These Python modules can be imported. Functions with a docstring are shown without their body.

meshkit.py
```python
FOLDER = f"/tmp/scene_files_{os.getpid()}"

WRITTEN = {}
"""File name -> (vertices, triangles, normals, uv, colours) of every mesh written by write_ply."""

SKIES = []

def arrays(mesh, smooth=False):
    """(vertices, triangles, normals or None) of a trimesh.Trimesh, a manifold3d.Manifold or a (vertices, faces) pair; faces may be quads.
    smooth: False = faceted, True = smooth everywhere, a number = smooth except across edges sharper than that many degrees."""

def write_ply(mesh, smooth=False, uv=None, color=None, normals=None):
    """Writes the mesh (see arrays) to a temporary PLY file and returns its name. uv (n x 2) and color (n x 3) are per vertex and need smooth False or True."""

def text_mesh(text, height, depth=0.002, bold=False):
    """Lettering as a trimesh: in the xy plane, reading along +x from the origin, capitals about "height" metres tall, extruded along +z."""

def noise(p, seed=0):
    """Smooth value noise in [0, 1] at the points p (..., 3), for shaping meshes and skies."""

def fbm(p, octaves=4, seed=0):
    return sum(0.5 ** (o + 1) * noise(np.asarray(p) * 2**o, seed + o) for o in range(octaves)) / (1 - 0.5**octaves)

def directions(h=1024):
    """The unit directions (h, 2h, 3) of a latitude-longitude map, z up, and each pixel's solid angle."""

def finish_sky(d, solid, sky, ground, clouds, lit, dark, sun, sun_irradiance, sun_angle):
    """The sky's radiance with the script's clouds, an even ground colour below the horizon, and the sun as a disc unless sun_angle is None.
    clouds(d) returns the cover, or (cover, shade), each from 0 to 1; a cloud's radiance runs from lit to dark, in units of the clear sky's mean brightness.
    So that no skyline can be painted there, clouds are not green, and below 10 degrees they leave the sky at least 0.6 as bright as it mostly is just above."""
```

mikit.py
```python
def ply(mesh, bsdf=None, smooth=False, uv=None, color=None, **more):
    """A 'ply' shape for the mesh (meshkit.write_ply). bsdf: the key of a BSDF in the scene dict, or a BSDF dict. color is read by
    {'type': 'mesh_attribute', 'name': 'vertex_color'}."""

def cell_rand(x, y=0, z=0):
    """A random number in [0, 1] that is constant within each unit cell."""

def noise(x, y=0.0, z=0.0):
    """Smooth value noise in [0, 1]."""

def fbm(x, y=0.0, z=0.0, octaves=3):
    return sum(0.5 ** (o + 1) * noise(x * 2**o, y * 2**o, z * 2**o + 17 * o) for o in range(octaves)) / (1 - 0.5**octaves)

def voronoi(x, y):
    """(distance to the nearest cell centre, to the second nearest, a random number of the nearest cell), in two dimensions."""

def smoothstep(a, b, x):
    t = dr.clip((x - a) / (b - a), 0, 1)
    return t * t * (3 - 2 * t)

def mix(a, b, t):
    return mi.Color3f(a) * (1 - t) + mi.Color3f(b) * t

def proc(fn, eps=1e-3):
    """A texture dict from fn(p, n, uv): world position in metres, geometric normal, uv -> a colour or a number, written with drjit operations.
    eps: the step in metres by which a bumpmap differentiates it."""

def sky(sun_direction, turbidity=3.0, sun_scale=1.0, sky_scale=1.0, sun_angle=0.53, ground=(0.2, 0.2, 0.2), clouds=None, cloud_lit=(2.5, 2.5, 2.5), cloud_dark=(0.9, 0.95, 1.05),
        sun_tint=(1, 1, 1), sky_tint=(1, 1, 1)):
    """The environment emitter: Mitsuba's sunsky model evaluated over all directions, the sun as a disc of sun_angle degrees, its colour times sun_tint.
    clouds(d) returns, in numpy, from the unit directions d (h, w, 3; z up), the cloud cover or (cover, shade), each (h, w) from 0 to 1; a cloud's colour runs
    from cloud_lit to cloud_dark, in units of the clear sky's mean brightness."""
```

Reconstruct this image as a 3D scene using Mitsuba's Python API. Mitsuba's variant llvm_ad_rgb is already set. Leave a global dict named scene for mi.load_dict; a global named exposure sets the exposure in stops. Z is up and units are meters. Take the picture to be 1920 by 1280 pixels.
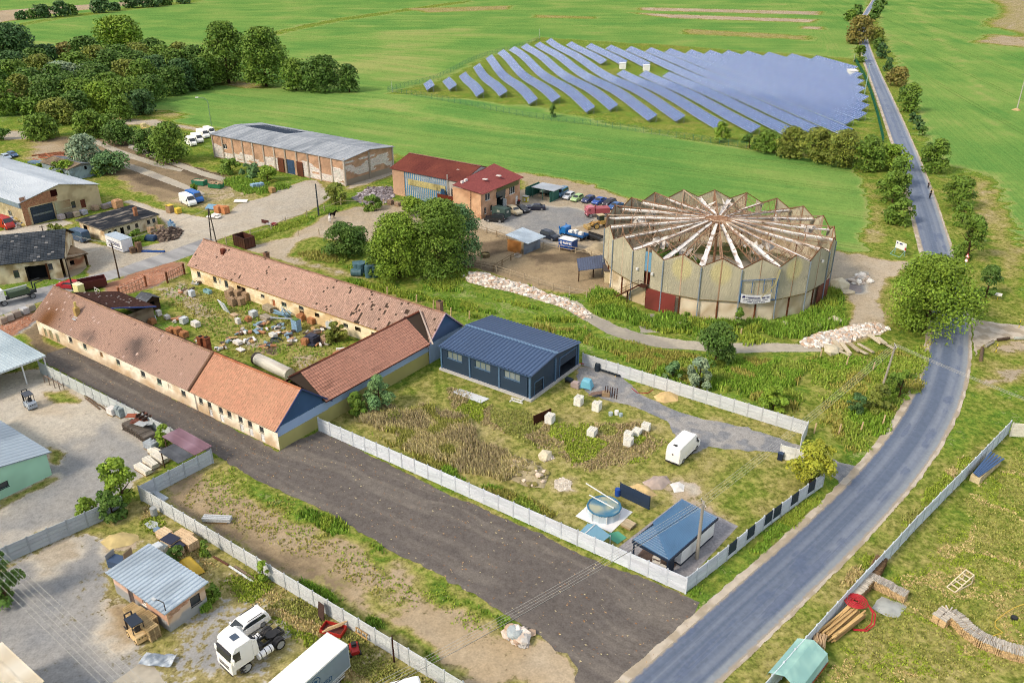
import math,random
import numpy as np,trimesh,shapely
from shapely.geometry import Polygon,LineString,Point
import drjit as dr,mitsuba as mi
import mikit,meshkit
MM,PLA,SHM,DGL=math,"plastic","sheet_metal","dark_glass"
from mikit import fbm,noise,voronoi,smoothstep,mix,cell_rand
T=mi.ScalarTransform4f
scene,labels={'type':'scene'},{}
# World frame: metres, z up, x along the long barns and the precast fences, y across them; the drone hovers over the origin.
scene['camera']={'type':'perspective','fov':63.138,'near_clip':0.5,'far_clip':6000.0,
'to_world':T().look_at(origin=[0,0,59.11],target=[-52.31,72.93,59.11-44.10],up=[0.0025,0.0018,1])}
# bright overcast: the sun is a wide soft patch behind thin cloud, to the south (-y)
scene['sky']=mikit.sky((-0.30,-0.74,0.66),turbidity=3,sun_scale=0.62,sun_angle=14,clouds=lambda d:(np.full(d.shape[:2],0.9),0.3*meshkit.fbm(d*3+5)),cloud_lit=(2.35,2.42,2.56),sun_tint=(.94,.98,1.06))
exposure=2.2
rng=np.random.default_rng(7)
# ---------------------------------------------------------------- materials (colours come per vertex unless a surface is a ground)
# A vertex's colour rides in its uv: u = palette entry + place between the entry's two tints, v = brightness (so that meshes join and render fast).
PALETTE,PAL_AT=[],{}
def vertex_colour(p,n,uv):
 k=dr.floor(uv.x);a=dr.clip((uv.x-k-.1)/.8,0,1);i=mi.UInt32(dr.clip(k,0,1e6))*6
 g=lambda j:dr.gather(mi.Float,PAL_BUF,i+j)
 return mi.Color3f(dr.lerp(g(0),g(3),a),dr.lerp(g(1),g(4),a),dr.lerp(g(2),g(5),a))*dr.maximum(uv.y,0)
VC=mikit.proc(vertex_colour)
def pal_uv(c):
 """uv for the colours c (n, 3): the two end tints are fitted to them."""
 b=np.maximum(c.sum(1,keepdims=True),1e-5);q=c/b;m=q.mean(0);d=q-m
 if np.abs(d).max()<.004:A=B=m;a=np.zeros(len(c))
 else:
  ax=np.linalg.eigh(d.T@d)[1][:,-1];t=d@ax;lo,hi=np.percentile(t,1),np.percentile(t,99);A,B=m+ax*lo,m+ax*hi;a=np.clip((t-lo)/max(hi-lo,1e-6),0,1)
 key=tuple(np.round(np.r_[A,B],3))
 if key not in PAL_AT:PAL_AT[key]=len(PALETTE);PALETTE.append(key)
 return np.c_[PAL_AT[key]+.1+.8*a,b]
def colour_uv(mb_c):
 """uv of a mesh made of several coloured pieces: one palette entry if one line of tints holds them all, else one each."""
 C=np.vstack(mb_c);q=C/np.maximum(C.sum(1,keepdims=True),1e-5);d=q-q.mean(0)
 w=np.linalg.eigvalsh(d.T@d/len(d))
 if len(mb_c)==1 or MM.sqrt(max(w[1],0))<.006:return pal_uv(C)
 return np.vstack([pal_uv(np.asarray(c))for c in mb_c])
def vc_bsdf(**k):return{'type':'twosided','b':{'type':'principled','base_color':VC,**k}}
scene['matte']={'type':'twosided','b':{'type':'diffuse','reflectance':VC}}
scene[SHM]=vc_bsdf(roughness=0.38,specular=0.5)
scene['car_paint']=vc_bsdf(roughness=0.3,specular=0.5,clearcoat=0.7,clearcoat_gloss=0.9)
scene[DGL]=vc_bsdf(roughness=0.12,specular=0.8)
scene[PLA]=vc_bsdf(roughness=0.55,specular=0.4)
scene['solar_glass']=vc_bsdf(roughness=0.3,specular=0.2)
def s2l(*c):
 """A colour written as sRGB 0-255, in linear light."""
 c=np.array(c,float)/255
 return np.where(c<0.04045,c/12.92,((c+0.055)/1.055)**2.4)
def nz(p,s,seed=0,o=3):
 """fbm of the points p (n, 3) at s cells per metre, 0 to 1."""
 return meshkit.fbm(np.asarray(p)*s+37.7,o,seed)
def stained(base,stain,s=0.35,seed=0,amount=1.0,fine=0.12,lo=0.45,hi=0.62):
 """A colour function: the base with blotches of the stain colour and a fine grain."""
 base,stain=np.asarray(base),np.asarray(stain)
 def f(p):
  k=np.clip((nz(p,s,seed)-lo)/(hi-lo),0,1)[:,None]*amount
  c=base*(1-k)+stain*k
  return c*(1+fine*(2*nz(p,4.1,seed+9,2)[:,None]-1))
 return f
 # ---------------------------------------------------------------- meshes with a colour per vertex
class MB:
 def __init__(self,col=(0.5,0.5,0.5)):self.v,self.f,self.c,self.n,self.col=[],[],[],0,col
 def add(self,v,f,col=None):
  v=np.asarray(v,float).reshape(-1,3);f=np.asarray(f,int)
  if f.ndim==2 and f.shape[1]==4:f=np.vstack([f[:,[0,1,2]],f[:,[0,2,3]]])
  col=self.col if col is None else col
  c=col(v)if callable(col)else np.broadcast_to(np.asarray(col,float),v.shape)
  self.v.append(v);self.f.append(f+self.n);self.c.append(c);self.n+=len(v)
  return self
 def mesh(self,m,col=None):return self.add(m.vertices,m.faces,col)
 def box(self,c,s,rot=0.0,col=None,tilt=None):
  """Box centred at c, size s, turned rot radians about z (tilt: an extra 3x3 applied first)."""
  v=CUBE*np.asarray(s,float)/2
  if tilt is not None:v=v@np.asarray(tilt).T
  if rot:v=v@rz(rot).T
  return self.add(v+np.asarray(c,float),CUBEF,col)
 def bar(self,a,b,w,h=None,col=None):
  """Square bar from a to b."""
  a,b=np.asarray(a,float),np.asarray(b,float);h=h or w
  d=b-a;L=np.linalg.norm(d);d=d/max(L,1e-9)
  s=np.cross(d,[0,0,1.0])if abs(d[2])<0.95 else np.array([1.0,0,0])
  s=s/np.linalg.norm(s);t=np.cross(s,d)
  q=[a+s*i*w/2+t*j*h/2 for i,j in((-1,-1),(1,-1),(1,1),(-1,1))]+[b+s*i*w/2+t*j*h/2 for i,j in((-1,-1),(1,-1),(1,1),(-1,1))]
  return self.add(q,[[0,3,2,1],[4,5,6,7],[0,1,5,4],[1,2,6,5],[2,3,7,6],[3,0,4,7]],col)
 def tube(self,pts,r,n=8,col=None,caps=True):
  """Round tube along pts; r a number or one per point."""
  p=np.asarray(pts,float);t=np.gradient(p,axis=0);t/=np.linalg.norm(t,axis=1,keepdims=True)+1e-12
  a=np.cross(t,[0,0,1.0]);bad=np.linalg.norm(a,axis=1)<0.2;a[bad]=np.cross(t[bad],[1.0,0,0])
  a/=np.linalg.norm(a,axis=1,keepdims=True)+1e-12;b=np.cross(t,a)
  ang=np.arange(n)*2*np.pi/n
  rr=np.broadcast_to(np.asarray(r,float),(len(p),))[:,None,None]
  v=(p[:,None]+rr*(np.cos(ang)[None,:,None]*a[:,None]+np.sin(ang)[None,:,None]*b[:,None])).reshape(-1,3)
  i,j=np.meshgrid(np.arange(len(p)-1),np.arange(n),indexing='ij')
  q=np.stack([i*n+j,i*n+(j+1)%n,(i+1)*n+(j+1)%n,(i+1)*n+j],-1).reshape(-1,4)
  f=np.vstack([q[:,[0,1,2]],q[:,[0,2,3]]])
  if caps:
   k=np.arange(1,n-1);o=(len(p)-1)*n
   f=np.vstack([f,np.stack([0*k,k+1,k],1),np.stack([0*k+o,k+o,k+1+o],1)])
  return self.add(v,f,col)
 def quad(self,a,b,c,d,col=None,nx=1,ny=1):
  """Quad a b c d (a-b along, d-c along), cut nx by ny."""
  a,b,c,d=(np.asarray(x,float)for x in(a,b,c,d))
  s,t=np.meshgrid(np.linspace(0,1,nx+1),np.linspace(0,1,ny+1),indexing='ij')
  s,t=s[...,None],t[...,None]
  v=(a*(1-s)+b*s)*(1-t)+(d*(1-s)+c*s)*t
  return self.add(v,gridf(nx+1,ny+1),col)
 def prism(self,poly,z0,z1,col=None,at=(0,0,0),rot=0.0):
  """Upright prism over a 2-D outline."""
  pl=poly if isinstance(poly,Polygon)else Polygon(poly)
  m=trimesh.creation.extrude_polygon(pl,z1-z0,engine='earcut')
  v=np.array(m.vertices)+[0,0,z0]
  if rot:v=v@rz(rot).T
  return self.add(v+np.asarray(at,float),m.faces,col)
 def cyl(self,c,r,h,n=16,col=None,r2=None):
  """Upright cylinder standing at c."""
  c=np.asarray(c,float);return self.tube([c,c+[0,0,h]],[r,r if r2 is None else r2],n,col)
 def move(self,rot=0.0,at=(0,0,0),M=None):
  for i in range(len(self.v)):
   v=self.v[i]
   if M is not None:v=v@np.asarray(M).T
   self.v[i]=v@rz(rot).T+np.asarray(at,float)
  return self
 def data(self):return np.vstack(self.v),np.vstack(self.f),colour_uv(self.c)
def Q(t):return[tuple(map(float,q.split(',')))for q in t.split()]  # a list of ground points, x,y in metres
CUBE=np.array([[x,y,z]for x in(-1,1)for y in(-1,1)for z in(-1,1)],float)
CUBEF=np.array([[0,1,3],[0,3,2],[4,6,7],[4,7,5],[0,4,5],[0,5,1],[2,3,7],[2,7,6],[0,2,6],[0,6,4],[1,5,7],[1,7,3]])
def rz(a):return np.array([[MM.cos(a),-MM.sin(a),0],[MM.sin(a),MM.cos(a),0],[0,0,1]])
def rx(a):return np.array([[1,0,0],[0,MM.cos(a),-MM.sin(a)],[0,MM.sin(a),MM.cos(a)]])
def ry(a):return np.array([[MM.cos(a),0,MM.sin(a)],[0,1,0],[-MM.sin(a),0,MM.cos(a)]])
def gridf(n,m):
 i,j=np.meshgrid(np.arange(n-1),np.arange(m-1),indexing='ij');a=(i*m+j).ravel()
 return np.vstack([np.stack([a,a+m,a+m+1],1),np.stack([a,a+m+1,a+1],1)])
USED={}
def fresh(k):
 n=USED.get(k,-1)+1;USED[k]=n
 return k if n==0 else f'{k}_{n:03d}'
def thing(name,label,cat,group=None,kind=None):
 """A thing's key, with its label; its parts follow under key + '__'."""
 k=fresh(name);d={'label':label}
 if cat:d['category']=cat
 if group:d['group']=group
 if kind:d['kind']=kind
 labels[k]=d
 return k
def part(holder,name,mb,mat='matte',label=None,kind=None,smooth=False):
 k=fresh(f'{holder}__{name}')
 v,f,c=mb.data()if isinstance(mb,MB)else mb
 scene[k]=mikit.ply((v,f),mat,smooth=smooth,uv=c)
 d={}
 if label:d['label']=label
 if kind:d['kind']=kind
 if d:labels[k]=d
 return k
def solid(name,mb,mat,label,cat,group=None,kind=None,smooth=False):
 """A thing that is one mesh."""
 k=thing(name,label,cat,group,kind);v,f,c=mb.data()
 scene[k]=mikit.ply((v,f),mat,smooth=smooth,uv=c)
 return k
def struct(name,mesh,mat,uv=None,color=None,smooth=False,label=None):
 k=fresh(name);scene[k]=mikit.ply(mesh,mat,uv=uv,color=color,smooth=smooth)
 labels[k]={'kind':'structure',**({'label':label}if label else{})}
 return k
 # ---------------------------------------------------------------- ground: one sheet whose soil and plant cover vary from place to place
def terrain(x,y):
 """Gentle swells of the solar field."""
 b=0.7145*x+0.6997*y;a=-0.6997*x+0.7145*y
 k=np.clip((a-240)/50,0,1)*np.clip((b+40)/60,0,1)*np.clip((165-b)/60,0,1)*np.clip((620-a)/80,0,1)
 return k*(1.1*np.sin((a-318)/18.0+b*0.012)*np.clip(1.25-b/140,0.25,1)+0.5*np.sin(a/43.0+1))
 # cover g: -2 lush crop .. -1 poor crop | -1 lush verge .. 0 dry grass | 0 .. 1 ever more bare;   soil tone t: 0 dark, .25 sand, .5 pale grit, .75 grey gravel, 1 brick red
DIRT_ROAD=Q("-11.6,150.2 -9.6,149.8 -3.9,151.7 2.8,153.7 3.2,148.2 -3.3,146.7 -7.3,142.2 -8.4,138.6 -8.6,134.8")
ZONES=[  # polygon, cover, tone, edge width (m), edge wander (m)
(Q("-371.1,106 -323.8,138.9 -324.2,150.5 -311.5,155.6 -304.1,173.1 -285.4,177.4 -267.1,171.5 -242.3,172.8 -210.1,176.8 -172.1,179.2 -127.6,184.3 -89.6,173.2 -73.8,174.7 -40.2,167.7 -33.8,175.3 -36.9,194.4 -47.1,227.7 -56.7,243 -89.8,248.2 -110.1,246.4 -128.6,252.9 -177.2,261.1 -241.1,250.9 -303.1,452.8 -224,467.3 -118.6,467.9 -150.3,600.1 -222.6,892 -214.7,897.2 -143.8,624.5 -89.5,442.8 -55.8,321.6 -32.2,247.7 -18.1,198.7 -10.9,173.3 -4.3,162.5 23.2,163.8 19.5,55.3 -62.7,-3.3"),-0.62,.2,1.5,1.0),
(Q("-802,250.2 -686.3,308.3 -738.4,393.4 -781.7,525.4 -821.6,612.2 -1182.8,377.6"),1,.3,6,3),
(Q("-659,299 -713.6,379.7 -757.1,508.5 -793.1,590.6 -775,583.4 -729.8,495.3 -686.8,369.3 -636.5,288.3"),-.8,.2,4,2),
(Q("-463.6,327 -463.9,365.5 -505.2,469.3 -540.2,683.8 -523.1,670.3 -486.1,461.9 -444.7,350 -446.8,315.9"),-.75,.2,3,2),
(Q("-361.4,695.6 -218.7,738.8 -208.3,705.1 -346.1,666.5"),.62,.33,5,6),(Q("-343.7,643.7 -200.7,667.9 -194.7,642.8 -298,618.3"),.7,.33,5,6),
(Q("-254.6,554 -169.3,557.5 -162.1,534.9 -240.5,524"),.18,.3,6,6),(Q("-195.2,615.3 -179.3,617.3 -173.9,596.1 -188.8,598.3"),.65,.33,3,2),
(Q("-524.2,574.3 -464.1,648.6 -442.9,615 -481,552.4"),.25,.3,6,5),(Q("-397.6,584.6 -346.2,596.7 -337.3,581.6 -382.2,562"),-.05,.3,6,5),
(Q("-414.6,421.8 -377.1,488.6 -328.5,425.4 -341.6,354.9"),-1.34,.3,12,8),(Q("-381.1,328 -312.2,404.2 -262.6,285.1 -276.3,275.6"),-1.32,.3,14,8),
(Q("-136.6,991.2 -105.8,878.3 -92.7,776.7 -95.4,714.1 -89,682.4 -71.6,661.1 -58.3,625.6 -38.2,606 -75.2,1031.2"),.42,.31,14,9),(Q("-80.3,577.4 -78.6,633.5 -58.3,625.6 -42.4,567.2 -63.9,570"),.62,.31,10,8),
(Q("-170.2,815.4 -168.4,836.9 -108.9,628.1 -68,479.2 -27.7,315.1 -27.9,310.2 -68.4,467.9 -118.1,641.8"),-1.38,.3,2.5,2),
(Q("-33.9,260.5 -24.7,253 -6,176.8 -5,164.9 -10.9,173.3 -19.2,202.3"),-.02,.3,9,4),(Q("-27.7,247.6 -23.8,247.1 -7.9,189.7 -9.2,181.4"),.28,.3,7,5),
(Q("-245.2,240.8 -226.9,239.6 -196.8,235.2 -156.4,230.5 -135,229.1 -135.4,223.3 -174.5,225.1 -229.8,231"),-1.35,.3,6,5),(Q("-334.5,235.6 -317.3,243.9 -294.9,237.1 -303.1,229.8 -317.5,229.8"),.3,.3,3,3),(Q("-291.8,181.7 -275.5,180.6 -268.8,173.7 -277.6,173.3"),.3,.3,3,3),
(Q("-131.6,183.6 -124.3,186 -108.9,185.6 -89.9,177.8 -90.2,171.7 -103.3,171.2 -120,173.5"),.93,.3,4,2.5),
(Q("-56.7,243 -47.1,227.7 -36.9,194.4 -33.8,175.3 -36.3,177.5 -41.3,201 -49.3,226.1"),-.05,.3,4,2),(Q("-39.5,188 -35.3,190.1 -34.1,181 -37.6,178.6"),.35,.3,3,2),
(Q("-93.5,249 -86.6,248.7 -64.5,249.5 -63.8,247 -85.1,244.8"),.4,.3,1.5,1),
(Q("-117.3,146.6 -119.5,172.6 -103.3,171.2 -90.2,171.7 -77.7,144.3 -78.3,140.9 -85.7,136.4 -110.6,138.1"),1,.36,2,1.5),
(Q("-114,147.4 -111.2,160.7 -98.6,164.8 -93.3,162 -91.3,156.2 -94.2,149.6 -90.3,141.5 -94.6,139.8 -101.9,143.2 -108.5,142.2"),1,.70,2.5,2),
(Q("-113.1,143.2 -108.4,145.1 -96.9,143.2 -93.1,139.6 -98.7,137.7 -109.2,138.2"),.95,.4,2,1.5),
(Q("-113.6,130.6 -110.1,139.3 -99.7,139.1 -85.8,138.6 -77.5,142.9 -68.2,126.5 -71.9,120.2 -79.9,118.2 -97.8,120.1 -104.4,119.8"),.97,.22,2,1.5),
(Q("-103.3,132.4 -99.7,139.1 -94.8,132.3 -97.4,126.6"),1,.06,3,2.5),(Q("-90.8,131.3 -80.4,142.4 -76.3,139.6 -86,129.1"),1,.06,3,2.5),(Q("-101,124.1 -91.2,123.6 -89.5,119.6 -100.4,120"),1,.07,3,2),
(Q("-139.7,112.3 -143.9,126.4 -143.5,135.4 -132.5,143.2 -120.8,135.5 -116,124.7 -126.2,117.5"),1,.34,1.5,1),(Q("-142.1,138.5 -133.6,144.4 -128.1,141.1 -138.6,136.8"),.9,.3,2,1.5),
(Q("-140.1,101.2 -141.4,104.3 -139.3,111.2 -136.4,119 -134.9,117.4 -135.2,109.9 -129.8,103.8 -123.7,102.5 -124.3,101 -130.9,101.2"),.95,.38,1.5,1),
(Q("-129.8,103.8 -115.9,104.5 -106.3,103.4 -95,102.7 -83.9,104.1 -72.4,107.2 -71.2,105.5 -82.2,102 -95.6,100.5 -113.3,101.9 -127,101.3"),.52,.35,2.5,2),
(Q("-107.7,103.4 -94,104.5 -82.8,105.7 -73.8,109.2 -72.4,107.2 -84.3,103.2 -96.5,101.5"),-.85,.2,2,1.5),
(Q("-106.7,112.7 -89.6,114.6 -66,110.7 -44.7,111 -36,115.4 -23.2,101.1 -39.1,98.6 -59.7,100.5 -80.8,100.2 -90.4,100.3"),-.72,.2,3,2),
(Q("-301.5,166.2 -288.4,163.5 -274.2,169.9 -263.9,169.3 -243.8,169.7 -241.6,167.2 -259.3,164.1 -279.9,158.2 -293.9,159.6"),.95,.42,1,.6),
(Q("-302.6,128.8 -298.4,133.8 -286.5,133 -281.5,127 -288.6,122.1"),1,.45,2,1),
(Q("-280.1,128 -275.6,137.8 -259,142.7 -260.3,153.2 -222.9,135.8 -193.8,136 -178.2,135.9 -168.7,126.5 -171.3,115.9 -180.2,111.8 -196.9,112.4 -221.1,119 -242.1,122.5 -253.6,114.4"),.82,.16,4,3),
(Q("-238.6,139.3 -219.1,138.5 -192.9,135.3 -189.8,129.6 -209.5,131.9 -233.3,134.8"),1,.05,2,1.5),(Q("-222.4,122.9 -207.1,125.3 -191.2,122.4 -188,118.7 -206,118.2"),1,.05,2,1.5),(Q("-261.8,140.7 -252.7,144.3 -228.7,139.7 -225.9,136.1 -246.1,138.3"),1,.05,2,1.5),
(Q("-275.6,125.7 -275.9,130.9 -258.9,131.1 -249.6,125.1 -249.7,117.1 -253.6,114.4"),.95,.3,2,2),
(Q("-196.2,73.4 -194.1,81.6 -191.1,89.8 -186.8,90 -186.3,84.8 -184.8,79.3 -181.8,71.1"),1,.47,1.5,.6),
(Q("-181.4,81.2 -179.6,86 -170.9,84.8 -160,86.5 -158.9,93.2 -161.1,98.1 -175.9,104 -193.3,105.8 -193.3,108.1 -180.3,107.5 -165.7,109.7 -164.4,114.6 -168.3,120.1 -168,129.2 -170.8,136.7 -171.3,145.1 -169,146.8 -161.5,143.2 -154.4,138.7 -150.9,131.2 -148.7,120.6 -150.3,111.9 -150.8,106.2 -149.8,99.7 -152.4,92.6 -151.6,79.3 -152.8,73.7 -155.6,74.7 -158.3,77.1 -162.7,78 -169.6,78.1"),1,.46,1.2,.5),
(Q("-179.6,86 -175.4,94.8 -169.9,95.5 -167.9,93.3 -170.8,88.2 -172.2,85.2"),-.3,.2,2,1.5),(Q("-186.1,114.3 -185.5,126.4 -177.6,131.9 -169.8,125.7 -167.8,119.4 -167.4,114.5 -173,112.6"),.45,.3,3,2.5),(Q("-170.6,115.3 -177.7,127 -175,135 -173.6,139.1 -173,135.1 -168.6,120 -163.8,114"),.2,.35,3,2),
(Q("-168.1,146.1 -173.3,170.4 -170.8,180.1 -166.8,175.1 -165.7,162.6 -161.5,143.2"),.2,.35,2.5,2),(Q("-164.4,155.2 -162,169.4 -156.2,164.3 -155.2,151.9 -156.1,145.1"),.85,.4,2,1),
(Q("-146.3,52.4 -145.1,59.5 -142.5,59.3 -138.4,56.5 -137.9,52.7 -139.1,49"),1,1,1.5,1.2),(Q("-146.3,72 -147.8,80.9 -147.2,87.8 -143.9,89.4 -139.3,86.2 -138.4,81.8 -137.7,77.4 -138.7,74.3 -140.4,70.6"),1,1,2,1.2),
(Q("-150.9,78.8 -150.7,83.2 -149.6,82.5 -149.3,77.8"),-.9,.2,1,.5),
(Q("-157.2,57.5 -156.7,59.1 -148,55 -148.3,62.1 -147.8,64.2 -145,59.9 -144.4,53.2 -145,51.8"),-.1,.3,1,.8),
(Q("-138.8,53.6 -140.6,58 -131.3,54.5 -117.6,54.7 -116.6,52.4 -125.3,51.4"),1,.12,2,1.5),
(Q("-136.8,75 -138.7,83.2 -137.8,85.5 -101.5,85.6 -90.2,85.5 -87.2,76.6 -89.6,68.3 -104.2,69 -123.5,72.8"),-.33,.3,2,2),
(Q("-137.7,77.4 -135.6,82.8 -127.6,80 -114.5,77 -105.4,75.2 -99.1,73.8 -98.9,71 -106.6,71.9 -115.3,73.2 -125.8,75.4 -132,75.3"),.58,.36,3,2),
(Q("-117.9,74.1 -116.8,77.6 -103.2,87.1 -92.6,81.9 -89.8,74.8 -101,75.9 -108,71"),.02,.3,4,3),(Q("-96.3,74.6 -92.5,77.3 -89.2,73.1 -89.8,70.5"),.5,.3,3,2),
(Q("-102.4,74.9 -98,74.5 -96.8,72.4 -99.4,71.9"),.9,.05,1,.8),
(Q("-127.7,43.7 -123.2,49 -111.9,49 -99.2,48.6 -87,47.6 -85.7,47.4 -84.5,41 -82.8,38.2 -83.4,35.4 -85.3,25 -85.5,24"),.96,.5,1.5,1),
(Q("-97.7,37.4 -99.3,45.5 -87.8,45.9 -84.5,41 -82.8,38.2 -83.4,35.4 -84.9,28.2 -86.4,25.5 -92.1,28.3"),.96,.68,6,4),(Q("-115.3,43.8 -111.7,47.2 -106,44.1 -110.2,41.1"),1,.4,4,3),
(Q("-115.4,45.5 -113.2,47.1 -108.2,47.5 -107.8,46.6 -111.5,45.2"),-.6,.2,1.5,1.5),(Q("-100.8,38.4 -97.8,38.8 -95.7,37.1 -97.4,36.8"),-.4,.2,1.5,1.2),(Q("-94.1,29.2 -94,35.5 -93,35.7 -93.1,31.2 -92.9,28.7"),-.3,.2,1.5,1),
(Q("-81.5,41.7 -80.8,49.1 -75.4,49.3 -70.8,49.6 -64.8,50 -59,49.4 -54.1,49.5 -47.8,49.3 -42.9,49.4 -33.4,48.6 -28.6,48 -25.2,45.7 -34.1,39.4 -48.9,39.7 -65.7,40.2 -78.2,40.8"),.80,.27,2,1.5),
(Q("-78.5,41 -72.2,42.4 -64.5,42.1 -54.5,42.1 -50.5,41.2 -56.3,40.8 -66.4,40.8"),.6,.1,4,3),(Q("-81.1,43.6 -80.8,48.7 -78.3,48.4 -78.7,43.4"),.7,.15,3,2),
(Q("-78.4,48.8 -71.5,49.4 -66.2,49.7 -59.5,50 -54.9,49.5 -48.4,49.3 -43.5,49.3 -37.5,48.9 -33.3,48.4 -31.7,47.4 -33.7,46.8 -37.5,46.9 -42.5,46.5 -49.1,47.4 -57,47.5 -63.2,47 -68.5,46.8"),-.85,.2,2.5,2.5),
(Q("-80.8,48.3 -76.2,49.1 -72.4,48.5 -71.7,46.4 -77,45.9"),-.35,.2,3,3),(Q("-54.6,40.5 -49.1,41.3 -44.8,41.3 -39.4,41.3 -34.3,41.2 -34.6,40 -43.4,39.9 -49,39.8"),-.95,.2,2,2),
(Q("-48.9,44.1 -46.7,44.8 -44.7,42.7 -46.9,42"),-.4,.2,3,3),(Q("-32,47.9 -27.9,48 -25,45.8 -27.3,44.2 -30.8,46.1"),.85,.3,2,1.5),
(Q("-85.1,23.8 -82.7,27.1 -82.3,35.4 -81.3,38.9 -65.5,39.3 -54.7,39.5 -47.2,39.5 -38.3,40 -33,39.5 -66.9,15.3"),.12,.5,1.5,1),
(Q("-82.5,22.6 -80.5,27.6 -80.5,33 -76.4,33.7 -73.8,30.3 -68.3,27.6 -61.6,25.7 -53.7,24.7 -66.9,15.3"),.88,.70,4,3),(Q("-81.8,26.7 -81.6,30.6 -79.2,30.1 -76.8,25.7"),1,.38,3,2),
(Q("-77.9,32.1 -77.4,34.3 -75,34.9 -73.8,33.4 -75.4,31.3"),1,.3,2,1.5),(Q("-68.8,27.3 -66.6,28.8 -61.8,26.4 -63,24.7"),1,.22,4,2),(Q("-60.1,29.2 -59.1,35.1 -56.6,35.1 -52.7,29 -54.2,25.1"),.62,.68,4,3),(Q("-54.5,31.6 -53.1,36.7 -49.9,36.5 -49.4,29.9"),.5,.66,4,3),(Q("-81,31.5 -80.4,34.2 -77,36 -76.3,34.9 -78.3,31.8"),-.3,.3,3,3),
(Q("-77.4,63.3 -76.9,66.8 -73.1,84 -56.1,83.3 -57.1,97 -46.7,97 -23.1,100.8 -22.1,89.6 -18.1,87.3 -23.5,63.2"),-.2,.2,2,1.5),
(Q("-72.9,82.5 -57,83.2 -57.1,79.6 -68.7,78.6"),-.45,.25,3,3),(Q("-75.2,65.1 -62,78.8 -45.3,74.5 -45.5,68.9 -59.5,64.5"),.05,.1,5,4),(Q("-53.6,79.5 -40.1,87.5 -36.1,81.1 -43.2,76.1"),.22,.12,6,5),
(Q("-34.6,76.7 -30.6,80.1 -24,76.4 -25.1,72.2 -30.9,73.5"),.75,.33,4,3),(Q("-57,96.9 -54.3,99.4 -50.4,97.4 -51.6,93.2 -56.2,93.3"),1,.42,2,1.5),(Q("-41.9,71.5 -36.1,76.9 -32.6,74.2 -36.2,68"),.1,.3,5,4),
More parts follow.
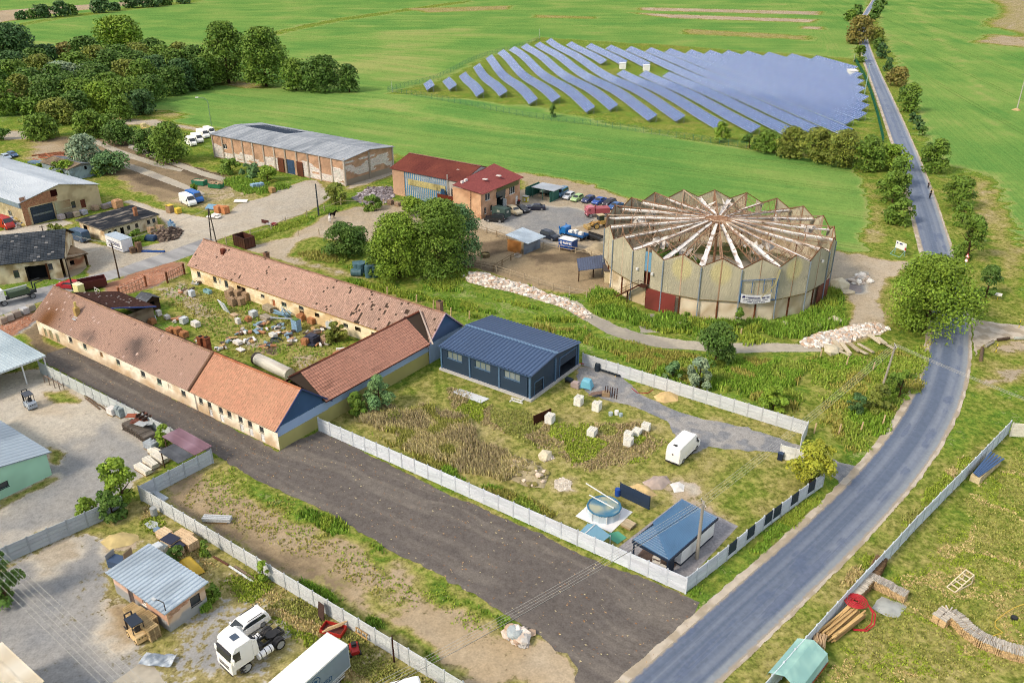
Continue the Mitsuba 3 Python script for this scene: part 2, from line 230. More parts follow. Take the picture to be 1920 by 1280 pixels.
(Q("-31.7,78 -30.3,79.4 -28.2,77.9 -29.8,76.8"),1,.5,1.5,1),(Q("-29.3,80.3 -26.9,87.6 -22.8,87.7 -21.9,78.1 -23.9,76.7"),-.55,.2,5,4),
(Q("-44.8,70.1 -42.7,71.6 -41.3,69.3 -42.8,68.2"),.9,.42,2,1.5),
(Q("-52.9,60.8 -40.9,60.9 -33.9,60.7 -23,61.5 -22.7,60.8 -33.5,60 -40.3,60.1 -52.1,59.7"),-.08,.25,.7,.5),
(Q("-41.6,170.6 -28.7,171.3 -24.4,173.6 -25.9,167.9 -27.9,159.7 -26.8,149.6 -22.2,139.1 -24,130.3 -31.4,121.6 -27.7,134.6 -28.8,142.4 -32.5,150.1 -37.3,151.4"),.97,.36,2,1.5),(Q("-35.7,152.6 -32.4,158.2 -29.8,152 -32.4,148"),1,.8,2,1.5),
(Q("-18.4,134.3 -15.3,136.5 -12.9,121 -12.8,106 -13.9,96.9 -17.5,91.5 -19.6,94.2 -17,103.8 -15.6,115.2"),-.85,.2,3,1.5),
(Q("-9,140.9 -3.4,147.8 2.4,149 3.8,132.8 -5.4,124.4"),-.2,.3,3,2),(Q("-5.8,142.1 -.3,147.1 0.1,142.3 -5.3,138.5"),.75,.33,2,2),(Q("-6.5,127.1 -3.2,133.9 0.7,136.7 -2.6,129.2 -6.2,124.8"),.6,.33,2.5,2),
(Q("-7.1,103.1 -.9,110.5 -6.8,82.1 -12.1,55 -15.2,52.8 -11.6,71.6"),-.25,.15,3,2),(Q("-3,104.5 1.4,112.1 11.2,109.2 13.1,65.8 -8,50.8 -7.2,66.8"),-.42,.3,3,2),
]
def lay(P):
 """Cover and tone at the points P (n, 2)."""
 g=np.full(len(P),-1.72);t=np.full(len(P),0.25)
 p3=np.c_[P,np.zeros(len(P))]
 w=np.stack([nz(p3,0.42,s,3)-0.5 for s in(3,4)],1)*2
 for poly,gg,tt,edge,wander in ZONES:
  pg=Polygon(poly).buffer(0);x0,y0,x1,y1=pg.buffer(edge+2*wander).bounds
  i=np.nonzero((P[:,0]>x0)&(P[:,0]<x1)&(P[:,1]>y0)&(P[:,1]<y1))[0]
  if not len(i):continue
  q=shapely.points(P[i]+w[i]*wander);shapely.prepare(pg)
  inside=shapely.contains(pg,q);d=shapely.distance(pg.exterior,q)
  k=np.clip(0.5+np.where(inside,d,-d)/edge,0,1);k=k*k*(3-2*k)
  g[i]+=(gg-g[i])*k;t[i]+=(tt-t[i])*np.clip(k*1.4,0,1)
 return g,t
GRASS=[(-2.0,(.105,.232,.055)),(-1.5,(.172,.285,.070)),(-1.02,(.270,.310,.105)),(-1.0,(.095,.190,.026)),(-0.55,(.160,.205,.036)),(0.0,(.255,.240,.078)),(0.5,(.300,.260,.125))]
SOIL=[(0.0,(.085,.066,.050)),(.25,(.340,.265,.170)),(.5,(.430,.400,.345)),(.75,(.215,.225,.240)),(1.0,(.360,.190,.120))]
def ramp(stops,x):
 c=mi.Color3f(*stops[0][1])
 for(a,_),(b,cb)in zip(stops,stops[1:]):c=mix(c,cb,dr.clip((x-a)/(b-a),0,1))
 return c
def ground_colour(p,n,uv):
 x,y,g,t=p.x,p.y,uv.x,uv.y
 big=fbm(x*.045,y*.045,3.0,2);mid=fbm(x*.33+7,y*.33,1.0,2);fine=fbm(x*2.1,y*2.1,5.0,2);tiny=noise(x*7.3,y*7.3,9.0)
 # drilling and tramline streaks of the crop, along the long edge of each field
 far=smoothstep(300,420,y);cx,sx=dr.lerp(mi.Float(.996),mi.Float(.86),far),dr.lerp(mi.Float(.087),mi.Float(.51),far)
 side=smoothstep(-40,0,x+(y-200)*.42-20);cx,sx=dr.lerp(cx,mi.Float(-.43),side),dr.lerp(sx,mi.Float(.90),side)
 along,across=x*cx+y*sx,-x*sx+y*cx
 streak=fbm(along*.018,across*.21,2.0,2)*.65+noise(along*.05,across*.9,4.0)*.35
 crop=smoothstep(-.9,-1.25,g)
 gg=g+crop*((streak-.5)*.85+(big-.5)*.95+(mid-.5)*.25)+(1-crop)*((mid-.5)*.85+(big-.5)*.5+(fine-.5)*.8)*smoothstep(.75,.1,g)
 green=ramp(GRASS,dr.minimum(gg,dr.select(g<-1.2,-1.02,.5)))
 tram=dr.abs(across/21-dr.floor(across/21)-.5)*21;tram=smoothstep(.45,.1,dr.abs(tram-.9))*crop
 lum=1-tram*.22+(fine-.5)*dr.lerp(mi.Float(.85),mi.Float(.34),crop)+(tiny-.5)*dr.lerp(mi.Float(.6),mi.Float(.2),crop)
 soil=ramp(SOIL,dr.clip(t+(mid-.5)*.10,0,1))*(1+(fine-.5)*.30+(tiny-.5)*.28+(big-.5)*.35)
 bare=smoothstep(.38,.62,g*1.02+(mid-.5)*.55+(fine-.5)*.75+(tiny-.5)*.22)
 return mix(green*lum,soil,bare)
scene['ground_cover']={'type':'diffuse','reflectance':mikit.proc(ground_colour)}
HALF=MM.tan(MM.radians(63.138/2))
def in_view(P,margin):
 """Points of the ground within the camera's reach, a margin (m) kept on every side."""
 fx,fy=-.5829,.8126
 a=P[:,0]*fx+P[:,1]*fy;b=P[:,0]*fy-P[:,1]*fx
 return(a>40-margin)&(np.abs(b)<(a*.90+26)*HALF+margin)
def sheet(step,x0,x1,y0,y1,keep,z=0.0):
 xs,ys=np.arange(x0,x1+step/2,step),np.arange(y0,y1+step/2,step)
 X,Y=np.meshgrid(xs,ys,indexing='ij');P=np.c_[X.ravel(),Y.ravel()]
 f=gridf(len(xs),len(ys));c=P[f].mean(1);f=f[keep(c)]
 u,inv=np.unique(f,return_inverse=True);P=P[u]
 g,t=lay(P)
 return(np.c_[P,terrain(P[:,0],P[:,1])+z],inv.reshape(-1,3)),np.c_[g,t]
NX0,NX1,NY0,NY1=-216.0,60.0,0.0,240.0
near=lambda c:(c[:,0]>NX0)&(c[:,0]<NX1)&(c[:,1]>NY0)&(c[:,1]<NY1)
m,uvs=sheet(0.6,NX0,NX1,NY0,NY1,lambda c:in_view(c,14))
struct('ground',m,'ground_cover',uv=uvs,smooth=True)
m,uvs=sheet(4.0,-800,600,-100,1100,lambda c:in_view(c,60)&~(near(c)&in_view(c,6)),-0.004)
struct('fields',m,'ground_cover',uv=uvs,smooth=True)
far_ground=trimesh.creation.annulus(400,5000,0.02,sections=64);far_ground.apply_translation([-300,400,-3.5])
struct('far_ground',far_ground,'ground_cover',uv=np.tile([-1.7,.25],(len(far_ground.vertices),1)))
# ---------------------------------------------------------------- roads, paths and hard ground, laid as sheets over the ground
def asphalt_colour(p,n,uv):
 s,l=uv.x,uv.y  # across 0..1, along in metres
 wob=s+(fbm(l*.06,0,3.0,2)-.5)*.06
 track=dr.exp(-dr.square((wob-.27)/.10))+dr.exp(-dr.square((wob-.70)/.10))
 streak=fbm(l*.016,s*11,1.0,3);mid=fbm(p.x*.28,p.y*.28,2.0,3);fine=fbm(p.x*3.1,p.y*3.1,4.0,2)
 c=mix((.098,.128,.192),(.188,.218,.278),dr.clip(track*.5+(streak-.42)*1.3,0,1))
 edge=smoothstep(.80,.90,s+(streak-.5)*.05)  # the pale strip laid along the outer bend
 c=mix(c,(.250,.275,.305),edge*.8)
 patch=smoothstep(.60,.66,mid*.5+streak*.5)*(1-edge)
 c=mix(c,(.075,.105,.185),patch*.55)
 dust=smoothstep(.06,.0,dr.minimum(s,1-s)+(fine-.5)*.05)
 return mix(c,(.36,.30,.22),dust*.8)*(1+(fine-.5)*.22)
scene['asphalt']={'type':'twosided','b':{'type':'principled','base_color':mikit.proc(asphalt_colour),'roughness':.75,'specular':.25}}
def hard_colour(p,n,uv):
 """Hard ground: tone 0 pale concrete, 1 grey stone chips, 2 small grey pavers, 3 cinders rolled flat, 4 pale limestone chips, 5 worn village asphalt."""
 k=uv.x;x,y=p.x,p.y
 big=fbm(x*.12,y*.12,3.0,3);fine=fbm(x*2.3,y*2.3,5.0,2);tiny=noise(x*8.3,y*8.3,1.0);mid=fbm(x*.7,y*.7,8.0,2)
 concrete=mix((.400,.370,.310),(.300,.280,.245),smoothstep(.45,.65,big))*(1+(fine-.5)*.25)
 chips=mix((.205,.215,.235),(.300,.295,.290),smoothstep(.4,.65,mid))*(1+(fine-.5)*.3+(tiny-.5)*.4)
 chips=mix(chips,(.30,.245,.16),smoothstep(.60,.72,big)*.8)
 pav=mix((.335,.330,.350),(.235,.232,.255),cell_rand(dr.floor(x*5),dr.floor(y*5+.5),2.0))*(1+(fine-.5)*.15)
 # cinders: wheel tracks run along the yard
 bend=y+dr.sin(x*.05)*1.3+(big-.5)*3
 rut=fbm(x*.02,bend*1.25,4.0,3)
 cin=mix((.122,.110,.104),(.165,.149,.135),smoothstep(.40,.66,rut*.6+big*.4))*(1+(fine-.5)*.35+(tiny-.5)*.30)
 lime=mix((.48,.43,.36),(.36,.31,.24),smoothstep(.4,.6,mid))*(1+(fine-.5)*.25)
 worn=mix((.345,.350,.360),(.245,.250,.262),smoothstep(.35,.65,fbm(x*.05,y*.5,6.0,3)))*(1+(fine-.5)*.16)
 c=dr.select(k<.5,concrete,dr.select(k<1.5,chips,dr.select(k<2.5,pav,dr.select(k<3.5,cin,dr.select(k<4.5,lime,worn)))))
 return c
scene['hard_ground']={'type':'diffuse','reflectance':mikit.proc(hard_colour)}
def ragged(poly,amp,step=0.5,seed=1):
 """The outline with an edge that wanders by amp metres."""
 pg=(poly if isinstance(poly,Polygon)else Polygon(poly)).buffer(0).segmentize(step)
 def w(c):
  c=np.asarray(c);q=np.c_[c,np.zeros(len(c))]
  return c+amp*2*np.stack([nz(q,.9,seed,2)-.5,nz(q,.9,seed+5,2)-.5],1)+amp*np.stack([nz(q,3.1,seed+2,2)-.5,nz(q,3.1,seed+3,2)-.5],1)
 pg=max(getattr(pg,'geoms',[pg]),key=lambda q:q.area)
 return Polygon(w(pg.exterior.coords)).buffer(0)
def flat(name,poly,z,tone,amp=0.35,seed=1):
 pg=ragged(poly,amp,seed=seed)if amp else Polygon(poly)
 for q in getattr(pg,'geoms',[pg]):
  if q.area<1:continue
  v,f=trimesh.creation.triangulate_polygon(q,engine='earcut')
  struct(name,(np.c_[v,np.full(len(v),z)],f),'hard_ground',uv=np.tile([tone,0.0],(len(v),1)))
def resample(pts,n):
 p=np.asarray(pts,float);s=np.r_[0,np.cumsum(np.linalg.norm(np.diff(p,axis=0),axis=1))]
 t=np.linspace(0,s[-1],n);return np.c_[np.interp(t,s,p[:,0]),np.interp(t,s,p[:,1])]
def smooth_line(p,k=9,rounds=3):
 for _ in range(rounds):
  q=p.copy()
  for i in range(1,len(p)-1):
   w=min(k,i,len(p)-1-i);q[i]=p[i-w:i+w+1].mean(0)
  p=q
 return p
ROAD_L=Q("-218,895 -198.6,803.3 -176.6,699.4 -149.2,593.3 -134.7,540.5 -116.3,476.9 -97.6,417.3 -77.7,353.9 -63.4,307.6 -54.9,280.4 -44.3,246.1 -38.4,224.7 -34.2,209.5 -30.1,196 -24.9,178.4 -19.8,160.6 -16.2,145.9 -15,138.2 -13.6,128.7 -12.8,121.1 -12.6,114.3 -12.7,105.7 -13.1,98.3 -14,91.7 -14.8,86.6 -16,81 -17.2,75.3 -18.5,69.6 -19.6,64.4 -20.4,60.5 -21,56.6 -21.7,53.6 -22.1,51 -22.6,48.1 -23.4,42.3")
ROAD_R=Q("-214.7,897.2 -195.2,805.6 -173.9,701.2 -145.8,595.5 -130.8,543.1 -111.7,480 -93.2,420.3 -73,357.1 -58.5,311 -50,283.8 -39.5,249.4 -32.8,226.9 -28,210.3 -25,199.6 -19.9,181.2 -15.2,163.8 -11.5,149.2 -9.1,137.6 -8.1,131.5 -7.3,126.1 -6.7,119.7 -6.5,113.4 -7,102.6 -8.5,93 -9.5,84.9 -10.7,78.6 -11.8,73 -12.8,67.6 -13.8,63.4 -14.9,58.8 -15.4,55.9 -15.9,53.1 -16.9,48.9 -17.8,43.8")
_l,_r=smooth_line(resample(ROAD_L,240),4),smooth_line(resample(ROAD_R,240),4)
# pair each left point with the nearest right point, so that the cross sections stay square
_rl=LineString(_r);_r=np.array([_rl.interpolate(_rl.project(Point(q))).coords[0]for q in _l])
_mid=(_l+_r)/2;_len=np.r_[0,np.cumsum(np.linalg.norm(np.diff(_mid,axis=0),axis=1))]
_s=np.linspace(0,1,9)
_crown=0.05*(1-(2*_s-1)**2)
_v=np.stack([np.c_[_l*(1-s)+_r*s,np.full(len(_l),0.05+c)]for s,c in zip(_s,_crown)],1).reshape(-1,3)
_uv=np.stack([np.c_[np.full(len(_l),s),_len]for s in _s],1).reshape(-1,2)
struct('road',(_v,gridf(len(_l),9)),'asphalt',uv=_uv,smooth=True)
ROAD=Polygon(np.vstack([_l,_r[::-1]])).buffer(0)
flat('road_shoulder',Polygon(np.vstack([_l+(_l-_r)/np.linalg.norm(_l-_r,axis=1)[:,None]*.8,(_r+(_r-_l)/np.linalg.norm(_l-_r,axis=1)[:,None]*.35)[::-1]])),0.030,4,.22)
YARD=Q("-127.3,52.2 -126.3,58 -111,55.5 -76.2,54.9 -75.5,61.4 -52.7,60.5 -40.7,60.7 -33.8,60.5 -22.7,61.2 -21.4,61.2 -20.8,56.6 -21.5,53.3 -22.1,48.7 -23,44.2 -25.6,44.7 -26.8,47.4 -28.6,47.9 -30.9,48.3 -33.8,48.7 -37.5,48.9 -43.5,49.3 -48.4,49.3 -54.8,49.4 -59.4,49.8 -65.7,49.8 -71.6,49.4 -75.5,49.4 -81,49.7 -83.9,49.8 -91.7,49.9 -99.7,50.3 -112.2,50.3 -125.1,50.4")
flat('cinder_yard',YARD,0.020,3,.45)
flat('gravel_drive',Q("-56.8,96 -52.3,99.2 -45.4,94.5 -39.6,93.2 -35.1,93.3 -29.6,94.6 -23,94.5 -17.4,93.5 -14.5,93.9 -14.5,90.2 -16.1,89.1 -17.7,91.3 -23,91.6 -28.8,88.9 -31.8,87.4 -32.8,84.9 -34.2,82.1 -36.1,87.1 -39,89.9 -44.2,90.7 -50.7,90.1 -53.8,91.6"),0.016,1,.45)
flat('concrete_path',Q("-74,116.3 -72.7,119.6 -65.6,114.8 -58.9,112.6 -54.1,112.5 -47.9,113.9 -42.8,116.3 -36.4,120.9 -29.1,124.9 -28.4,122.6 -35.2,117.8 -39.1,114.5 -45.7,111.3 -49.5,109.5 -53.8,108.6 -58.9,109.1 -65.6,111.8 -69.9,113.4"),0.016,0,.25)
flat('concrete_path',Q("-57.3,119.5 -56.5,120.6 -54.8,118.6 -52,114.5 -54.7,112.6 -57,115.8"),0.022,0,.25)
flat('dirt_road',DIRT_ROAD,0.024,4,.4)
flat('village_road',Q("-154.5,50.9 -156.7,59.1 -154.7,66.5 -153.4,72.2 -152.1,79.6 -152.9,93 -153.6,100.8 -150.9,101 -147,94.4 -146.6,88.6 -147.4,80.2 -148.1,74 -148.3,67.5 -148.4,62.3 -148.2,55.1 -148.5,48.3"),0.020,5,.2)
flat('concrete_track',Q("-231.3,128.4 -221.1,128.2 -199.8,125.2 -183,122.2 -181.3,119.8 -197.2,121.9 -216.6,124.2 -227.1,125.4"),0.016,0,.3)
flat('concrete_track',Q("-248.9,142.5 -228.7,139.7 -200.8,135.2 -177.2,133.4 -175.9,131.3 -197.6,132 -224,135.8 -244.7,139.3"),0.016,0,.3)
flat('concrete_track',Q("-263,139.9 -242.8,136.4 -219.6,133.6 -207.7,133.2 -206.5,131.2 -217.3,130.8 -238.9,132.5 -259.5,136.8"),0.018,0,.3)
flat('gravel_bed',Q("-157.1,69.3 -160.3,75 -161.4,77.8 -158.1,76.5 -155.8,73.9 -154.9,69.8"),0.018,1,.1)
flat('paved_terrace',Q("-31.8,63.5 -30,75.5 -22.7,74.5 -23.6,63.7 -23.1,61.8 -28.9,62"),0.016,2,.03)
flat('paved_forecourt',Q("-59.3,21.9 -59.2,25.7 -54.6,24.7 -54.7,21.3"),0.016,0,.05)
# verge kerb round the green corner by the village road
# ---------------------------------------------------------------- building parts
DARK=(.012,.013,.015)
NAVY_LIGHT=s2l(96,132,170)*.62
FRAME_W=s2l(225,225,220);FRAME_G=s2l(120,118,112)
def wall(h,p0,p1,z0,z1,col,openings=(),cell=0.5,name='wall',mat='matte',top=None,label=None):
 """A wall from p0 to p1 (outside on the right of the way walked), z0 to z1, or up to top(s) over the way s in 0..1.
    openings: (along m, width, sill z, height, kind, colour); each becomes a part with a recess of its own."""
 p0,p1=np.asarray(p0,float),np.asarray(p1,float);L=np.linalg.norm(p1-p0);d=(p1-p0)/L;nrm=np.array([d[1],-d[0]])
 P=lambda s,z,o=0.0:np.array([*(p0+d*s+nrm*o),z])
 ss=set(np.round(np.linspace(0,L,max(2,int(L/cell)+1)),4));zs=set(np.round(np.linspace(z0,z1,max(2,int((z1-z0)/cell)+1)),4))
 for s,w,zz,hh,*_ in openings:ss|={round(s,4),round(s+w,4)};zs|={round(zz,4),round(zz+hh,4)}
 ss,zs=np.array(sorted(x for x in ss if-1e-6<=x<=L+1e-6)),np.array(sorted(x for x in zs if z0-1e-6<=x<=z1+1e-6))
 S,Z=np.meshgrid(ss,zs,indexing='ij')
 if top is not None:Z=z0+(Z-z0)/(z1-z0)*(np.vectorize(top)(S/L)-z0)
 v=np.stack([p0[0]+d[0]*S,p0[1]+d[1]*S,Z],-1).reshape(-1,3)
 f=gridf(len(ss),len(zs));c=np.stack([S.ravel(),Z.ravel()],-1)[f].mean(1)
 for s,w,zz,hh,*_ in openings:f=f[~((c[:,0]>s)&(c[:,0]<s+w)&(c[:,1]>zz)&(c[:,1]<zz+hh))];c=np.stack([S.ravel(),Z.ravel()],-1)[f].mean(1)
 m=MB(col);m.add(v,f)
 for s,w,zz,hh,kind,*cc in openings:
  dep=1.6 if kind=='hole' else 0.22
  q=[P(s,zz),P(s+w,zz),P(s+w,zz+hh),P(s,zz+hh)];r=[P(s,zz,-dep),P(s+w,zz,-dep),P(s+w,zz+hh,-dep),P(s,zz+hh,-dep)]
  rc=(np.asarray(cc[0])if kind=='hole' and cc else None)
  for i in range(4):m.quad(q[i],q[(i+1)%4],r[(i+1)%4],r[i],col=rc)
 part(h,name,m,mat,label=label)
 for s,w,zz,hh,kind,*cc in openings:
  cc=cc[0]if cc else FRAME_W
  if kind=='window':
   m=MB(cc);b=.07;o=-.12
   for a,e in(((s,zz),(s+w,zz)),((s,zz+hh),(s+w,zz+hh)),((s,zz),(s,zz+hh)),((s+w,zz),(s+w,zz+hh))):m.bar(P(*a,o),P(*e,o),b)
   n=max(1,round(w/.85))
   for i in range(1,n):m.bar(P(s+w*i/n,zz,o),P(s+w*i/n,zz+hh,o),b)
   m.bar(P(s-.05,zz-.02,.02),P(s+w+.05,zz-.02,.02),.09,.05)
   k=part(h,'window',m,PLA)
   part(k,'pane',MB((.16,.20,.20)if cc is NAVY_LIGHT else(.030,.038,.045)).quad(P(s,zz,-.15),P(s+w,zz,-.15),P(s+w,zz+hh,-.15),P(s,zz+hh,-.15)),DGL)
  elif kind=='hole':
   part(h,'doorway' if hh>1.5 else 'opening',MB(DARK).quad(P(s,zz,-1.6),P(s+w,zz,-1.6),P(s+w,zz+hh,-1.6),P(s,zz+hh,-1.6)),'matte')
  elif kind=='blind':  # a bricked or boarded-up opening
   part(h,'bricked_window',MB(stained(cc,np.asarray(cc)*.6,1.2)).quad(P(s,zz,-.1),P(s+w,zz,-.1),P(s+w,zz+hh,-.1),P(s,zz+hh,-.1),nx=4,ny=4),'matte')
  elif kind in('door','gate'):
   m=MB(stained(cc,np.asarray(cc)*.65,.9));n=max(1,round(w/.9))if kind=='gate' else 1
   for i in range(n):
    a,e=s+w*i/n+.015,s+w*(i+1)/n-.015
    m.box(P((a+e)/2,zz+hh/2,-.12),(e-a,.06,hh-.02),MM.atan2(d[1],d[0]))
    m.box(P((a+e)/2,zz+hh*.72,-.085),(e-a-.1,.02,hh*.30),MM.atan2(d[1],d[0]))
    m.box(P((a+e)/2,zz+hh*.25,-.085),(e-a-.1,.02,hh*.34),MM.atan2(d[1],d[0]))
   k=part(h,kind,m,PLA);part(k,'handle',MB(s2l(90,90,95)).box(P(s+w*.86,zz+hh*.48,-.05),(.05,.05,.16)),PLA)
  elif kind=='sectional':  # sectional overhead door with a glazed band
   m=MB(cc);n=5
   for i in range(n):m.box(P(s+w/2,zz+hh*(i+.5)/n,-.14),(w,.05,hh/n-.04),MM.atan2(d[1],d[0]))
   k=part(h,'overhead_door',m,PLA)
   part(k,'pane',MB((.10,.13,.15)).box(P(s+w/2,zz+hh*.5,-.11),(w*.86,.02,hh*.10),MM.atan2(d[1],d[0])),DGL)
 return P
def gable(h,p0,p1,z0,apex,col,cell=0.5,mat='matte',name='gable',at=0.5):
 f=lambda s:z0+(apex-z0)*(s/at if s<at else(1-s)/(1-at))+0.002
 return wall(h,p0,p1,z0,apex,col,cell=cell,mat=mat,name=name,top=f)
def slope_axes(A,B,D):
 A,B,D=(np.asarray(x,float)for x in(A,B,D));e=B-A;L=np.linalg.norm(e);e/=L
 u=D-A;u=u-e*(u@e);W=np.linalg.norm(u);u/=W;n=np.cross(e,u);n*=np.sign(n[2])
 return A,e,u,n,L,W
def tiled(h,A,B,D,col,tw=.42,th=.36,shear=(0,0),missing=None,name='roof_tiles',seed=1,skew=None,clip=None,lath=(.06,.045,.035)):
 """Roof slope of single tiles: eave A to B, D above A at the ridge. col(p, r) gives each tile its colour, missing(p, r) says which have slipped off.
    shear: how far the left and right edges lean in along the eave by the ridge; clip(p) keeps tiles."""
 A,e,u,n,L,W=slope_axes(A,B,D);r=np.random.default_rng(seed)
 nc,nr=int(L/tw)+1,int(W/th)+1;tw,th=L/nc,W/nr
 i,j=np.meshgrid(np.arange(nc),np.arange(nr),indexing='ij');i,j=i.ravel(),j.ravel()
 lo,hi=shear[0]*(j+.5)/nr,L-shear[1]*(j+.5)/nr
 keep=(i*tw+tw/2>lo)&(i*tw+tw/2<hi);i,j=i[keep],j[keep]
 c=A+e*((i+.5)*tw)[:,None]+u*((j+.5)*th)[:,None]
 rnd=r.random((len(i),4))
 k=np.ones(len(i),bool)if missing is None else~missing(c,rnd)
 if clip is not None:k&=clip(c)
 i,j,c,rnd=i[k],j[k],c[k],rnd[k]
 a,b=i*tw+.018,(i+1)*tw-.018;t0,t1=j*th-.03,(j+1)*th
 dz=(rnd[:,0]-.5)*.022;da=(rnd[:,1]-.5)*.02
 P=lambda s,t,o:A+e*s[:,None]+u*t[:,None]+n*o[:,None]
 v=np.stack([P(a+da,t0,.085+dz),P(b+da,t0,.085+dz),P(b,t1,.018+0*dz),P(a,t1,.018+0*dz),P(a+da,t0,0*dz+.012),P(b+da,t0,0*dz+.012),P((a+b)/2+da,t0-.008,.10+dz),P((a+b)/2,t1,.028+0*dz)],1)
 base=np.arange(len(i))[:,None]*8
 F=np.concatenate([base+np.array(x)for x in([0,6,7],[0,7,3],[6,1,2],[6,2,7],[4,5,1],[4,1,6],[4,6,0])])
 cc=np.repeat(col(c,rnd),8,axis=0)
 m=MB();m.add(v.reshape(-1,3),F);m.c[-1]=cc
 k1=part(h,name,m,'matte',kind='stuff')
 s0,s1=shear
 B2,C2,D2=A+e*L,A+e*(L-s1)+u*W,A+e*s0+u*W
 m=MB(lath);m.quad(A-n*.01,B2-n*.01,C2-n*.01,D2-n*.01,nx=2,ny=2);m.quad(A-n*.10,D2-n*.10,C2-n*.10,B2-n*.10)
 part(h,'roof_boarding',m,'matte')
 return A,e,u,n,L,W
def ridge_tiles(h,a,b,col,r=.16,step=.45,name='ridge_tiles'):
 a,b=np.asarray(a,float),np.asarray(b,float);L=np.linalg.norm(b-a);d=(b-a)/L;k=int(L/step)
 m=MB(col);side=np.cross(d,[0,0,1.]);side/=np.linalg.norm(side);up=np.cross(side,d)
 for i in range(k):
  s,t=i*L/k,(i+1)*L/k+.04;ang=np.linspace(-.2,MM.pi+.2,6)
  ring=lambda q,rr:[a+d*q+side*MM.cos(x)*rr+up*(MM.sin(x)*rr-.05)for x in ang]
  m.add(ring(s,r*.92)+ring(t,r*1.05),[[x,x+1,x+7,x+6]for x in range(5)])
 part(h,name,m,'matte',kind='stuff')
def ribbed(h,A,B,C,D,col,period=.5,depth=.05,name='roof_sheet',mat=SHM,rows=6,cut=.25,across=False,thick=.06):
 """Profiled sheet over the quad A B C D (A-B the eave): ribs run up the slope, or along it when across."""
 A,B,C,D=(np.asarray(x,float)for x in(A,B,C,D))
 if across:A,B,C,D=B,C,D,A
 n=np.cross(B-A,D-A);n/=np.linalg.norm(n);n*=1 if n[2]>=0 else-1
 L=max(np.linalg.norm(B-A),np.linalg.norm(C-D));k=max(1,int(L/period));s,o=[],[]
 for i in range(k):s+=[i/k,(i+cut)/k,(i+cut+.12)/k,(i+.88)/k];o+=[0,0,depth,depth]if cut>.4 else[depth,depth,0,0]
 s.append(1.0);o.append(o[0]);s,o=np.array(s)[:,None],np.array(o)[:,None]
 t=np.linspace(0,1,rows+1)[None,:]
 S,Tt=np.broadcast_to(s,(len(s),rows+1))[...,None],np.broadcast_to(t,(len(s),rows+1))[...,None]
 v=(A*(1-S)+B*S)*(1-Tt)+(D*(1-S)+C*S)*Tt+n*o[:,:,None]
 m=MB(col);m.add(v.reshape(-1,3),gridf(len(s),rows+1))
 a,b,c,d=(q-n*thick for q in(A,B,C,D));m.quad(a,d,c,b)
 for q,w,x,y in((A,B,b,a),(B,C,c,b),(C,D,d,c),(D,A,a,d)):m.quad(q,x*0+w,x,y)
 return part(h,name,m,mat)
def rect_roof(h,u0,u1,v0,v1,z0,z1,col,axis='x',**k):
 """Mono-pitch: rises from z0 at v0 to z1 at v1 (axis 'x': eave along x), or along u."""
 if axis=='x':ribbed(h,(u0,v0,z0),(u1,v0,z0),(u1,v1,z1),(u0,v1,z1),col,**k)
 else:ribbed(h,(u0,v1,z0),(u0,v0,z0),(u1,v0,z1),(u1,v1,z1),col,**k)
def bricked(h,p0,p1,z0,z1,col,mortar,bw=.30,bh=.17,name='brickwork',seed=3,keep=None,proud=.02):
 """Bricks laid on a wall, one mesh of single bricks."""
 p0,p1=np.asarray(p0,float),np.asarray(p1,float);L=np.linalg.norm(p1-p0);d=(p1-p0)/L;nrm=np.array([d[1],-d[0]]);r=np.random.default_rng(seed)
 nr,nc=int((z1-z0)/bh),int(L/bw)+1
 j,i=np.meshgrid(np.arange(nr),np.arange(nc),indexing='ij');j,i=j.ravel(),i.ravel()
 a=np.clip((i-.5*(j%2))*bw+.012,0,L);b=np.clip((i+1-.5*(j%2))*bw-.012,0,L);za,zb=z0+j*bh+.01,z0+(j+1)*bh-.008
 k=b-a>.05
 if keep is not None:k&=keep((a+b)/2,(za+zb)/2,r.random(len(a)))
 a,b,za,zb=a[k],b[k],za[k],zb[k];o=proud*(.6+.8*r.random(len(a)))
 P=lambda s,z,q:np.c_[p0[0]+d[0]*s+nrm[0]*q,p0[1]+d[1]*s+nrm[1]*q,z]
 z_=0*o-.01
 v=np.stack([P(a,za,o),P(b,za,o),P(b,zb,o),P(a,zb,o),P(a,za,z_),P(b,za,z_),P(b,zb,z_),P(a,zb,z_)],1)
 base=np.arange(len(a))[:,None]*8
 F=np.concatenate([base+np.array(x)for x in([0,1,2],[0,2,3],[4,5,1],[4,1,0],[3,2,6],[3,6,7],[4,0,3],[4,3,7],[1,5,6],[1,6,2])])
 m=MB();m.add(v.reshape(-1,3),F);cc=np.asarray(col)*(1+.35*(r.random((len(a),1))-.5))*(1+.12*(r.random((len(a),3))-.5));m.c[-1]=np.repeat(cc,8,axis=0)
 part(h,name,m,'matte',kind='stuff')
def chimney(h,c,s,z0,z1,col,cap=True):
 m=MB(stained(col,np.asarray(col)*.55,1.5));nb=max(2,int((z1-z0)/.2))
 for i in range(nb):m.box((c[0],c[1],z0+(i+.5)*(z1-z0)/nb),(s[0]-.015*(i%2),s[1]-.015*(i%2),(z1-z0)/nb-.012))
 m.box((c[0],c[1],(z0+z1)/2),(s[0]-.05,s[1]-.05,z1-z0-.02))
 if cap:m.box((c[0],c[1],z1+.05),(s[0]+.14,s[1]+.14,.1));m.box((c[0],c[1],z1+.16),(s[0]*.55,s[1]*.55,.14),col=(.03,.03,.03))
 part(h,'chimney',m,'matte')
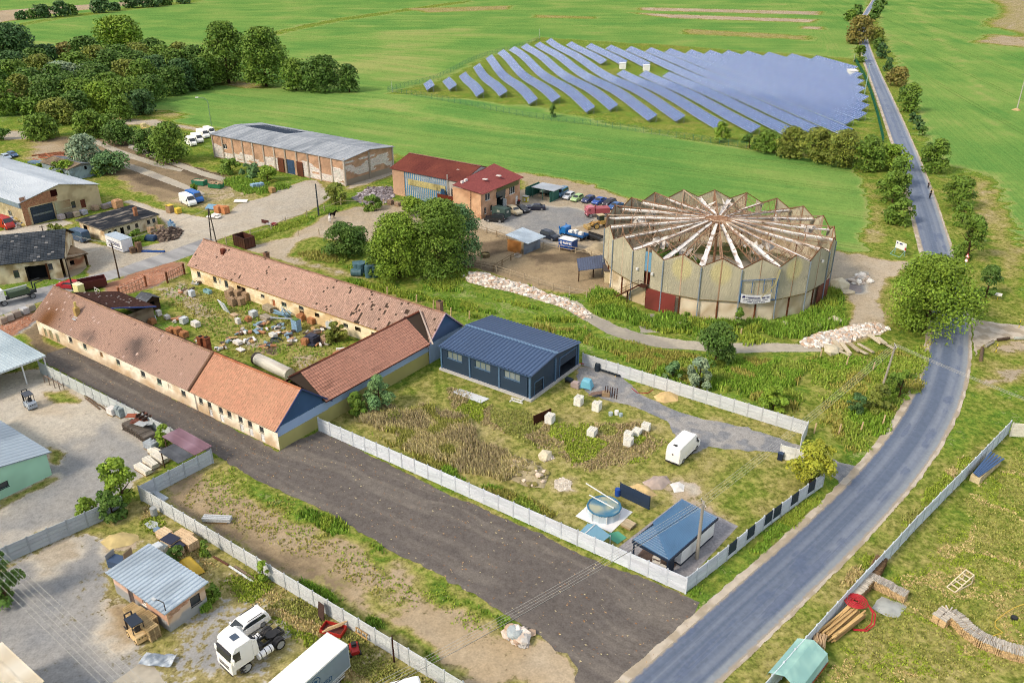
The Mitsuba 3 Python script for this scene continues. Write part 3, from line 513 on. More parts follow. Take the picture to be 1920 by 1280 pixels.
 # ---------------------------------------------------------------- the long barn with a two-coloured roof
PLASTER,PLASTER_DIRTY=s2l(250,242,224)*.92,s2l(190,150,110)*.62
def barn_plaster(p):
 c=stained(PLASTER,s2l(234,214,180)*.8,.5,3,fine=.2)(p)
 low=np.clip((1.35-p[:,2])/1.1+(nz(p,.8,6)-.5)*2.2,0,1)[:,None]
 return c*(1-low*.55)+s2l(196,152,116)*.74*low*.55
b=thing('long_barn','long tiled barn beside the dark yard, half brown and half orange roof, blue gable','barn')
X0,X1,XJ=-135.2,-76.0,-93.6
o=[]
for px,w,hz,kind,col in[(-133.3,.9,1.5,'door',s2l(150,148,120)),(-131.6,1.0,1.7,'door',s2l(158,150,118)),(-129.6,1.0,1.6,'door',s2l(150,150,125)),(-125.4,1.0,1.0,'window',FRAME_G),(-121.3,1.0,1.0,'window',s2l(150,165,145)),
(-116.6,.8,.9,'blind',PLASTER_DIRTY),(-112.2,1.0,1.0,'window',s2l(160,170,150)),(-108.6,.7,.6,'blind',PLASTER),(-105.9,1.1,1.0,'window',FRAME_G),(-101.9,1.1,1.0,'window',s2l(135,165,150)),(-99.3,.9,.9,'blind',PLASTER),(-96.2,1.0,.9,'window',FRAME_G)]:
 o.append((px-X0,w,(.15 if kind=='door' else 1.35),hz,kind,col))
for x in(-92.2,-90.3,-87.9,-86.1,-83.8,-81.9,-79.6):o.append((x-X0,.85,1.45,.95,'window',FRAME_G))
for x in(-90.3,-87.9,-83.8,-81.9,-79.6):o.append((x-X0+.04,.77,.05,1.2,'door',s2l(232,234,236)*.9))
wall(b,(X0,55.2),(X1,55.2),-.05,3.25,barn_plaster,o,cell=.45)
GREEN_PAINT,SKY_PAINT,STEEL_PAINT=s2l(188,184,122)*.74,s2l(172,198,232)*.74,s2l(84,116,158)*.62
def banded(lo):
 a,b2=stained(GREEN_PAINT,GREEN_PAINT*.88,.3,4,fine=.05),stained(SKY_PAINT,SKY_PAINT*.93,.3,5,fine=.05)
 return lambda p:np.where((p[:,2]<lo)[:,None],a(p),b2(p))
wall(b,(X1,55.2),(X1,63.9),-.05,1.95,stained(GREEN_PAINT,GREEN_PAINT*.88,.3,4,fine=.05),name='green_wall_band')
wall(b,(X1+.02,55.2),(X1+.02,63.9),1.95,3.28,stained(SKY_PAINT,SKY_PAINT*.93,.3,5,fine=.05),name='blue_wall_band')
gable(b,(X1,55.0),(X1,64.1),3.25,6.95,stained(STEEL_PAINT,STEEL_PAINT*.9,.3,6,fine=.05))
gable(b,(X0,63.9),(X0,55.2),-.05,6.9,barn_plaster,name='far_gable')
wall(b,(X1,63.9),(X0,63.9),-.05,3.1,barn_plaster,cell=1.2,name='yard_wall')
def brown_tiles(p,r):
 c=s2l(190,160,146)*.68*(1+.14*(r[:,:1]-.5))
 warm=nz(p,.12,3)[:,None];c=c*(1-.3*warm)+s2l(204,164,142)*.68*.3*warm
 rust=np.exp(-((p[:,0]+131.5)/2.4)**2-((p[:,1]-55.4)/2.2)**2)[:,None];c=c*(1-rust)+s2l(140,82,42)*.55*rust
 for x,y,q in((-119.5,55.6,1.0),(-107.5,56.0,1.5),(-108.6,57.2,1.3)):
  k=np.exp(-((p[:,0]-x)/(1.8*q))**2-((p[:,1]-y)/(.75*q))**2)[:,None]*.75*np.clip(nz(p,.8,8)*2,0,1)[:,None];c=c*(1-k)+s2l(86,78,92)*.6*k
 dark=np.clip((-119-p[:,0])/16,0,1)[:,None]*.35;c=c*(1-dark)+s2l(140,112,88)*.6*dark
 return np.where(r[:,2:3]>.988,s2l(214,190,180)*.7,np.where(r[:,2:3]<.01,c*.55,c))
def orange_tiles(p,r):
 k=nz(p,.22,4)[:,None]
 c=s2l(222,172,146)*.70*(1-k)+s2l(210,156,128)*.68*k
 return c*(1+.26*(r[:,:1]-.5))*(1+.05*(r[:,1:]-.5))
A,e,u,n,L,W=tiled(b,(X0-.35,54.75,3.05),(XJ,54.75,3.05),(X0-.35,59.5,7.0),brown_tiles,tw=.38,th=.40,seed=4)
tiled(b,(XJ+.3,54.75,3.08),(X1+.3,54.75,3.08),(XJ+.3,59.5,7.04),orange_tiles,tw=.40,th=.42,seed=5,lath=s2l(120,70,50)*.5)
tiled(b,(X1+.3,64.3,3.05),(X0-.35,64.3,3.05),(X1+.3,59.5,7.0),lambda p,r:s2l(96,74,66)*.6*(1+.3*(r[:,:1]-.5)),tw=.36,th=.33,seed=6)
ridge_tiles(b,(X0-.4,59.5,7.05),(XJ,59.5,7.05),stained(s2l(198,160,136)*.62,s2l(160,130,112)*.6,.9))
ridge_tiles(b,(XJ+.3,59.5,7.09),(X1+.3,59.5,7.09),stained(s2l(206,140,106)*.66,s2l(190,120,90)*.6,.9))
m=MB(stained(s2l(150,118,98)*.6,s2l(110,88,76)*.6,1));m.bar((XJ+.15,54.7,3.2),(XJ+.15,59.5,7.22),.34,.26);part(b,'fire_parapet',m)
m=MB(s2l(60,78,130)*.7);m.bar((X1+.36,54.7,3.02),(X1+.36,59.52,7.05),.09,.2);m.bar((X1+.36,59.52,7.05),(X1+.36,64.3,3.05),.09,.2);part(b,'verge_trim',m,PLA)
m=MB(stained(s2l(150,122,92)*.6,s2l(110,90,70)*.6));m.bar((X0-.3,54.85,2.98),(X1+.3,54.85,2.98),.06,.16);part(b,'eave_board',m)
m=MB(s2l(205,200,195)*.8);m.tube([(XJ+.7,55.1,3.0),(XJ+.7,55.1,.1)],.06);part(b,'downpipe',m,PLA)
chimney(b,(-125.3,57.4),(.75,.75),4.6,6.5,s2l(214,182,120)*.7,False);m=MB(s2l(226,206,130)*.7);m.cyl((-125.3,57.4,6.5),.2,.9,10);part(b,'chimney_pot',m)
m=MB(s2l(170,180,190)*.8);m.quad((-125.8,56.6,4.68),(-124.8,56.6,4.68),(-124.8,57.05,5.03),(-125.8,57.05,5.03));part(b,'chimney_flashing',m,SHM)
for x,y in((-99.4,61.6),(-98.5,61.9)):chimney(b,(x,y),(.8,.8),4.4,6.9,s2l(178,112,84)*.66,True)
# lean-to behind its far end
an=thing('barn_annex','lean-to annex with dark brown tiles and blue gutter behind the long barn','shed')
wall(an,(-124.0,64.0),(-124.0,69.2),-.05,2.9,stained(s2l(170,158,140)*.6,s2l(120,105,90)*.55,.9),name='wall');wall(an,(-124.0,69.2),(-134.4,69.2),-.05,2.7,stained(s2l(170,158,140)*.6,s2l(120,105,90)*.55,.9),cell=1)
tiled(an,(-123.5,69.5,2.75),(-134.8,69.5,2.75),(-123.5,62.0,5.15),lambda p,r:np.where(r[:,2:3]>.97,s2l(190,180,178)*.6,s2l(92,70,66)*.58*(1+.4*(r[:,:1]-.5))),tw=.36,th=.33,seed=7)
m=MB(s2l(70,98,180)*.7);m.bar((-123.45,69.5,2.75),(-123.45,61.9,5.2),.12,.2);part(an,'blue_gutter',m,PLA)
# ---------------------------------------------------------------- linking wing and the yard barn
b=thing('linking_wing','orange tiled wing with light blue and yellow-green front linking the two barns','barn')
wall(b,(-75.98,63.7),(-75.98,84.2),-.05,2.1,stained(GREEN_PAINT,GREEN_PAINT*.88,.3,4,fine=.05),cell=.7,name='green_wall_band')
wall(b,(-75.96,63.7),(-75.96,84.2),2.1,3.55,stained(SKY_PAINT,SKY_PAINT*.93,.3,5,fine=.05),cell=.7,name='blue_wall_band')
wall(b,(-84.5,84.2),(-84.5,63.9),-.05,3.0,barn_plaster,cell=1,name='yard_wall')
def wing_tiles(p,r):
 k=nz(p,.25,14)[:,None];c=s2l(218,166,146)*.68*(1-k)+s2l(208,150,130)*.66*k
 dark=np.clip((nz(p*[1,.3,1],1.1,18)-.60)*6,0,1)[:,None]*.55*np.clip(1.4-np.abs(p[:,1:2]-68)/6,0,1)
 c=c*(1-dark)+s2l(80,55,48)*.5*dark
 return c*(1+.2*(r[:,:1]-.5))
tiled(b,(-75.5,63.0,3.55),(-75.5,84.0,3.55),(-80.0,63.0,6.65),wing_tiles,tw=.40,th=.50,shear=(-2.0,-3.2),seed=8)
tiled(b,(-84.9,84.0,3.0),(-84.9,63.0,3.0),(-80.0,84.0,6.65),wing_tiles,tw=.40,th=.50,seed=9)
ridge_tiles(b,(-80.0,61.0,6.72),(-80.0,87.2,6.72),stained(s2l(150,92,72)*.6,s2l(110,74,64)*.55,.9))
m=MB(stained(s2l(220,206,196)*.7,s2l(180,160,150)*.7));m.bar((-75.0,84.15,3.58),(-79.95,87.1,6.85),.22,.12);part(b,'valley_flashing',m)
m=MB(s2l(120,70,58)*.6);m.bar((-75.45,63.0,3.5),(-75.45,84,3.5),.1,.14);part(b,'eave_board',m)
b=thing('yard_barn','long barn with weathered patchy brown tiles and cream plaster at the junk courtyard','barn')
Y0,Y1=-134.9,-75.9
o=[(x-Y0,w,z,hh,k,c)for x,w,z,hh,k,c in[(-133.0,1.0,1.2,1.1,'window',FRAME_G),(-128.2,1.0,1.2,1.2,'window',FRAME_G),(-126.6,.8,1.2,1.2,'blind',PLASTER),(-124.9,1.0,1.0,1.4,'window',s2l(160,158,150)),(-121.3,2.4,.0,2.2,'hole',(.10,.07,.05)),
(-114.8,1.0,1.5,.6,'window',FRAME_G),(-111.8,.7,.6,1.2,'blind',s2l(170,110,80)),(-109.4,1.3,1.2,.8,'window',s2l(120,140,120)),(-104.9,1.2,1.7,.7,'window',FRAME_G),(-104.8,1.1,.9,.6,'hole',(.1,.07,.05)),(-101.0,1.1,1.4,.7,'hole',(.1,.07,.05)),
(-97.5,.7,1.3,.6,'blind',PLASTER),(-94.3,1.1,1.3,.7,'window',FRAME_G),(-91.6,1.3,1.4,.7,'hole',(.1,.07,.05)),(-88.0,1.1,1.4,.7,'window',FRAME_G),(-86.3,.8,.8,1.1,'blind',s2l(180,150,120))]]
wall(b,(Y0,84.2),(Y1-8,84.2),-.05,3.15,stained(s2l(248,234,204)*.9,s2l(232,206,160)*.82,.5,21,fine=.2),o,cell=.45)
def yard_tiles(p,r):
 k=nz(p,.16,24)[:,None];c=s2l(214,178,160)*.70*(1-k)+s2l(200,164,148)*.70*k
 grey=np.clip((p[:,:1]+104)/20,0,1)*np.clip((91-p[:,1:2])/4,0,1)*.7*np.clip(nz(p,.3,28)[:,None]*1.8,0,1);c=c*(1-grey)+s2l(176,154,144)*.66*grey
 return np.where(r[:,2:3]>.985,s2l(222,196,176)*.7,c*(1+.3*(r[:,:1]-.5)))
def yard_missing(p,r):
 k=np.clip((nz(p*[2.2,.7,.7],.9,31)-.52)*5,0,1)*(.10+.62*np.exp(-((p[:,0]+90)/9)**2))
 return r[:,3]<k*np.clip(.35+(88.5-p[:,1])/3.5,0.2,1)
tiled(b,(Y0-.3,83.75,3.05),(Y1+.2,83.75,3.05),(Y0-.3,88.2,7.0),yard_tiles,tw=.38,th=.40,seed=11,missing=yard_missing)
tiled(b,(Y1+.2,92.7,3.05),(Y0-.3,92.7,3.05),(Y1+.2,88.2,7.0),yard_tiles,tw=.38,th=.40,seed=12)
ridge_tiles(b,(Y0-.3,88.2,7.06),(Y1+.2,88.2,7.06),stained(s2l(184,146,126)*.62,s2l(150,120,104)*.6,.9))
wall(b,(Y1,84.2),(Y1,92.3),-.05,3.3,stained(SKY_PAINT,SKY_PAINT*.93,.3,5),name='blue_wall_band')
gable(b,(Y1+.02,83.9),(Y1+.02,92.5),3.25,6.9,stained(s2l(104,130,172)*.62,STEEL_PAINT,.3,6,fine=.05))
gable(b,(Y0,92.3),(Y0,84.2),-.05,6.9,barn_plaster,name='far_gable');wall(b,(Y1,92.3),(Y0,92.3),-.05,3.1,barn_plaster,cell=1.5,name='back_wall')
m=MB(s2l(206,180,200)*.75);m.bar((Y1+.25,83.7,3.02),(Y1+.25,88.2,7.04),.08,.18);m.bar((Y1+.25,88.2,7.04),(Y1+.25,92.7,3.05),.08,.18);part(b,'verge_trim',m,PLA)
m=MB(stained(s2l(236,196,140)*.7,s2l(214,170,110)*.7));m.bar((Y0,84.1,2.86),(Y1-8,84.1,2.86),.12,.42);part(b,'eave_cornice',m)
chimney(b,(-128.0,87.1),(.8,.7),5.8,6.9,s2l(150,92,78)*.6,False);chimney(b,(-78.9,90.6),(.8,.8),4.6,7.3,s2l(176,146,120)*.62);chimney(b,(-119.6,90.2),(.8,.8),4.8,6.9,s2l(176,140,116)*.62)
# ---------------------------------------------------------------- the dark blue steel hall
NAVY,NAVY_ROOF=s2l(50,72,98)*.62,s2l(74,100,140)*.66
b=thing('steel_hall','new dark blue steel hall with ribbed gable roof and wide windows','hall')
H0,H1,V0,V1=-73.1,-57.05,83.9,96.6
m=MB(stained(s2l(214,214,214)*.7,s2l(190,186,176)*.7));m.box(((H0+H1)/2,(V0+V1)/2,.1),(H1-H0+.7,V1-V0+.7,.5));part(b,'plinth',m)
def hall_wall(p):return NAVY*(1-.10*((p[:,2:3]*1.0)%1<.08))*(1+.05*(nz(p,.6,3)[:,None]-.5))
P=wall(b,(H0,V0),(H1,V0),.35,4.0,hall_wall,[(x,2.75,2.35,1.15,'window',NAVY_LIGHT)for x in(1.1,6.3,11.5)],mat=PLA)
wall(b,(H1,V0),(H1,V1),.35,4.02,hall_wall,[(1.05,2.15,.36,2.0,'door',s2l(40,58,80)*.6),(7.6,4.4,.36,1.75,'hole',s2l(50,60,72)*.6)],mat=PLA,name='gable_wall')
gable(b,(H1,V0),(H1,V1),4.02,4.85,hall_wall,mat=PLA);wall(b,(H0,V1),(H0,V0),.35,4.0,hall_wall,cell=2,mat=PLA);gable(b,(H0,V1),(H0,V0),4.0,4.85,hall_wall,mat=PLA);wall(b,(H1,V1),(H0,V1),.35,4.0,hall_wall,cell=2,mat=PLA)
m=MB(s2l(46,66,90)*.62)
for i in range(3):m.box((H1+.05,V0+9.8,2.2+.43*i+.2),(.06,4.4,.41))
part(b,'overhead_door',m,PLA)
m=MB(NAVY_LIGHT)
for a,e2 in(((H1+.04,V0+7.5,.36),(H1+.04,V0+7.5,3.55)),((H1+.04,V0+12.1,.36),(H1+.04,V0+12.1,3.55)),((H1+.04,V0+7.5,3.52),(H1+.04,V0+12.1,3.52)),((H1+.04,V0+1.0,.36),(H1+.04,V0+1.0,2.4)),((H1+.04,V0+3.25,.36),(H1+.04,V0+3.25,2.4)),((H1+.04,V0+1.0,2.4),(H1+.04,V0+3.25,2.4))):m.bar(a,e2,.1)
part(b,'opening_trim',m,PLA)
for x,y in((H0,V0-.03),(H0+5.35,V0-.03),(H0+10.7,V0-.03),(H1-.05,V0-.03),(H1+.03,V0+6.3),(H1+.03,V1-.05)):
 part(b,'corner_trim',MB(NAVY_LIGHT).box((x,y,2.2),(.24,.24,3.75)),PLA)
for a,c in(((H0-.35,V0-.3,4.0),(H0-.35,(V0+V1)/2,4.86)),((H1+.35,V1+.3,4.0),(H1+.35,(V0+V1)/2,4.86))):
 xa,xb=(H0-.35,H1+.35)if a[1]<90 else(H1+.35,H0-.35)
 ribbed(b,(xa,a[1],4.02),(xb,a[1],4.02),(xb,c[1],4.88),(xa,c[1],4.88),stained(NAVY_ROOF,NAVY_ROOF*.93,.2,3,fine=.04),period=.62,depth=.13,cut=.5)
m=MB(s2l(110,146,184)*.66);m.bar((H0-.38,(V0+V1)/2,4.95),(H1+.38,(V0+V1)/2,4.95),.5,.06);part(b,'ridge_cap',m,SHM)
m=MB(s2l(60,84,112)*.62);m.tube([(H1-.5,V0-.12,3.9),(H1-.5,V0-.12,.35),(H1-.75,V0-.3,.15)],.06);part(b,'downpipe',m,PLA)
m=MB(s2l(62,88,120)*.66);m.bar((H0-.35,V0-.36,3.93),(H1+.35,V0-.36,3.93),.12,.12);part(b,'gutter',m,PLA)
# ---------------------------------------------------------------- the other farm buildings
def window_on(h,c,w,hgt,ang,col=FRAME_W):
 """A stand-alone window set 3 mm proud of a wall: centre c, facing ang."""
 m=MB(col);R=rz(ang)
 for a,s in(((0,0,hgt/2),(w+.1,.08,.08)),((0,0,-hgt/2),(w+.16,.14,.07)),((-w/2,0,0),(.08,.08,hgt)),((w/2,0,0),(.08,.08,hgt)),((0,0,0),(.06,.06,hgt))):m.box(a,s)
 m.move(ang,c);k=part(h,'window',m,PLA)
 part(k,'pane',MB((.03,.04,.05)).box((0,0,0),(w,.03,hgt)).move(ang,c),DGL)
def stain_roof(a,b,s=.25,**k):return stained(s2l(*a)*.72,s2l(*b)*.68,s,3,**k)
# brick and block warehouse beyond the paddock
BRICK,BLOCK=s2l(216,178,150)*.70,s2l(236,230,226)*.74
b=thing('brick_warehouse','long warehouse of brick and white blocks with concrete posts and grey roof','warehouse')
W0,W1,Y0,Y1=-212.5,-158.5,147.2,165.2;Z=6.75
wall(b,(W0,Y0),(W1,Y0),-.05,Z,stained(BRICK,BRICK*.72,.5,2,fine=.25),[(4.4,1.9,3.2,1.3,'window',FRAME_W),(31.6,3.2,.02,3.9,'gate',s2l(70,100,140)*.6)],cell=.6)
wall(b,(W1,Y0),(W1,Y1),-.05,Z,stained(BRICK,BRICK*.7,.5,7,fine=.25),cell=.6,name='gable_wall');gable(b,(W1,Y0),(W1,Y1),Z,7.75,stained(BRICK,BRICK*.7,.5,8,fine=.25))
wall(b,(W1,Y1),(W0,Y1),-.05,Z,stained(BRICK,BRICK*.7),cell=3);wall(b,(W0,Y1),(W0,Y0),-.05,Z,stained(BRICK,BRICK*.7),cell=3);gable(b,(W0,Y1),(W0,Y0),Z,7.75,BRICK)
def white_courses(s,z,r):
 k=meshkit.noise(np.c_[s*.28,z*1.1,s*0+2.5],4);low=z<3.6+1.8*meshkit.noise(np.c_[s*.2,s*0,s*0+9],5)-.9
 bay=(np.floor(s/4.5)%3!=1)|(z<2.2);return low&(k>.34)&bay&(z>.3)
bricked(b,(W0,Y0),(W1,Y0),0,5.4,BLOCK,None,.62,.26,'block_courses',5,lambda s,z,r:white_courses(s,z,r)&~((s>28.3)&(s<38.2)&(z<4.2)),.03)
bricked(b,(W1,Y0),(W1,Y1),1.5,6.2,BLOCK,None,.62,.26,'block_courses',6,lambda s,z,r:(meshkit.noise(np.c_[s*.22,np.floor(z/.52)*.9,s*0+1.5],7)>.47)&(np.abs(s-9)>.3),.03)
m=MB(stained(s2l(196,188,172)*.66,s2l(160,152,138)*.62));m.box((W1+.04,(Y0+Y1)/2,.7),(.1,Y1-Y0-.2,1.5));part(b,'concrete_plinth',m)
for i in range(13):part(b,'concrete_post',MB(stained(s2l(216,206,194)*.68,s2l(180,168,154)*.62,1)).box((W0+i*4.5,Y0-.08,Z/2),(.42,.34,Z)))
for y in(Y0,(Y0+Y1)/2,Y1):part(b,'concrete_post',MB(stained(s2l(214,206,196)*.68,s2l(180,170,156)*.62,1)).box((W1+.1,y,Z/2+.2),(.34,.44,Z+.4)))
for x in(28.6,36.2):part(b,'gate_leaf',MB(stained(s2l(124,72,54)*.6,s2l(90,52,40)*.55,1.2)).box((W0+x+.9,Y0-.28,2.0),(2.3,.1,3.9)),PLA,label='rusty brown sliding gate leaf')
gr=lambda p:(lambda k:s2l(188,196,206)*.66*(1-k)+s2l(150,160,172)*.62*k)(np.clip((nz(p*[1,.25,1],.5,3)-.40)*3,0,1)[:,None])*(1+.1*(nz(p,3,5)[:,None]-.5))
for(ya,yb)in((Y0-.5,156.2),(Y1+.5,156.2)):
 xs=np.linspace(W0-.6,W1+.7,28);m=MB(gr)
 m.quad((xs[0],ya,Z+.12),(xs[-1],ya,Z+.12),(xs[-1],yb,7.95),(xs[0],yb,7.95),nx=90,ny=18);m.quad((xs[0],ya,Z-.02),(xs[-1],ya,Z-.02),(xs[-1],yb,7.82),(xs[0],yb,7.82));m.quad((xs[0],ya,Z-.02),(xs[-1],ya,Z-.02),(xs[-1],ya,Z+.12),(xs[0],ya,Z+.12));m.quad((xs[-1],ya,Z-.02),(xs[-1],ya,Z+.12),(xs[-1],yb,7.95),(xs[-1],yb,7.82))
 part(b,'roof_felt',m)
 m=MB(gr)
 for x in xs[1:-1]:m.bar((x,ya,Z+.14),(x,yb,7.97),.16,.04)
 part(b,'roof_seams',m,kind='stuff')
m=MB(s2l(76,88,106)*.6);q=(W0+4,156.6,7.97),(W0+22,156.6,7.97),(W0+22,163.5,7.12),(W0+4,163.5,7.12);m.quad(*q);m.quad((W0+4,156.6,7.97),(W0+22,156.6,7.97),(W0+22,154.2,7.70),(W0+2.5,154.2,7.70));m.move(0,(0,0,.012));part(b,'new_roof_felt',m,label='dark patch of new roof felt')
# stable hall with the red roof and its two-storey brick house
b=thing('red_roof_hall','hall with red-brown roof, blue cladding and attached two storey brick house','building')
R0,R1,RA,RB=-143.2,-120.9,149.0,163.0
o=[(18.6,1.0,2.4,2.0,'window',FRAME_W),(20.2,.9,2.4,2.2,'door',s2l(40,44,48)*.6)]
wall(b,(R0,RA),(R1,RA),-.05,6.6,stained(s2l(214,208,200)*.7,s2l(186,180,172)*.66),o,cell=.8)
wall(b,(R1,RB),(R0,RB),-.05,6.6,BRICK,cell=3);wall(b,(R0,RB),(R0,RA),-.05,6.6,BRICK,cell=3);gable(b,(R0,RB),(R0,RA),6.6,8.7,BRICK)
wall(b,(R1,RA),(R1,RB),-.05,6.6,s2l(206,204,200)*.7,cell=2);gable(b,(R1+.02,RA),(R1+.02,RB),6.55,8.75,s2l(206,206,206)*.7)
part(b,'brick_bay',MB(stained(BRICK*1.05,BRICK*.8,.8,fine=.2)).box((R0+1.95,RA-.05,3.25),(3.9,.2,6.6)))
CLAD=s2l(108,160,200)*.64
ribbed(b,(R0+3.9,RA-.02,.05),(R0+17.6,RA-.02,.05),(R0+17.6,RA-.02,6.5),(R0+3.9,RA-.02,6.5),stained(CLAD,CLAD*.85,.4),period=.6,depth=-.05,name='blue_cladding',mat=PLA,cut=.5)
m=MB(stained(s2l(214,200,140)*.68,s2l(170,160,110)*.6,.8));n=14
for i in range(n):m.box((R0+5.0+i*.86+.4,RA-.12,4.0-.0),(.82,.05,1.5))
part(b,'rooflight_strip',m,PLA)
RUST=lambda p:(lambda k:s2l(120,70,66)*.62*(1-k)+s2l(142,84,74)*.62*k)(np.clip((nz(p,.3,3)-.35)*3,0,1)[:,None])*(1+.12*(nz(p,2,5)[:,None]-.5))
ribbed(b,(R0-.6,RA-.5,6.55),(R1+.1,RA-.5,6.55),(R1+.1,156,8.85),(R0-.6,156,8.85),RUST,period=.9,depth=.05,mat='matte',cut=.1)
ribbed(b,(R1+.1,RB+.5,6.55),(R0-.6,RB+.5,6.55),(R0-.6,156,8.85),(R1+.1,156,8.85),RUST,period=.9,depth=.05,mat='matte',cut=.1)
part(b,'ridge_cap',MB(s2l(166,120,112)*.64).bar((R0-.6,156,8.95),(R1+.1,156,8.95),.5,.08))
m=MB(s2l(214,190,180)*.7);m.box((-125.5,153,8.0),(.6,.5,.1));m.box((-127,151.5,7.4),(.3,.3,.12));part(b,'roof_patch',m,kind='stuff')
part(b,'flue',MB(s2l(190,186,180)*.7).cyl((R0+17.9,RA-.35,3.0),.13,4.8,10),SHM)
E0,E1,EA,EB=R1,-112.7,145.2,160.6
HB=stained(s2l(232,190,156)*.74,s2l(212,164,132)*.7,.6,9,fine=.15)
b2=b
wall(b,(E0,EA),(E1,EA),-.05,6.3,HB,[(1.9,.95,.9,1.4,'window',FRAME_W)],cell=.7,name='house_wall')
wall(b,(E1,EA),(E1,EB),-.05,6.3,HB,[(1.2,.8,.9,1.5,'window',FRAME_W),(3.5,.9,1.0,1.4,'window',FRAME_W),(1.6,1.9,3.9,1.6,'window',FRAME_W),(11.0,2.3,3.1,1.7,'window',FRAME_W),(6.0,2.2,.02,3.6,'hole',s2l(60,74,78)*.6),(13.6,1.0,.05,2.2,'door',FRAME_W)],cell=.7,name='house_wall')
m=MB(s2l(46,74,84)*.6);m.box((E1+.05,EA+7.6,4.35),(.08,3.6,1.4));m.box((E1+.05,EA+8.7,1.9),(.08,1.0,3.6));part(b,'entrance_glazing',m,DGL)
part(b,'open_door',MB(s2l(226,236,240)*.8).box((E1+.55,EA+8.35,1.55),(1.1,.08,2.9)),PLA,label='white entrance door standing open')
m=MB(stained(s2l(160,158,110)*.66,s2l(130,130,92)*.6,.8));m.box((E1+.04,EA+10.4,5.6),(.08,8.8,1.5));part(b,'olive_fascia',m)
m=MB(s2l(236,220,206)*.74);m.box((E1+.03,EA+8.8,3.1),(.05,2.8,.14));part(b,'floor_band',m,kind='stuff')
RED2=lambda p:s2l(152,88,88)*.66*(1+.08*(nz(p,.5,5)[:,None]-.5))
ribbed(b,(E1+.9,EB+.4,6.45),(E1+.9,EA-.5,6.1),(E0+.2,EA-.4,6.85),(E0+.2,EB+.4,8.5),RED2,period=.6,depth=.05,name='house_roof',mat='matte',cut=.2)
for y,x in((151.5,-116.2),(155.2,-115.0)):
 k=part(b,'skylight',MB(s2l(220,214,210)*.75).box((x,y,7.42+(y-151.5)*.06),(1.2,.8,.16)),PLA)
m=MB(s2l(230,230,230)*.8);m.box((-119.6,148.5,7.3),(.5,.9,.6));m.box((-119.6,147.2,7.2),(.5,.7,.5));part(b,'air_unit',m,PLA,kind='stuff')
part(b,'downpipe',MB(s2l(90,60,52)*.6).tube([(E1-2.8,EA-.08,6.0),(E1-3.0,EA-.08,.2)],.07),PLA)
part(b,'balcony',MB(s2l(128,66,50)*.6).box((R0+18.5,RA-1.0,2.25),(5.2,1.8,.14)).box((R0+18.5,RA-1.9,2.8),(5.2,.08,.9)),label='wooden balcony with red flower boxes')
part(b,'blue_tarp_screen',MB(s2l(60,90,122)*.66).box((R0+16.8,RA-.9,3.4),(1.2,.06,1.7)))
k=thing('site_cabin','turquoise flat-roofed cabin half hidden behind the willow below the red hall','cabin')
m=MB(s2l(96,198,206)*.66);m.box((-124.6,143.5,1.3),(5.5,2.4,2.6));part(k,'wall',m,PLA);part(k,'roof',MB(s2l(150,180,206)*.72).box((-124.6,143.5,2.68),(5.9,2.8,.16)),SHM)
# big grey-roofed hall on the left
b=thing('grey_roof_hall','cream rendered hall with pale grey sheet roof and dark sectional door','hall')
G0,G1,GA,GB=-240.0,-193.3,82.4,100.6;Z=5.4
REN=stained(s2l(222,208,170)*.72,s2l(196,180,144)*.68,.5,5,fine=.1)
wall(b,(G1,GA),(G1,GB),-.05,Z,REN,[(1.7,5.2,.02,3.9,'sectional',s2l(44,64,84)*.6),(11.0,1.0,1.5,1.5,'window',s2l(110,100,92)*.6),(13.2,1.2,.9,2.0,'door',s2l(120,62,44)*.6)],cell=.6,name='gable_wall');gable(b,(G1,GA),(G1,GB),Z,7.6,REN)
bricked(b,(G1,GA),(G1,GB),.1,6.6,s2l(190,140,110)*.66,None,.4,.25,'exposed_brickwork',9,lambda s,z,r:((z>4.1)&(s<8.2)&(z<5.3+s*.24))|(s<1.4),.025)
m=MB(s2l(60,30,28)*.6);m.box((G1+.03,GA+7.7,5.9),(.06,1.5,1.5));part(b,'loft_hatch',m)
m=MB(stained(s2l(196,202,168)*.68,s2l(160,130,96)*.6,1.2));m.box((G1+.2,GA+9.0,1.9),(.1,3.6,3.7));
for z in(.5,1.9,3.3):m.box((G1+.27,GA+9.0,z),(.06,3.6,.16))
part(b,'folding_gate',m,PLA,label='pale green folding gate leaves pushed aside')
wall(b,(G0,GA),(G1,GA),-.05,Z,stained(s2l(226,216,186)*.72,s2l(200,186,150)*.68),[(39.6,1.6,1.2,1.4,'window',FRAME_W),(32.0,2,1.2,1.4,'window',FRAME_W)],cell=1.2);wall(b,(G1,GB),(G0,GB),-.05,Z,REN,cell=4)
gs=lambda p:(lambda k:s2l(206,216,226)*.70*(1-k)+s2l(180,192,204)*.66*k)(np.clip((nz(p*[.3,1,1],.3,3)-.35)*3,0,1)[:,None])
ribbed(b,(G0,GA-.5,Z+.1),(G1+.4,GA-.5,Z+.1),(G1+.4,91.5,7.7),(G0,91.5,7.7),gs,period=1.0,depth=.04,cut=.1,rows=8);ribbed(b,(G1+.4,GB+.5,Z+.1),(G0,GB+.5,Z+.1),(G0,91.5,7.7),(G1+.4,91.5,7.7),gs,period=1.0,depth=.04,cut=.1,rows=8)
part(b,'eave_band',MB(s2l(140,160,180)*.66).box(((G0+G1)/2,GA-.25,Z-.55),(G1-G0,.3,1.1)),SHM)
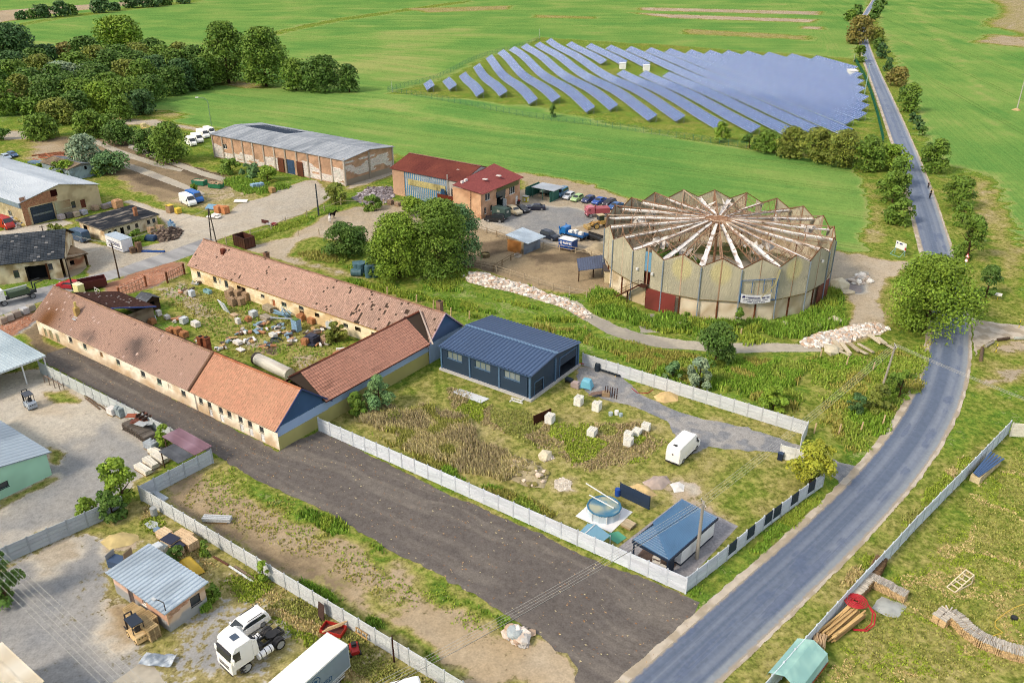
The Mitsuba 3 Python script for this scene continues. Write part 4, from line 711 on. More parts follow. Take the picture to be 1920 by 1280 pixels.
# pale shed and flat cabin behind it
b=thing('weathered_shed','small shed with pale blue peeling wall at the left edge of the yard','shed')
wall(b,(-222.0,108.8),(-222.0,115.6),-.05,3.2,stained(s2l(176,200,214)*.7,s2l(150,168,180)*.66,.9),[(4.2,.7,2.2,.9,'hole',(.05,.06,.07))]);wall(b,(-236,108.8),(-222,108.8),-.05,3.2,stained(s2l(176,200,214)*.7,s2l(150,168,180)*.66),cell=1.5);wall(b,(-222,115.6),(-236,115.6),-.05,3.2,s2l(170,180,190)*.6,cell=3)
ribbed(b,(-236,108.3,3.2),(-221.5,108.3,3.2),(-221.5,112.2,4.1),(-236,112.2,4.1),stain_roof((156,140,120),(120,106,92),.8),mat='matte');ribbed(b,(-221.5,116.1,3.2),(-236,116.1,3.2),(-236,112.2,4.1),(-221.5,112.2,4.1),stain_roof((176,184,194),(140,146,156),.8),mat='matte')
gable(b,(-222,108.8),(-222,115.6),3.2,4.05,s2l(150,150,150)*.6)
b=thing('flat_store','low yellowish store with white flat roof beside the grey hall','shed')
wall(b,(-209.5,101.5),(-209.5,104.5),-.05,2.4,s2l(206,196,130)*.68);wall(b,(-225,101.5),(-209.5,101.5),-.05,2.4,s2l(206,196,130)*.68,cell=2);wall(b,(-209.5,104.5),(-225,104.5),-.05,2.4,s2l(206,196,130)*.68,cell=3)
part(b,'roof',MB(stain_roof((226,232,238),(200,206,214))).box((-217,103,2.5),(16,3.8,.2)))
# dark slate roofed barn by the village road
b=thing('slate_barn','plastered barn with wide dark slate roof and open black doorway','barn')
PL=stained(s2l(238,226,196)*.78,s2l(186,164,128)*.66,.55,15,fine=.2)
p0,p1=np.array([-170.5,50.8]),np.array([-155.9,71.2]);L=np.linalg.norm(p1-p0);d=(p1-p0)/L;n=np.array([-d[1],d[0]])
wall(b,p0,p1,-.05,4.0,PL,[(L-8.7,.95,1.0,1.5,'window',FRAME_G),(L-6.6,3.6,.02,3.0,'hole',(.06,.05,.045)),(L-2.7,.8,1.9,1.2,'window',FRAME_G)],cell=.5)
q0,q1=p0+n*15,p1+n*15
wall(b,p1,q1,-.05,3.9,PL,cell=1);wall(b,q1,q0,-.05,3.9,PL,cell=3);gable(b,p1,q1,3.9,7.2,PL)
SL=lambda p:(lambda k:s2l(74,82,92)*.6*(1-k)+s2l(104,110,118)*.6*k)(np.clip((nz(p,.7,3)-.4)*3,0,1)[:,None])
a0,a1,r0,r1=p0-n*.5,p1-n*.5+d*.5,p0+n*7.5,p1+n*7.5+d*.5
slates=lambda p,r:np.where(r[:,2:3]>.975,s2l(160,160,162)*.6,SL(p)*(1+.3*(r[:,:1]-.5)))
tiled(b,(*a0,4.0),(*a1,4.0),(*r0,7.3),slates,tw=.6,th=.5,seed=21,name='roof_slates');e0,e1=p0+n*15.5,p1+n*15.5+d*.5;tiled(b,(*e1,4.0),(*e0,4.0),(*r1,7.3),slates,tw=.6,th=.5,seed=22,name='roof_slates')
part(b,'door_post',MB(s2l(92,62,46)*.6).box((*(p1-d*2.9-n*.1),1.6),(.3,.3,3.2),MM.atan2(d[1],d[0])))
# the fallen-roof outhouse behind it, with the crumbling brick wall
b=thing('crumbling_outhouse','low crumbling brick outhouse with rough dirt roof behind the slate barn','shed')
wall(b,(-158.9,72.6),(-158.6,77.2),-.05,2.6,stained(s2l(210,190,160)*.7,s2l(170,120,92)*.62,.9),[(1.2,.8,1.0,.9,'hole',(.05,.04,.04))]);wall(b,(-170,72.2),(-158.9,72.6),-.05,2.6,s2l(176,130,100)*.6,cell=1);wall(b,(-158.6,77.2),(-170,77.6),-.05,2.6,s2l(190,150,120)*.6,cell=1)
part(b,'roof',MB(stained(s2l(186,160,132)*.62,s2l(120,100,78)*.55,.9)).quad((-170,72.0,2.9),(-158.4,72.4,2.6),(-158.2,77.5,2.6),(-170,77.8,3.0),nx=20,ny=10).quad((-170,72.0,2.6),(-158.4,72.4,2.4),(-158.2,77.5,2.4),(-170,77.8,2.7)))
# ruin with the torn felt roof
b=thing('felt_roof_outhouse','low plaster outhouse with torn black felt roof and small windows','shed')
PR=stained(s2l(240,228,200)*.78,s2l(206,176,140)*.68,.7,17,fine=.2)
wall(b,(-168.7,86.9),(-168.7,99.4),-.05,2.75,PR,[(x,.75,1.2,.95,'window',s2l(150,140,126)*.6)for x in(2.1,5.2,7.1,10.0,11.3)]+[(3.6,.8,.05,2.1,'hole',(.05,.045,.04)),(.8,.7,1.3,.8,'hole',(.05,.045,.04))],cell=.4)
wall(b,(-178.4,86.9),(-168.7,86.9),-.05,2.75,PR,[(1.5,1.5,.05,2.3,'hole',(.08,.06,.05))],cell=.5);wall(b,(-168.7,99.4),(-178.4,99.4),-.05,2.75,PR,cell=1.5);wall(b,(-178.4,99.4),(-178.4,86.9),-.05,2.75,PR,cell=3)
felt=lambda p:(lambda k:s2l(64,68,76)*.6*(1-k)+s2l(176,170,158)*.62*k)(np.clip((nz(p*[1,.35,1],.9,3)-.56)*7,0,1)[:,None])
m=MB(felt);m.quad((-168.2,86.4,2.95),(-168.2,99.9,2.95),(-178.8,99.9,3.25),(-178.8,86.4,3.25),nx=70,ny=50);m.quad((-168.2,86.4,2.75),(-178.8,86.4,3.05),(-178.8,99.9,3.05),(-168.2,99.9,2.75));
for a,c in(((-168.2,86.4,2.85),(-168.2,99.9,2.85)),((-168.2,86.4,2.85),(-178.8,86.4,3.15)),((-168.2,99.9,2.85),(-178.8,99.9,3.15))):m.bar(a,c,.08,.22,col=s2l(160,126,100)*.6)
part(b,'roof_felt',m);chimney(b,(-171.2,96.1),(.7,.7),3.0,4.9,s2l(198,142,110)*.66,False)
# open-fronted carport
b=thing('open_carport','carport with pale ribbed metal roof on white steel posts','carport')
ribbed(b,(-119.6,36.0,3.3),(-119.6,48.9,3.3),(-133.5,48.9,3.9),(-133.5,36.0,3.9),stained(s2l(190,208,218)*.70,s2l(166,186,198)*.66,.3,fine=.04),period=.45,depth=.06,cut=.5)
for x,y in((-119.9,48.6),(-119.9,45.4),(-119.9,41.0),(-133,48.6),(-126.5,48.6)):part(b,'post',MB(s2l(222,226,230)*.8).bar((x,y,0),(x,y,3.35),.16),PLA)
part(b,'eave_beam',MB(s2l(214,222,228)*.8).bar((-119.75,36,3.16),(-119.75,48.9,3.16),.14,.26),PLA)
wall(b,(-133.6,36),(-133.6,49),0,3.6,s2l(150,160,166)*.6,cell=3,name='back_wall')
# mint green hall at the left edge
b=thing('mint_hall','mint green walled hall with grey ribbed roof at the left edge','hall')
MINT=stained(s2l(190,240,214)*.76,s2l(176,226,200)*.74,.3,fine=.04)
wall(b,(-94.5,24.0),(-94.5,35.6),-.05,3.05,MINT,[(5.6,1.2,1.2,.8,'window',s2l(40,50,60)*.6)],cell=1);wall(b,(-94.5,35.6),(-112,35.6),-.05,3.05,MINT,cell=2);gable(b,(-94.5,24),(-94.5,35.6),3.05,3.35,MINT)
gm=stained(s2l(168,186,202)*.68,s2l(146,164,182)*.64,.3,fine=.06)
ribbed(b,(-94.1,36.1,3.15),(-112,36.1,3.15),(-112,29.8,4.3),(-94.1,29.8,4.3),gm,period=.8,depth=.06,cut=.15);ribbed(b,(-112,23.5,3.15),(-94.1,23.5,3.15),(-94.1,29.8,4.3),(-112,29.8,4.3),gm,period=.8,depth=.06,cut=.15)
wall(b,(-112,24),(-94.5,24),-.05,3.05,MINT,cell=3);gable(b,(-94.48,24),(-94.48,35.6),3.05,4.25,MINT)
# small workshop in the lorry yard
b=thing('yard_workshop','small pink and cream workshop with corrugated grey roof in the lorry yard','shed')
S0,S1,SA,SB=-69.3,-60.3,28.7,32.9
WP=lambda p:np.where((p[:,2:3]<1.15+.5*(nz(p,.8,4)[:,None]-.5)),s2l(182,184,188)*.68,np.where(nz(p,.5,7)[:,None]>.56,s2l(230,214,180)*.74,s2l(222,178,156)*.72))*(1+.14*(nz(p,3,2)[:,None]-.5))
wall(b,(S0,SA),(S1,SA),-.05,2.55,WP,[(2.5,.95,.05,2.0,'door',s2l(104,92,92)*.6),(4.9,.7,1.3,.7,'window',FRAME_W)],cell=.35)
wall(b,(S1,SA),(S1,SB),-.05,2.55,WP,[(2.5,1.1,1.1,1.1,'window',s2l(70,70,66)*.6)],cell=.35);wall(b,(S1,SB),(S0,SB),-.05,2.75,WP,cell=1);wall(b,(S0,SB),(S0,SA),-.05,2.55,WP,cell=1)
ribbed(b,(S0-.5,SA-.35,2.62),(S1+.35,SA-.35,2.62),(S1+.35,SB+.35,2.95),(S0-.5,SB+.35,2.95),stained(s2l(188,206,222)*.7,s2l(168,184,200)*.68,.3,fine=.02),period=.5,depth=.09,cut=.45)
bricked(b,(S1,SA),(S1,SB),1.3,2.45,s2l(214,170,140)*.68,None,.35,.2,'exposed_brickwork',12,lambda s,z,r:(s<2.4)&(s>.3)&(z>1.5+.2*s),.02)
m=MB(s2l(60,56,54)*.6);m.tube([(S1-.05,SA+.05,1.9),(S1-.05,SA+.05,3.6),(S1-.5,SA-.1,3.75),(S1-.9,SA-.2,3.7)],.05,6);k=part(b,'lamp_arm',m,PLA);part(k,'lamp_head',MB(s2l(200,206,212)*.8).box((S1-1.1,SA-.25,3.68),(.5,.25,.14)),PLA)
# white roof corner bottom left
b=thing('white_roof_shed','shed with cream white panel roof cut by the bottom left corner','shed')
ribbed(b,(-60.2,10.0,3.8),(-60.2,17.6,3.8),(-67.2,17.6,4.0),(-67.2,10.0,4.0),stained(s2l(240,234,218)*.76,s2l(222,210,186)*.72,.6),period=1.1,depth=.03,cut=.1,mat='matte')
wall(b,(-60.6,10),(-60.6,17.3),0,3.7,s2l(220,214,200)*.7,cell=2);wall(b,(-60.6,17.3),(-67,17.3),0,3.7,s2l(220,214,200)*.7,cell=2);wall(b,(-67,17.3),(-67,10),0,3.8,s2l(220,214,200)*.7,cell=2)
# concrete panel lean-to in the corner of the stone yard
b=thing('panel_shelter','shelter with mauve and grey sheet roofs on a concrete panel wall','shelter')
ribbed(b,(-80.6,46.3,2.35),(-80.6,48.8,2.35),(-87.2,48.8,2.6),(-87.2,46.3,2.6),stained(s2l(170,142,158)*.66,s2l(150,120,134)*.62,.6),period=.9,depth=.03,cut=.1,mat='matte')
ribbed(b,(-80.8,44.2,2.25),(-80.8,46.28,2.25),(-84.8,46.28,2.45),(-84.8,44.2,2.45),stained(s2l(118,124,132)*.62,s2l(100,104,112)*.6,.6),period=.9,depth=.03,cut=.1,mat='matte')
for x,y in((-87,48.6),(-87,46.5),(-84.6,44.4)):part(b,'post',MB(s2l(120,100,84)*.6).bar((x,y,0),(x,y,2.45),.12))
# garden cabin with its terrace roof
b=thing('garden_cabin','white container cabin under a dark blue ribbed roof with open terrace','cabin')
ribbed(b,(-25.35,62.2,2.55),(-24.1,71.4,2.55),(-28.5,71.9,2.75),(-29.3,66.4,2.75),stained(s2l(80,124,166)*.68,s2l(74,114,154)*.66,.3,fine=.03),period=.3,depth=.04,cut=.5)
ribbed(b,(-25.35,62.2,2.50),(-25.0,66.0,2.50),(-28.9,66.6,2.70),(-29.75,62.8,2.70),stained(s2l(78,122,164)*.68,s2l(74,114,154)*.66,.3,fine=.03),period=.3,depth=.04,cut=.5)
CB=s2l(34,50,74)*.6
m=MB(CB)
for a,c in(((-25.3,62.15,2.42),(-29.75,62.75,2.42)),((-25.3,62.15,2.42),(-24.05,71.4,2.42)),((-29.75,62.75,2.42),(-28.5,71.9,2.42))):m.bar(a,c,.16,.24)
part(b,'roof_frame',m,PLA)
for x,y in((-29.6,62.9),(-25.5,62.35)):part(b,'post',MB(CB).bar((x,y,0),(x,y,2.4),.15),PLA)
wall(b,(-25.55,62.4),(-25.2,65.2),.05,2.4,CB,cell=1,name='side_screen',mat=PLA)
m=MB(s2l(246,248,250)*.82);m.box((-26.1,68.2,1.25),(2.9,6.4,2.1),-.135);part(b,'container',m,PLA)
m=MB(CB)
for z in(.16,2.36):m.box((-26.1,68.2,z),(2.94,6.44,.2),-.135)
part(b,'container_frame',m,PLA)
for i in range(16):part(b,'deck_board',MB(stained(s2l(128,112,106)*.6,s2l(104,90,86)*.6)).box((-27.5,62.95+i*.16,.06),(4.0,.14,.06),-.135))
m=MB(s2l(236,232,224)*.8)
for dx,z in((0,.5),(0,1.1),(0,1.7),(1,.5),(1,1.1)):m.box((-26.9+dx*.85,62.75-dx*.1,z),(.8,.4,.04))
for dx in(-.4,.4,1.25):m.bar((-26.9+dx,62.75,.1),(-26.9+dx,62.75,1.75),.04)
k=solid('terrace_shelf',m,PLA,'white open shelf with boxes on the cabin terrace','shelf')
# paddock shelter and pony shed
b=thing('paddock_shelter','open horse shelter with grey sheet roof and wood panel wall in the paddock','shelter')
q=Q("-92.5,127.4 -91.3,131.7 -91.2,138.4 -96.2,138.6");a,c2,d2,e2=(np.array(x)for x in q)
wall(b,Q("-95.6,131.8")[0],Q("-91.4,131.6")[0],0,2.6,stained(s2l(200,142,86)*.68,s2l(170,118,70)*.62,.8),cell=.6,name='timber_wall');wall(b,Q("-91.4,131.6")[0],Q("-91,137.8")[0],0,2.7,stained(s2l(140,160,186)*.66,s2l(110,128,150)*.6,.8),cell=.6,name='sheet_wall',mat=SHM)
r=Q("-96.5,132.3 -90.1,131.2 -89.6,137.1 -96.4,138.3");ribbed(b,(*r[1],2.75),(*r[2],2.75),(*r[3],3.1),(*r[0],3.1),stained(s2l(180,198,216)*.7,s2l(160,178,196)*.66,.5),period=.5,depth=.04,cut=.3)
b=thing('pony_lean_to','slate blue lean-to roof on timber posts against the round hall','shelter')
r=Q("-77.1,128.7 -73.7,133.7 -71,129.6 -74.5,125.2");ribbed(b,(*r[3],2.4),(*r[2],2.4),(*r[1],3.2),(*r[0],3.2),stained(s2l(84,96,128)*.62,s2l(72,84,112)*.6,.5),period=.5,depth=.04)
for x in Q("-74.7,125.7 -73.6,129.2 -72.5,131.6 -77.6,131.1"):part(b,'post',MB(s2l(110,92,76)*.6).bar((*x,0),(*x,2.6),.18))
b=thing('hall_annex','small cream annex with dark flat roof at the foot of the round hall','shed')
x,y=Q("-70.2,128.9")[0];m=MB(stained(s2l(236,224,190)*.76,s2l(206,190,150)*.7));m.box((x+.5,y+1.2,1.2),(3.6,3.0,2.4),.6);part(b,'wall',m);part(b,'roof',MB(s2l(110,104,104)*.6).box((x+.5,y+1.2,2.5),(4.0,3.4,.2),.6));part(b,'hatch',MB(s2l(30,28,30)).box((x-.9,y+.1,.8),(.1,1.0,1.4),.6))
b=thing('green_carport','green walled carport with grey flat roof beside the red-roofed house','carport')
r=Q("-111.3,167.1 -111.1,174.4")
m=MB(s2l(54,116,104)*.6)
x,y=Q("-114,164.8")[0];m.box((x+2.5,y+6.0,1.3),(5.0,.12,2.6));m.box((x+6.8,y+2.6,1.2),(.12,4.0,2.4));m.box((x,y+3,1.4),(.12,6,2.8));part(b,'wall',m,PLA,kind='stuff')
part(b,'roof',MB(stain_roof((186,196,208),(160,170,182))).box((x+4.2,y+3.8,2.7),(6.6,5.0,.14)),SHM)
for dx,dy in((1.2,1.5),(4.2,1.4),(7.2,1.4)):part(b,'post',MB(s2l(60,120,110)*.6).bar((x+dx,y+dy,0),(x+dx,y+dy,2.65),.12),PLA)
# ---------------------------------------------------------------- the roofless round hall
RH=thing('round_hall','large round hall of olive corrugated cladding with a skeletal roof stripped to its beams','building')
CX,CY,RR,NF,A0,ZV,ZA,ZL=-55.24,142.6,20.74,20,MM.radians(-128.0),9.45,11.07,3.7
pol=lambda r,a,z=None:np.array([CX+r*MM.cos(a),CY+r*MM.sin(a)]+([]if z is None else[z]))
va=lambda i:A0+i*2*MM.pi/NF
OLIVE=stained(s2l(208,202,178)*.76,s2l(196,192,170)*.74,.3,31,fine=.06)
def facet_col(i):
 a=va(i+.5);c0=pol(RR,a,8.6)
 def f(p):
  c=OLIVE(p);d=np.linalg.norm((p-c0)*[1,1,.9],axis=1)
  k=np.clip((2.0-d)/.5,0,1)[:,None]*(.75 if i in(2,3,5)else 0.0)  # old round lamp and nest stains
  c=c*(1-k)+s2l(224,214,160)*.76*k
  return c*(1-.16*np.clip(np.sin(p[:,2:3]*2.05)-.94,0,1)*12*.5)*(1-.22*np.clip((nz(p*[4,4,.12],.8,33)[:,None]-.5)*1.6,0,1))
 return f
r_rib=np.random.default_rng(4)
for i in range(NF):
 a,c=pol(RR,va(i)),pol(RR,va(i+1));L=np.linalg.norm(c-a);d=(c-a)/L;n=np.array([d[1],-d[0]])
 low=stained(s2l(242,230,206)*.78,s2l(214,194,160)*.7,.5,40+i,fine=.08)
 a2,c2=a-n*.22,c-n*.22
 wall(RH,a2,c2,-.1,ZL+.1,low,cell=.8,name='base_wall')
 # corrugated cladding with a pointed top, both faces
 ncol=56;s=np.linspace(0,1,ncol*2+1);off=.035*(np.arange(len(s))%2)
 top=ZV+(ZA-ZV)*(1-np.abs(2*s-1))+(r_rib.random(len(s))-.5)*.03
 holes=np.zeros(len(s)-1,bool)
 if i in(9,12):holes[20:52]=True
 if i==11:holes[60:]=True
 nz_=9;tt=np.linspace(0,1,nz_+1)
 Zs=ZL+(top[:,None]-ZL)*tt[None,:]
 xy=a+d*(s*L)[:,None]+n*off[:,None]
 v=np.concatenate([np.broadcast_to(xy[:,None],(len(s),nz_+1,2)),Zs[...,None]],-1).reshape(-1,3)
 f=gridf(len(s),nz_+1)
 ci,ti=f[:,0]//(nz_+1),f[:,0]%(nz_+1)
 if holes.any():f=f[~(holes[np.clip(np.minimum(ci,len(holes)-1),0,None)]&(ti>4))]
 if i==1:  # the upper doorway with the blue sheet above it
  sm=s[np.clip(ci,0,len(s)-1)];f=f[~((sm>.40)&(sm<.60)&(ti<9))]
 part(RH,'cladding',MB(facet_col(i)).add(v,f))
 m=MB(stained(s2l(124,84,62)*.6,s2l(150,120,92)*.6,.9));e=.1
 A_,B_,P_=np.array([*a,ZV+e]),np.array([*c,ZV+e]),np.array([*(a+c)/2,ZA+e]);m.bar(A_,P_,.12,.12).bar(B_,P_,.12,.12)
 part(RH,'gable_rail',m)
 part(RH,'downpipe',MB(s2l(150,166,182)*.66).tube([(*(a+n*.16),ZV),(*(a+n*.16),1.2),(*(a+n*.30),.3)],.11,8),SHM)
 part(RH,'rust_column',MB(stained(s2l(130,84,62)*.6,s2l(100,60,46)*.55,1)).bar((*((a+c)/2-n*.16),0),(*((a+c)/2-n*.16),ZL),.24))
 part(RH,'cladding_base_rail',MB(s2l(150,132,96)*.6).bar((*(a+n*.03),ZL),(*(c+n*.03),ZL),.12,.14))
 # radial roof beams: wide pale valley gutters and brown ridge trusses running to the hub
HUB,ZH=2.5,11.35
PEEL=lambda p:(lambda k:s2l(240,238,236)*.82*(1-k)+s2l(160,140,124)*.62*k)(np.clip((nz(p,1.3,51)-.54)*6,0,1)[:,None])
STEEL=lambda p:(lambda k:s2l(172,134,108)*.7*(1-k)+s2l(224,206,184)*.76*k)(np.clip((nz(p,.9,52)-.50)*5,0,1)[:,None])
rr=np.random.default_rng(11)
for i in range(NF):
 a=va(i);o,q=pol(RR-.1,a,ZV),pol(HUB,a,ZH)
 m=MB(PEEL);k=26;t=np.linspace(0,1,k)[:,None];c=o*(1-t)+q*t;c[:,2]+=.10*np.sin(t[:,0]*7+i)
 side=np.array([-MM.sin(a),MM.cos(a),0]);wdt=(.46-.2*t)*(1+.3*(rr.random((k,1))-.5));up=np.array([0,0,1.])
 shape=[(-1,.16),(-.8,.0),(0,-.10),(.8,0),(1,.16)]if i%3 else[(-1,.05),(-.6,.05),(0,.0),(.6,.05),(1,.0)]
 v=np.stack([c+side*x*wdt+up*z for x,z in shape]+[c+side*x*wdt*.8+up*(z-.22)for x,z in shape[::-1]],1).reshape(-1,3);w=10
 ii,jj=np.meshgrid(np.arange(k-1),np.arange(w),indexing='ij');ii,jj=ii.ravel(),jj.ravel()
 m.add(v,np.stack([ii*w+jj,ii*w+(jj+1)%w,(ii+1)*w+(jj+1)%w,(ii+1)*w+jj],1))
 part(RH,'valley_beam',m)
 m=MB(STEEL);bo,bq=o-[0,0,2.6],q-[0,0,2.2];m.bar(bo,bq,.10)
 nseg=6
 for j in range(nseg):
  t0,t1=j/nseg,(j+1)/nseg;m.bar(bo*(1-t0)+bq*t0,o*(1-t1)+q*t1,.05);m.bar(o*(1-t1)+q*t1,bo*(1-t1)+bq*t1,.05)
 (part(RH,'lower_truss',m,kind='stuff')if i%2 else None)
 a=va(i+.5);o,q=pol(RR*MM.cos(MM.pi/NF)-.05,a,ZA),pol(HUB,a,ZH+.25);m=MB(STEEL)
 m.bar(o,q,.14);bo,bq=o-[0,0,2.3],q-[0,0,1.3];m.bar(bo,bq,.10);m.bar(o,(o[0],o[1],ZL),.2)
 for j in range(9):
  t0,t1=j/9,(j+1)/9;tm=(t0+t1)/2;m.bar(bo*(1-t0)+bq*t0,o*(1-tm)+q*tm,.055);m.bar(o*(1-tm)+q*tm,bo*(1-t1)+bq*t1,.055)
 part(RH,'ridge_truss',m,kind='stuff')
 m=MB(STEEL)
 for t in(.12,.26,.40,.55,.70):
  for sgn in(0,1):
   if rr.random()<.62:continue
   b0=pol(RR,va(i+sgn),ZV)*(1-t)+pol(HUB,va(i+sgn),ZH)*t;e0=o*(1-t)+q*t;m.bar(b0,e0,.07)
   if rr.random()<.5:m.bar(b0-[0,0,1.6],e0,.07)
  if rr.random()<.4:
   r_=RR*(1-t)+HUB*t;m.bar(pol(r_,va(i),ZV-1.2+1.2*t),pol(r_,va(i+1),ZV-1.2+1.2*t),.08)
 part(RH,'purlins',m,kind='stuff')
 if i%4 in(1,2):  # rags of roofing still hanging from the beams
  m=MB(s2l(236,232,228)*.74);t=.25+.3*rr.random();c0=pol(RR,va(i),ZV)*(1-t)+pol(HUB,va(i),ZH)*t
  for q_ in range(7):
   w_,h_=.4+.7*rr.random(),.5+1.3*rr.random();p_=c0+rr.normal(0,.9,3)*[1,1,.25];m.quad(p_,p_+rr.normal(0,.5,3)+[w_,0,0],p_+rr.normal(0,.3,3)+[w_*.7,.1,-h_],p_+rr.normal(0,.3,3)+[0,0,-h_*.8])
  part(RH,'roofing_rags',m,kind='stuff')
m=MB(STEEL)
for r_,z in((HUB,ZH-.1),(HUB*.62,ZH+.05),(HUB,ZH-1.3)):m.tube([pol(r_,x,z)for x in np.linspace(0,2*MM.pi,41)],.13,6)
for i in range(40):x=i*MM.pi/20;m.bar(pol(.3,x,ZH+.1),pol(HUB,x,ZH),.10)
part(RH,'hub',m);part(RH,'mast',MB(STEEL).tube([(CX,CY,0),(CX,CY,ZH)],.28,8))
fl,ff=trimesh.creation.triangulate_polygon(Point(CX,CY).buffer(RR-.3).segmentize(.8),engine='earcut')
gx,gy=np.meshgrid(np.linspace(-1,1,60),np.linspace(-1,1,60),indexing='ij');P2=np.c_[gx.ravel(),gy.ravel()]*(RR-.3);fq=gridf(60,60);fq=fq[(np.linalg.norm(P2[fq].mean(1),axis=1)<RR-.5)]
v=np.c_[P2+[CX,CY],.06+.25*np.clip(nz(np.c_[P2,P2[:,0]*0],.35,3)-.5,0,1)]
part(RH,'earth_floor',MB(stained(s2l(104,112,74)*.5,s2l(196,186,168)*.7,.22,61,fine=.3)).add(v,fq))
# doors, stairs, sign frame
def on_wall(ang,r,z,size,mat_col,name,mat='matte',label=None,tw=0.0):
 p=pol(r,ang,z);return part(RH,name,MB(mat_col).box(p,size,ang+tw),mat,label=label)
a=va(2);RED=stained(s2l(150,68,62)*.62,s2l(112,58,52)*.58,.9,71)
for s in(-1,1):part(RH,'red_gate_leaf',MB(RED).box((*(pol(RR+.12,a)+np.array([-MM.sin(a),MM.cos(a)])*s*1.42),1.95),(.12,2.78,3.7),a),PLA)
a=va(7);
for s in(-1,1):part(RH,'red_gate_leaf',MB(RED).box((*(pol(RR+.02,a)+np.array([-MM.sin(a),MM.cos(a)])*s*1.4),1.95),(.12,2.75,3.7),a),PLA)
a=va(1.5);rf=RR*MM.cos(MM.pi/NF)
on_wall(a,rf-.05,8.35,(.08,1.34,3.5),s2l(120,172,206)*.66,'blue_sheet',PLA);on_wall(a,rf-.25,5.35,(.1,1.3,2.4),stained(s2l(84,44,36)*.55,s2l(60,34,30)*.5),'upper_door')
t=np.array([-MM.sin(a),MM.cos(a)]);n2=np.array([MM.cos(a),MM.sin(a)])
m=MB(stained(s2l(92,62,52)*.58,s2l(120,84,66)*.6));S=lambda s,o,z:(*(pol(rf,a)+t*s+n2*o),z)
for o in(.25,1.25):m.bar(S(.6,o,4.1),S(-.8,o,4.1),.1,.22);m.bar(S(-.8,o,4.1),S(-6.2,o,.1),.1,.24)
for i in range(18):m.box(S(-.95-5.1*i/17,.75,4.0-3.8*i/17),(1.0,.28,.05),a)
m.box(S(-.1,.75,4.15),(1.0,1.6,.06),a)
for s,z in((.5,4.1),(-.8,4.1),(-3.4,2.1),(-6.0,.2)):m.bar(S(s,1.28,z),S(s,1.28,z+1.05),.06)
m.bar(S(.5,1.28,5.1),S(-.8,1.28,5.1),.06);m.bar(S(-.8,1.28,5.1),S(-6.1,1.28,1.15),.06);m.bar(S(-.8,1.28,4.6),S(-6.1,1.28,.65),.05);m.bar(S(-3.4,.75,0),S(-3.4,.75,2.1),.16)
part(RH,'outer_stairs',m)
BLUE=s2l(66,116,176)*.66;a0_,a1_=va(4),va(5);a=va(4.5);t=np.array([-MM.sin(a),MM.cos(a)]);n2=np.array([MM.cos(a),MM.sin(a)]);S=lambda s,o,z:(*(pol(rf,a)+t*s+n2*o),z)
m=MB(BLUE)
for z in(7.6,3.9):m.bar(S(-3.1,.25,z),S(3.1,.25,z),.09)
for s in(-3.1,-1.2,.8,2.2,3.1):m.bar(S(s,.25,3.9 if abs(s)>3 else 5.2),S(s,.25,7.6),.09)
sg=part(RH,'sign_frame',m,PLA)
# the banner sags between its corners
k=thing('hanging_banner','white banner with blue lettering hung on the round hall cladding','banner');m=MB(s2l(240,242,246)*.8)
u=np.linspace(0,1,17);rows=[S(-3.0+5.2*x,.36+.05*MM.sin(x*9),5.35-.35*x-.28*MM.sin(MM.pi*x))for x in u]+[S(-3.0+5.2*x,.40+.05*MM.sin(x*8),3.75-.15*x-.30*MM.sin(MM.pi*x))for x in u]
m.add(rows,[[i,i+1,18+i,17+i]for i in range(16)]);part(k,'cloth',m)
txt=MB(s2l(44,50,120)*.6)
r_b=np.random.default_rng(5)
def banner_bars(mb,x0,x1,z0,hgt):
 """Lettering too small to read: short upright strokes and gaps in a line along the cloth."""
 x=x0
 while x<x1:
  w=.07+.07*r_b.random()
  if r_b.random()>.16:
   zz=[5.35-.35*q/5.2-.28*MM.sin(MM.pi*q/5.2)-z0 for q in(x,x+w)]
   mb.add([S(-3+x,.46,zz[0]),S(-3+x+w,.46,zz[1]),S(-3+x+w,.46,zz[1]+hgt*(.6+.4*r_b.random())),S(-3+x,.46,zz[0]+hgt)],[[0,1,2],[0,2,3]])
  x+=w+.05
banner_bars(txt,.95,4.9,.62,.30);part(k,'blue_lettering',txt,kind='stuff')
txt=MB(s2l(60,66,110)*.6);banner_bars(txt,.5,4.6,.98,.16);banner_bars(txt,.5,4.2,1.30,.16);part(k,'small_lettering',txt,kind='stuff')
txt=MB(s2l(36,42,110)*.6);p0=[(.2,-.72),(.75,-.72),(.75,-.52),(.48,-.28),(.2,-.52)]
txt.add([S(-3.0+x,.44,5.33+z)for x,z in p0],[[0,1,2],[0,2,3],[0,3,4]]);part(k,'house_emblem',txt)
for i,z in((1,6.6),(1.7,6.6),(6.6,8.6)):on_wall(va(i+(.2 if i==1 else .0)),RR+.1,z,(.35,.4,.4),s2l(226,228,230)*.78,'flood_lamp',PLA)
part(RH,'torn_flashing',MB(s2l(222,210,160)*.72).quad((*pol(RR+.5,va(5)),9.4),(*pol(RR+.5,va(4.94)),9.4),(*pol(RR+.5,va(4.86)),6.8),(*pol(RR+.5,va(4.92)),6.8)).quad((*pol(RR+.5,va(4.92)),6.8),(*pol(RR+.5,va(4.86)),6.8),(*pol(RR+.4,va(4.55)),4.6),(*pol(RR+.4,va(4.57)),4.5)))
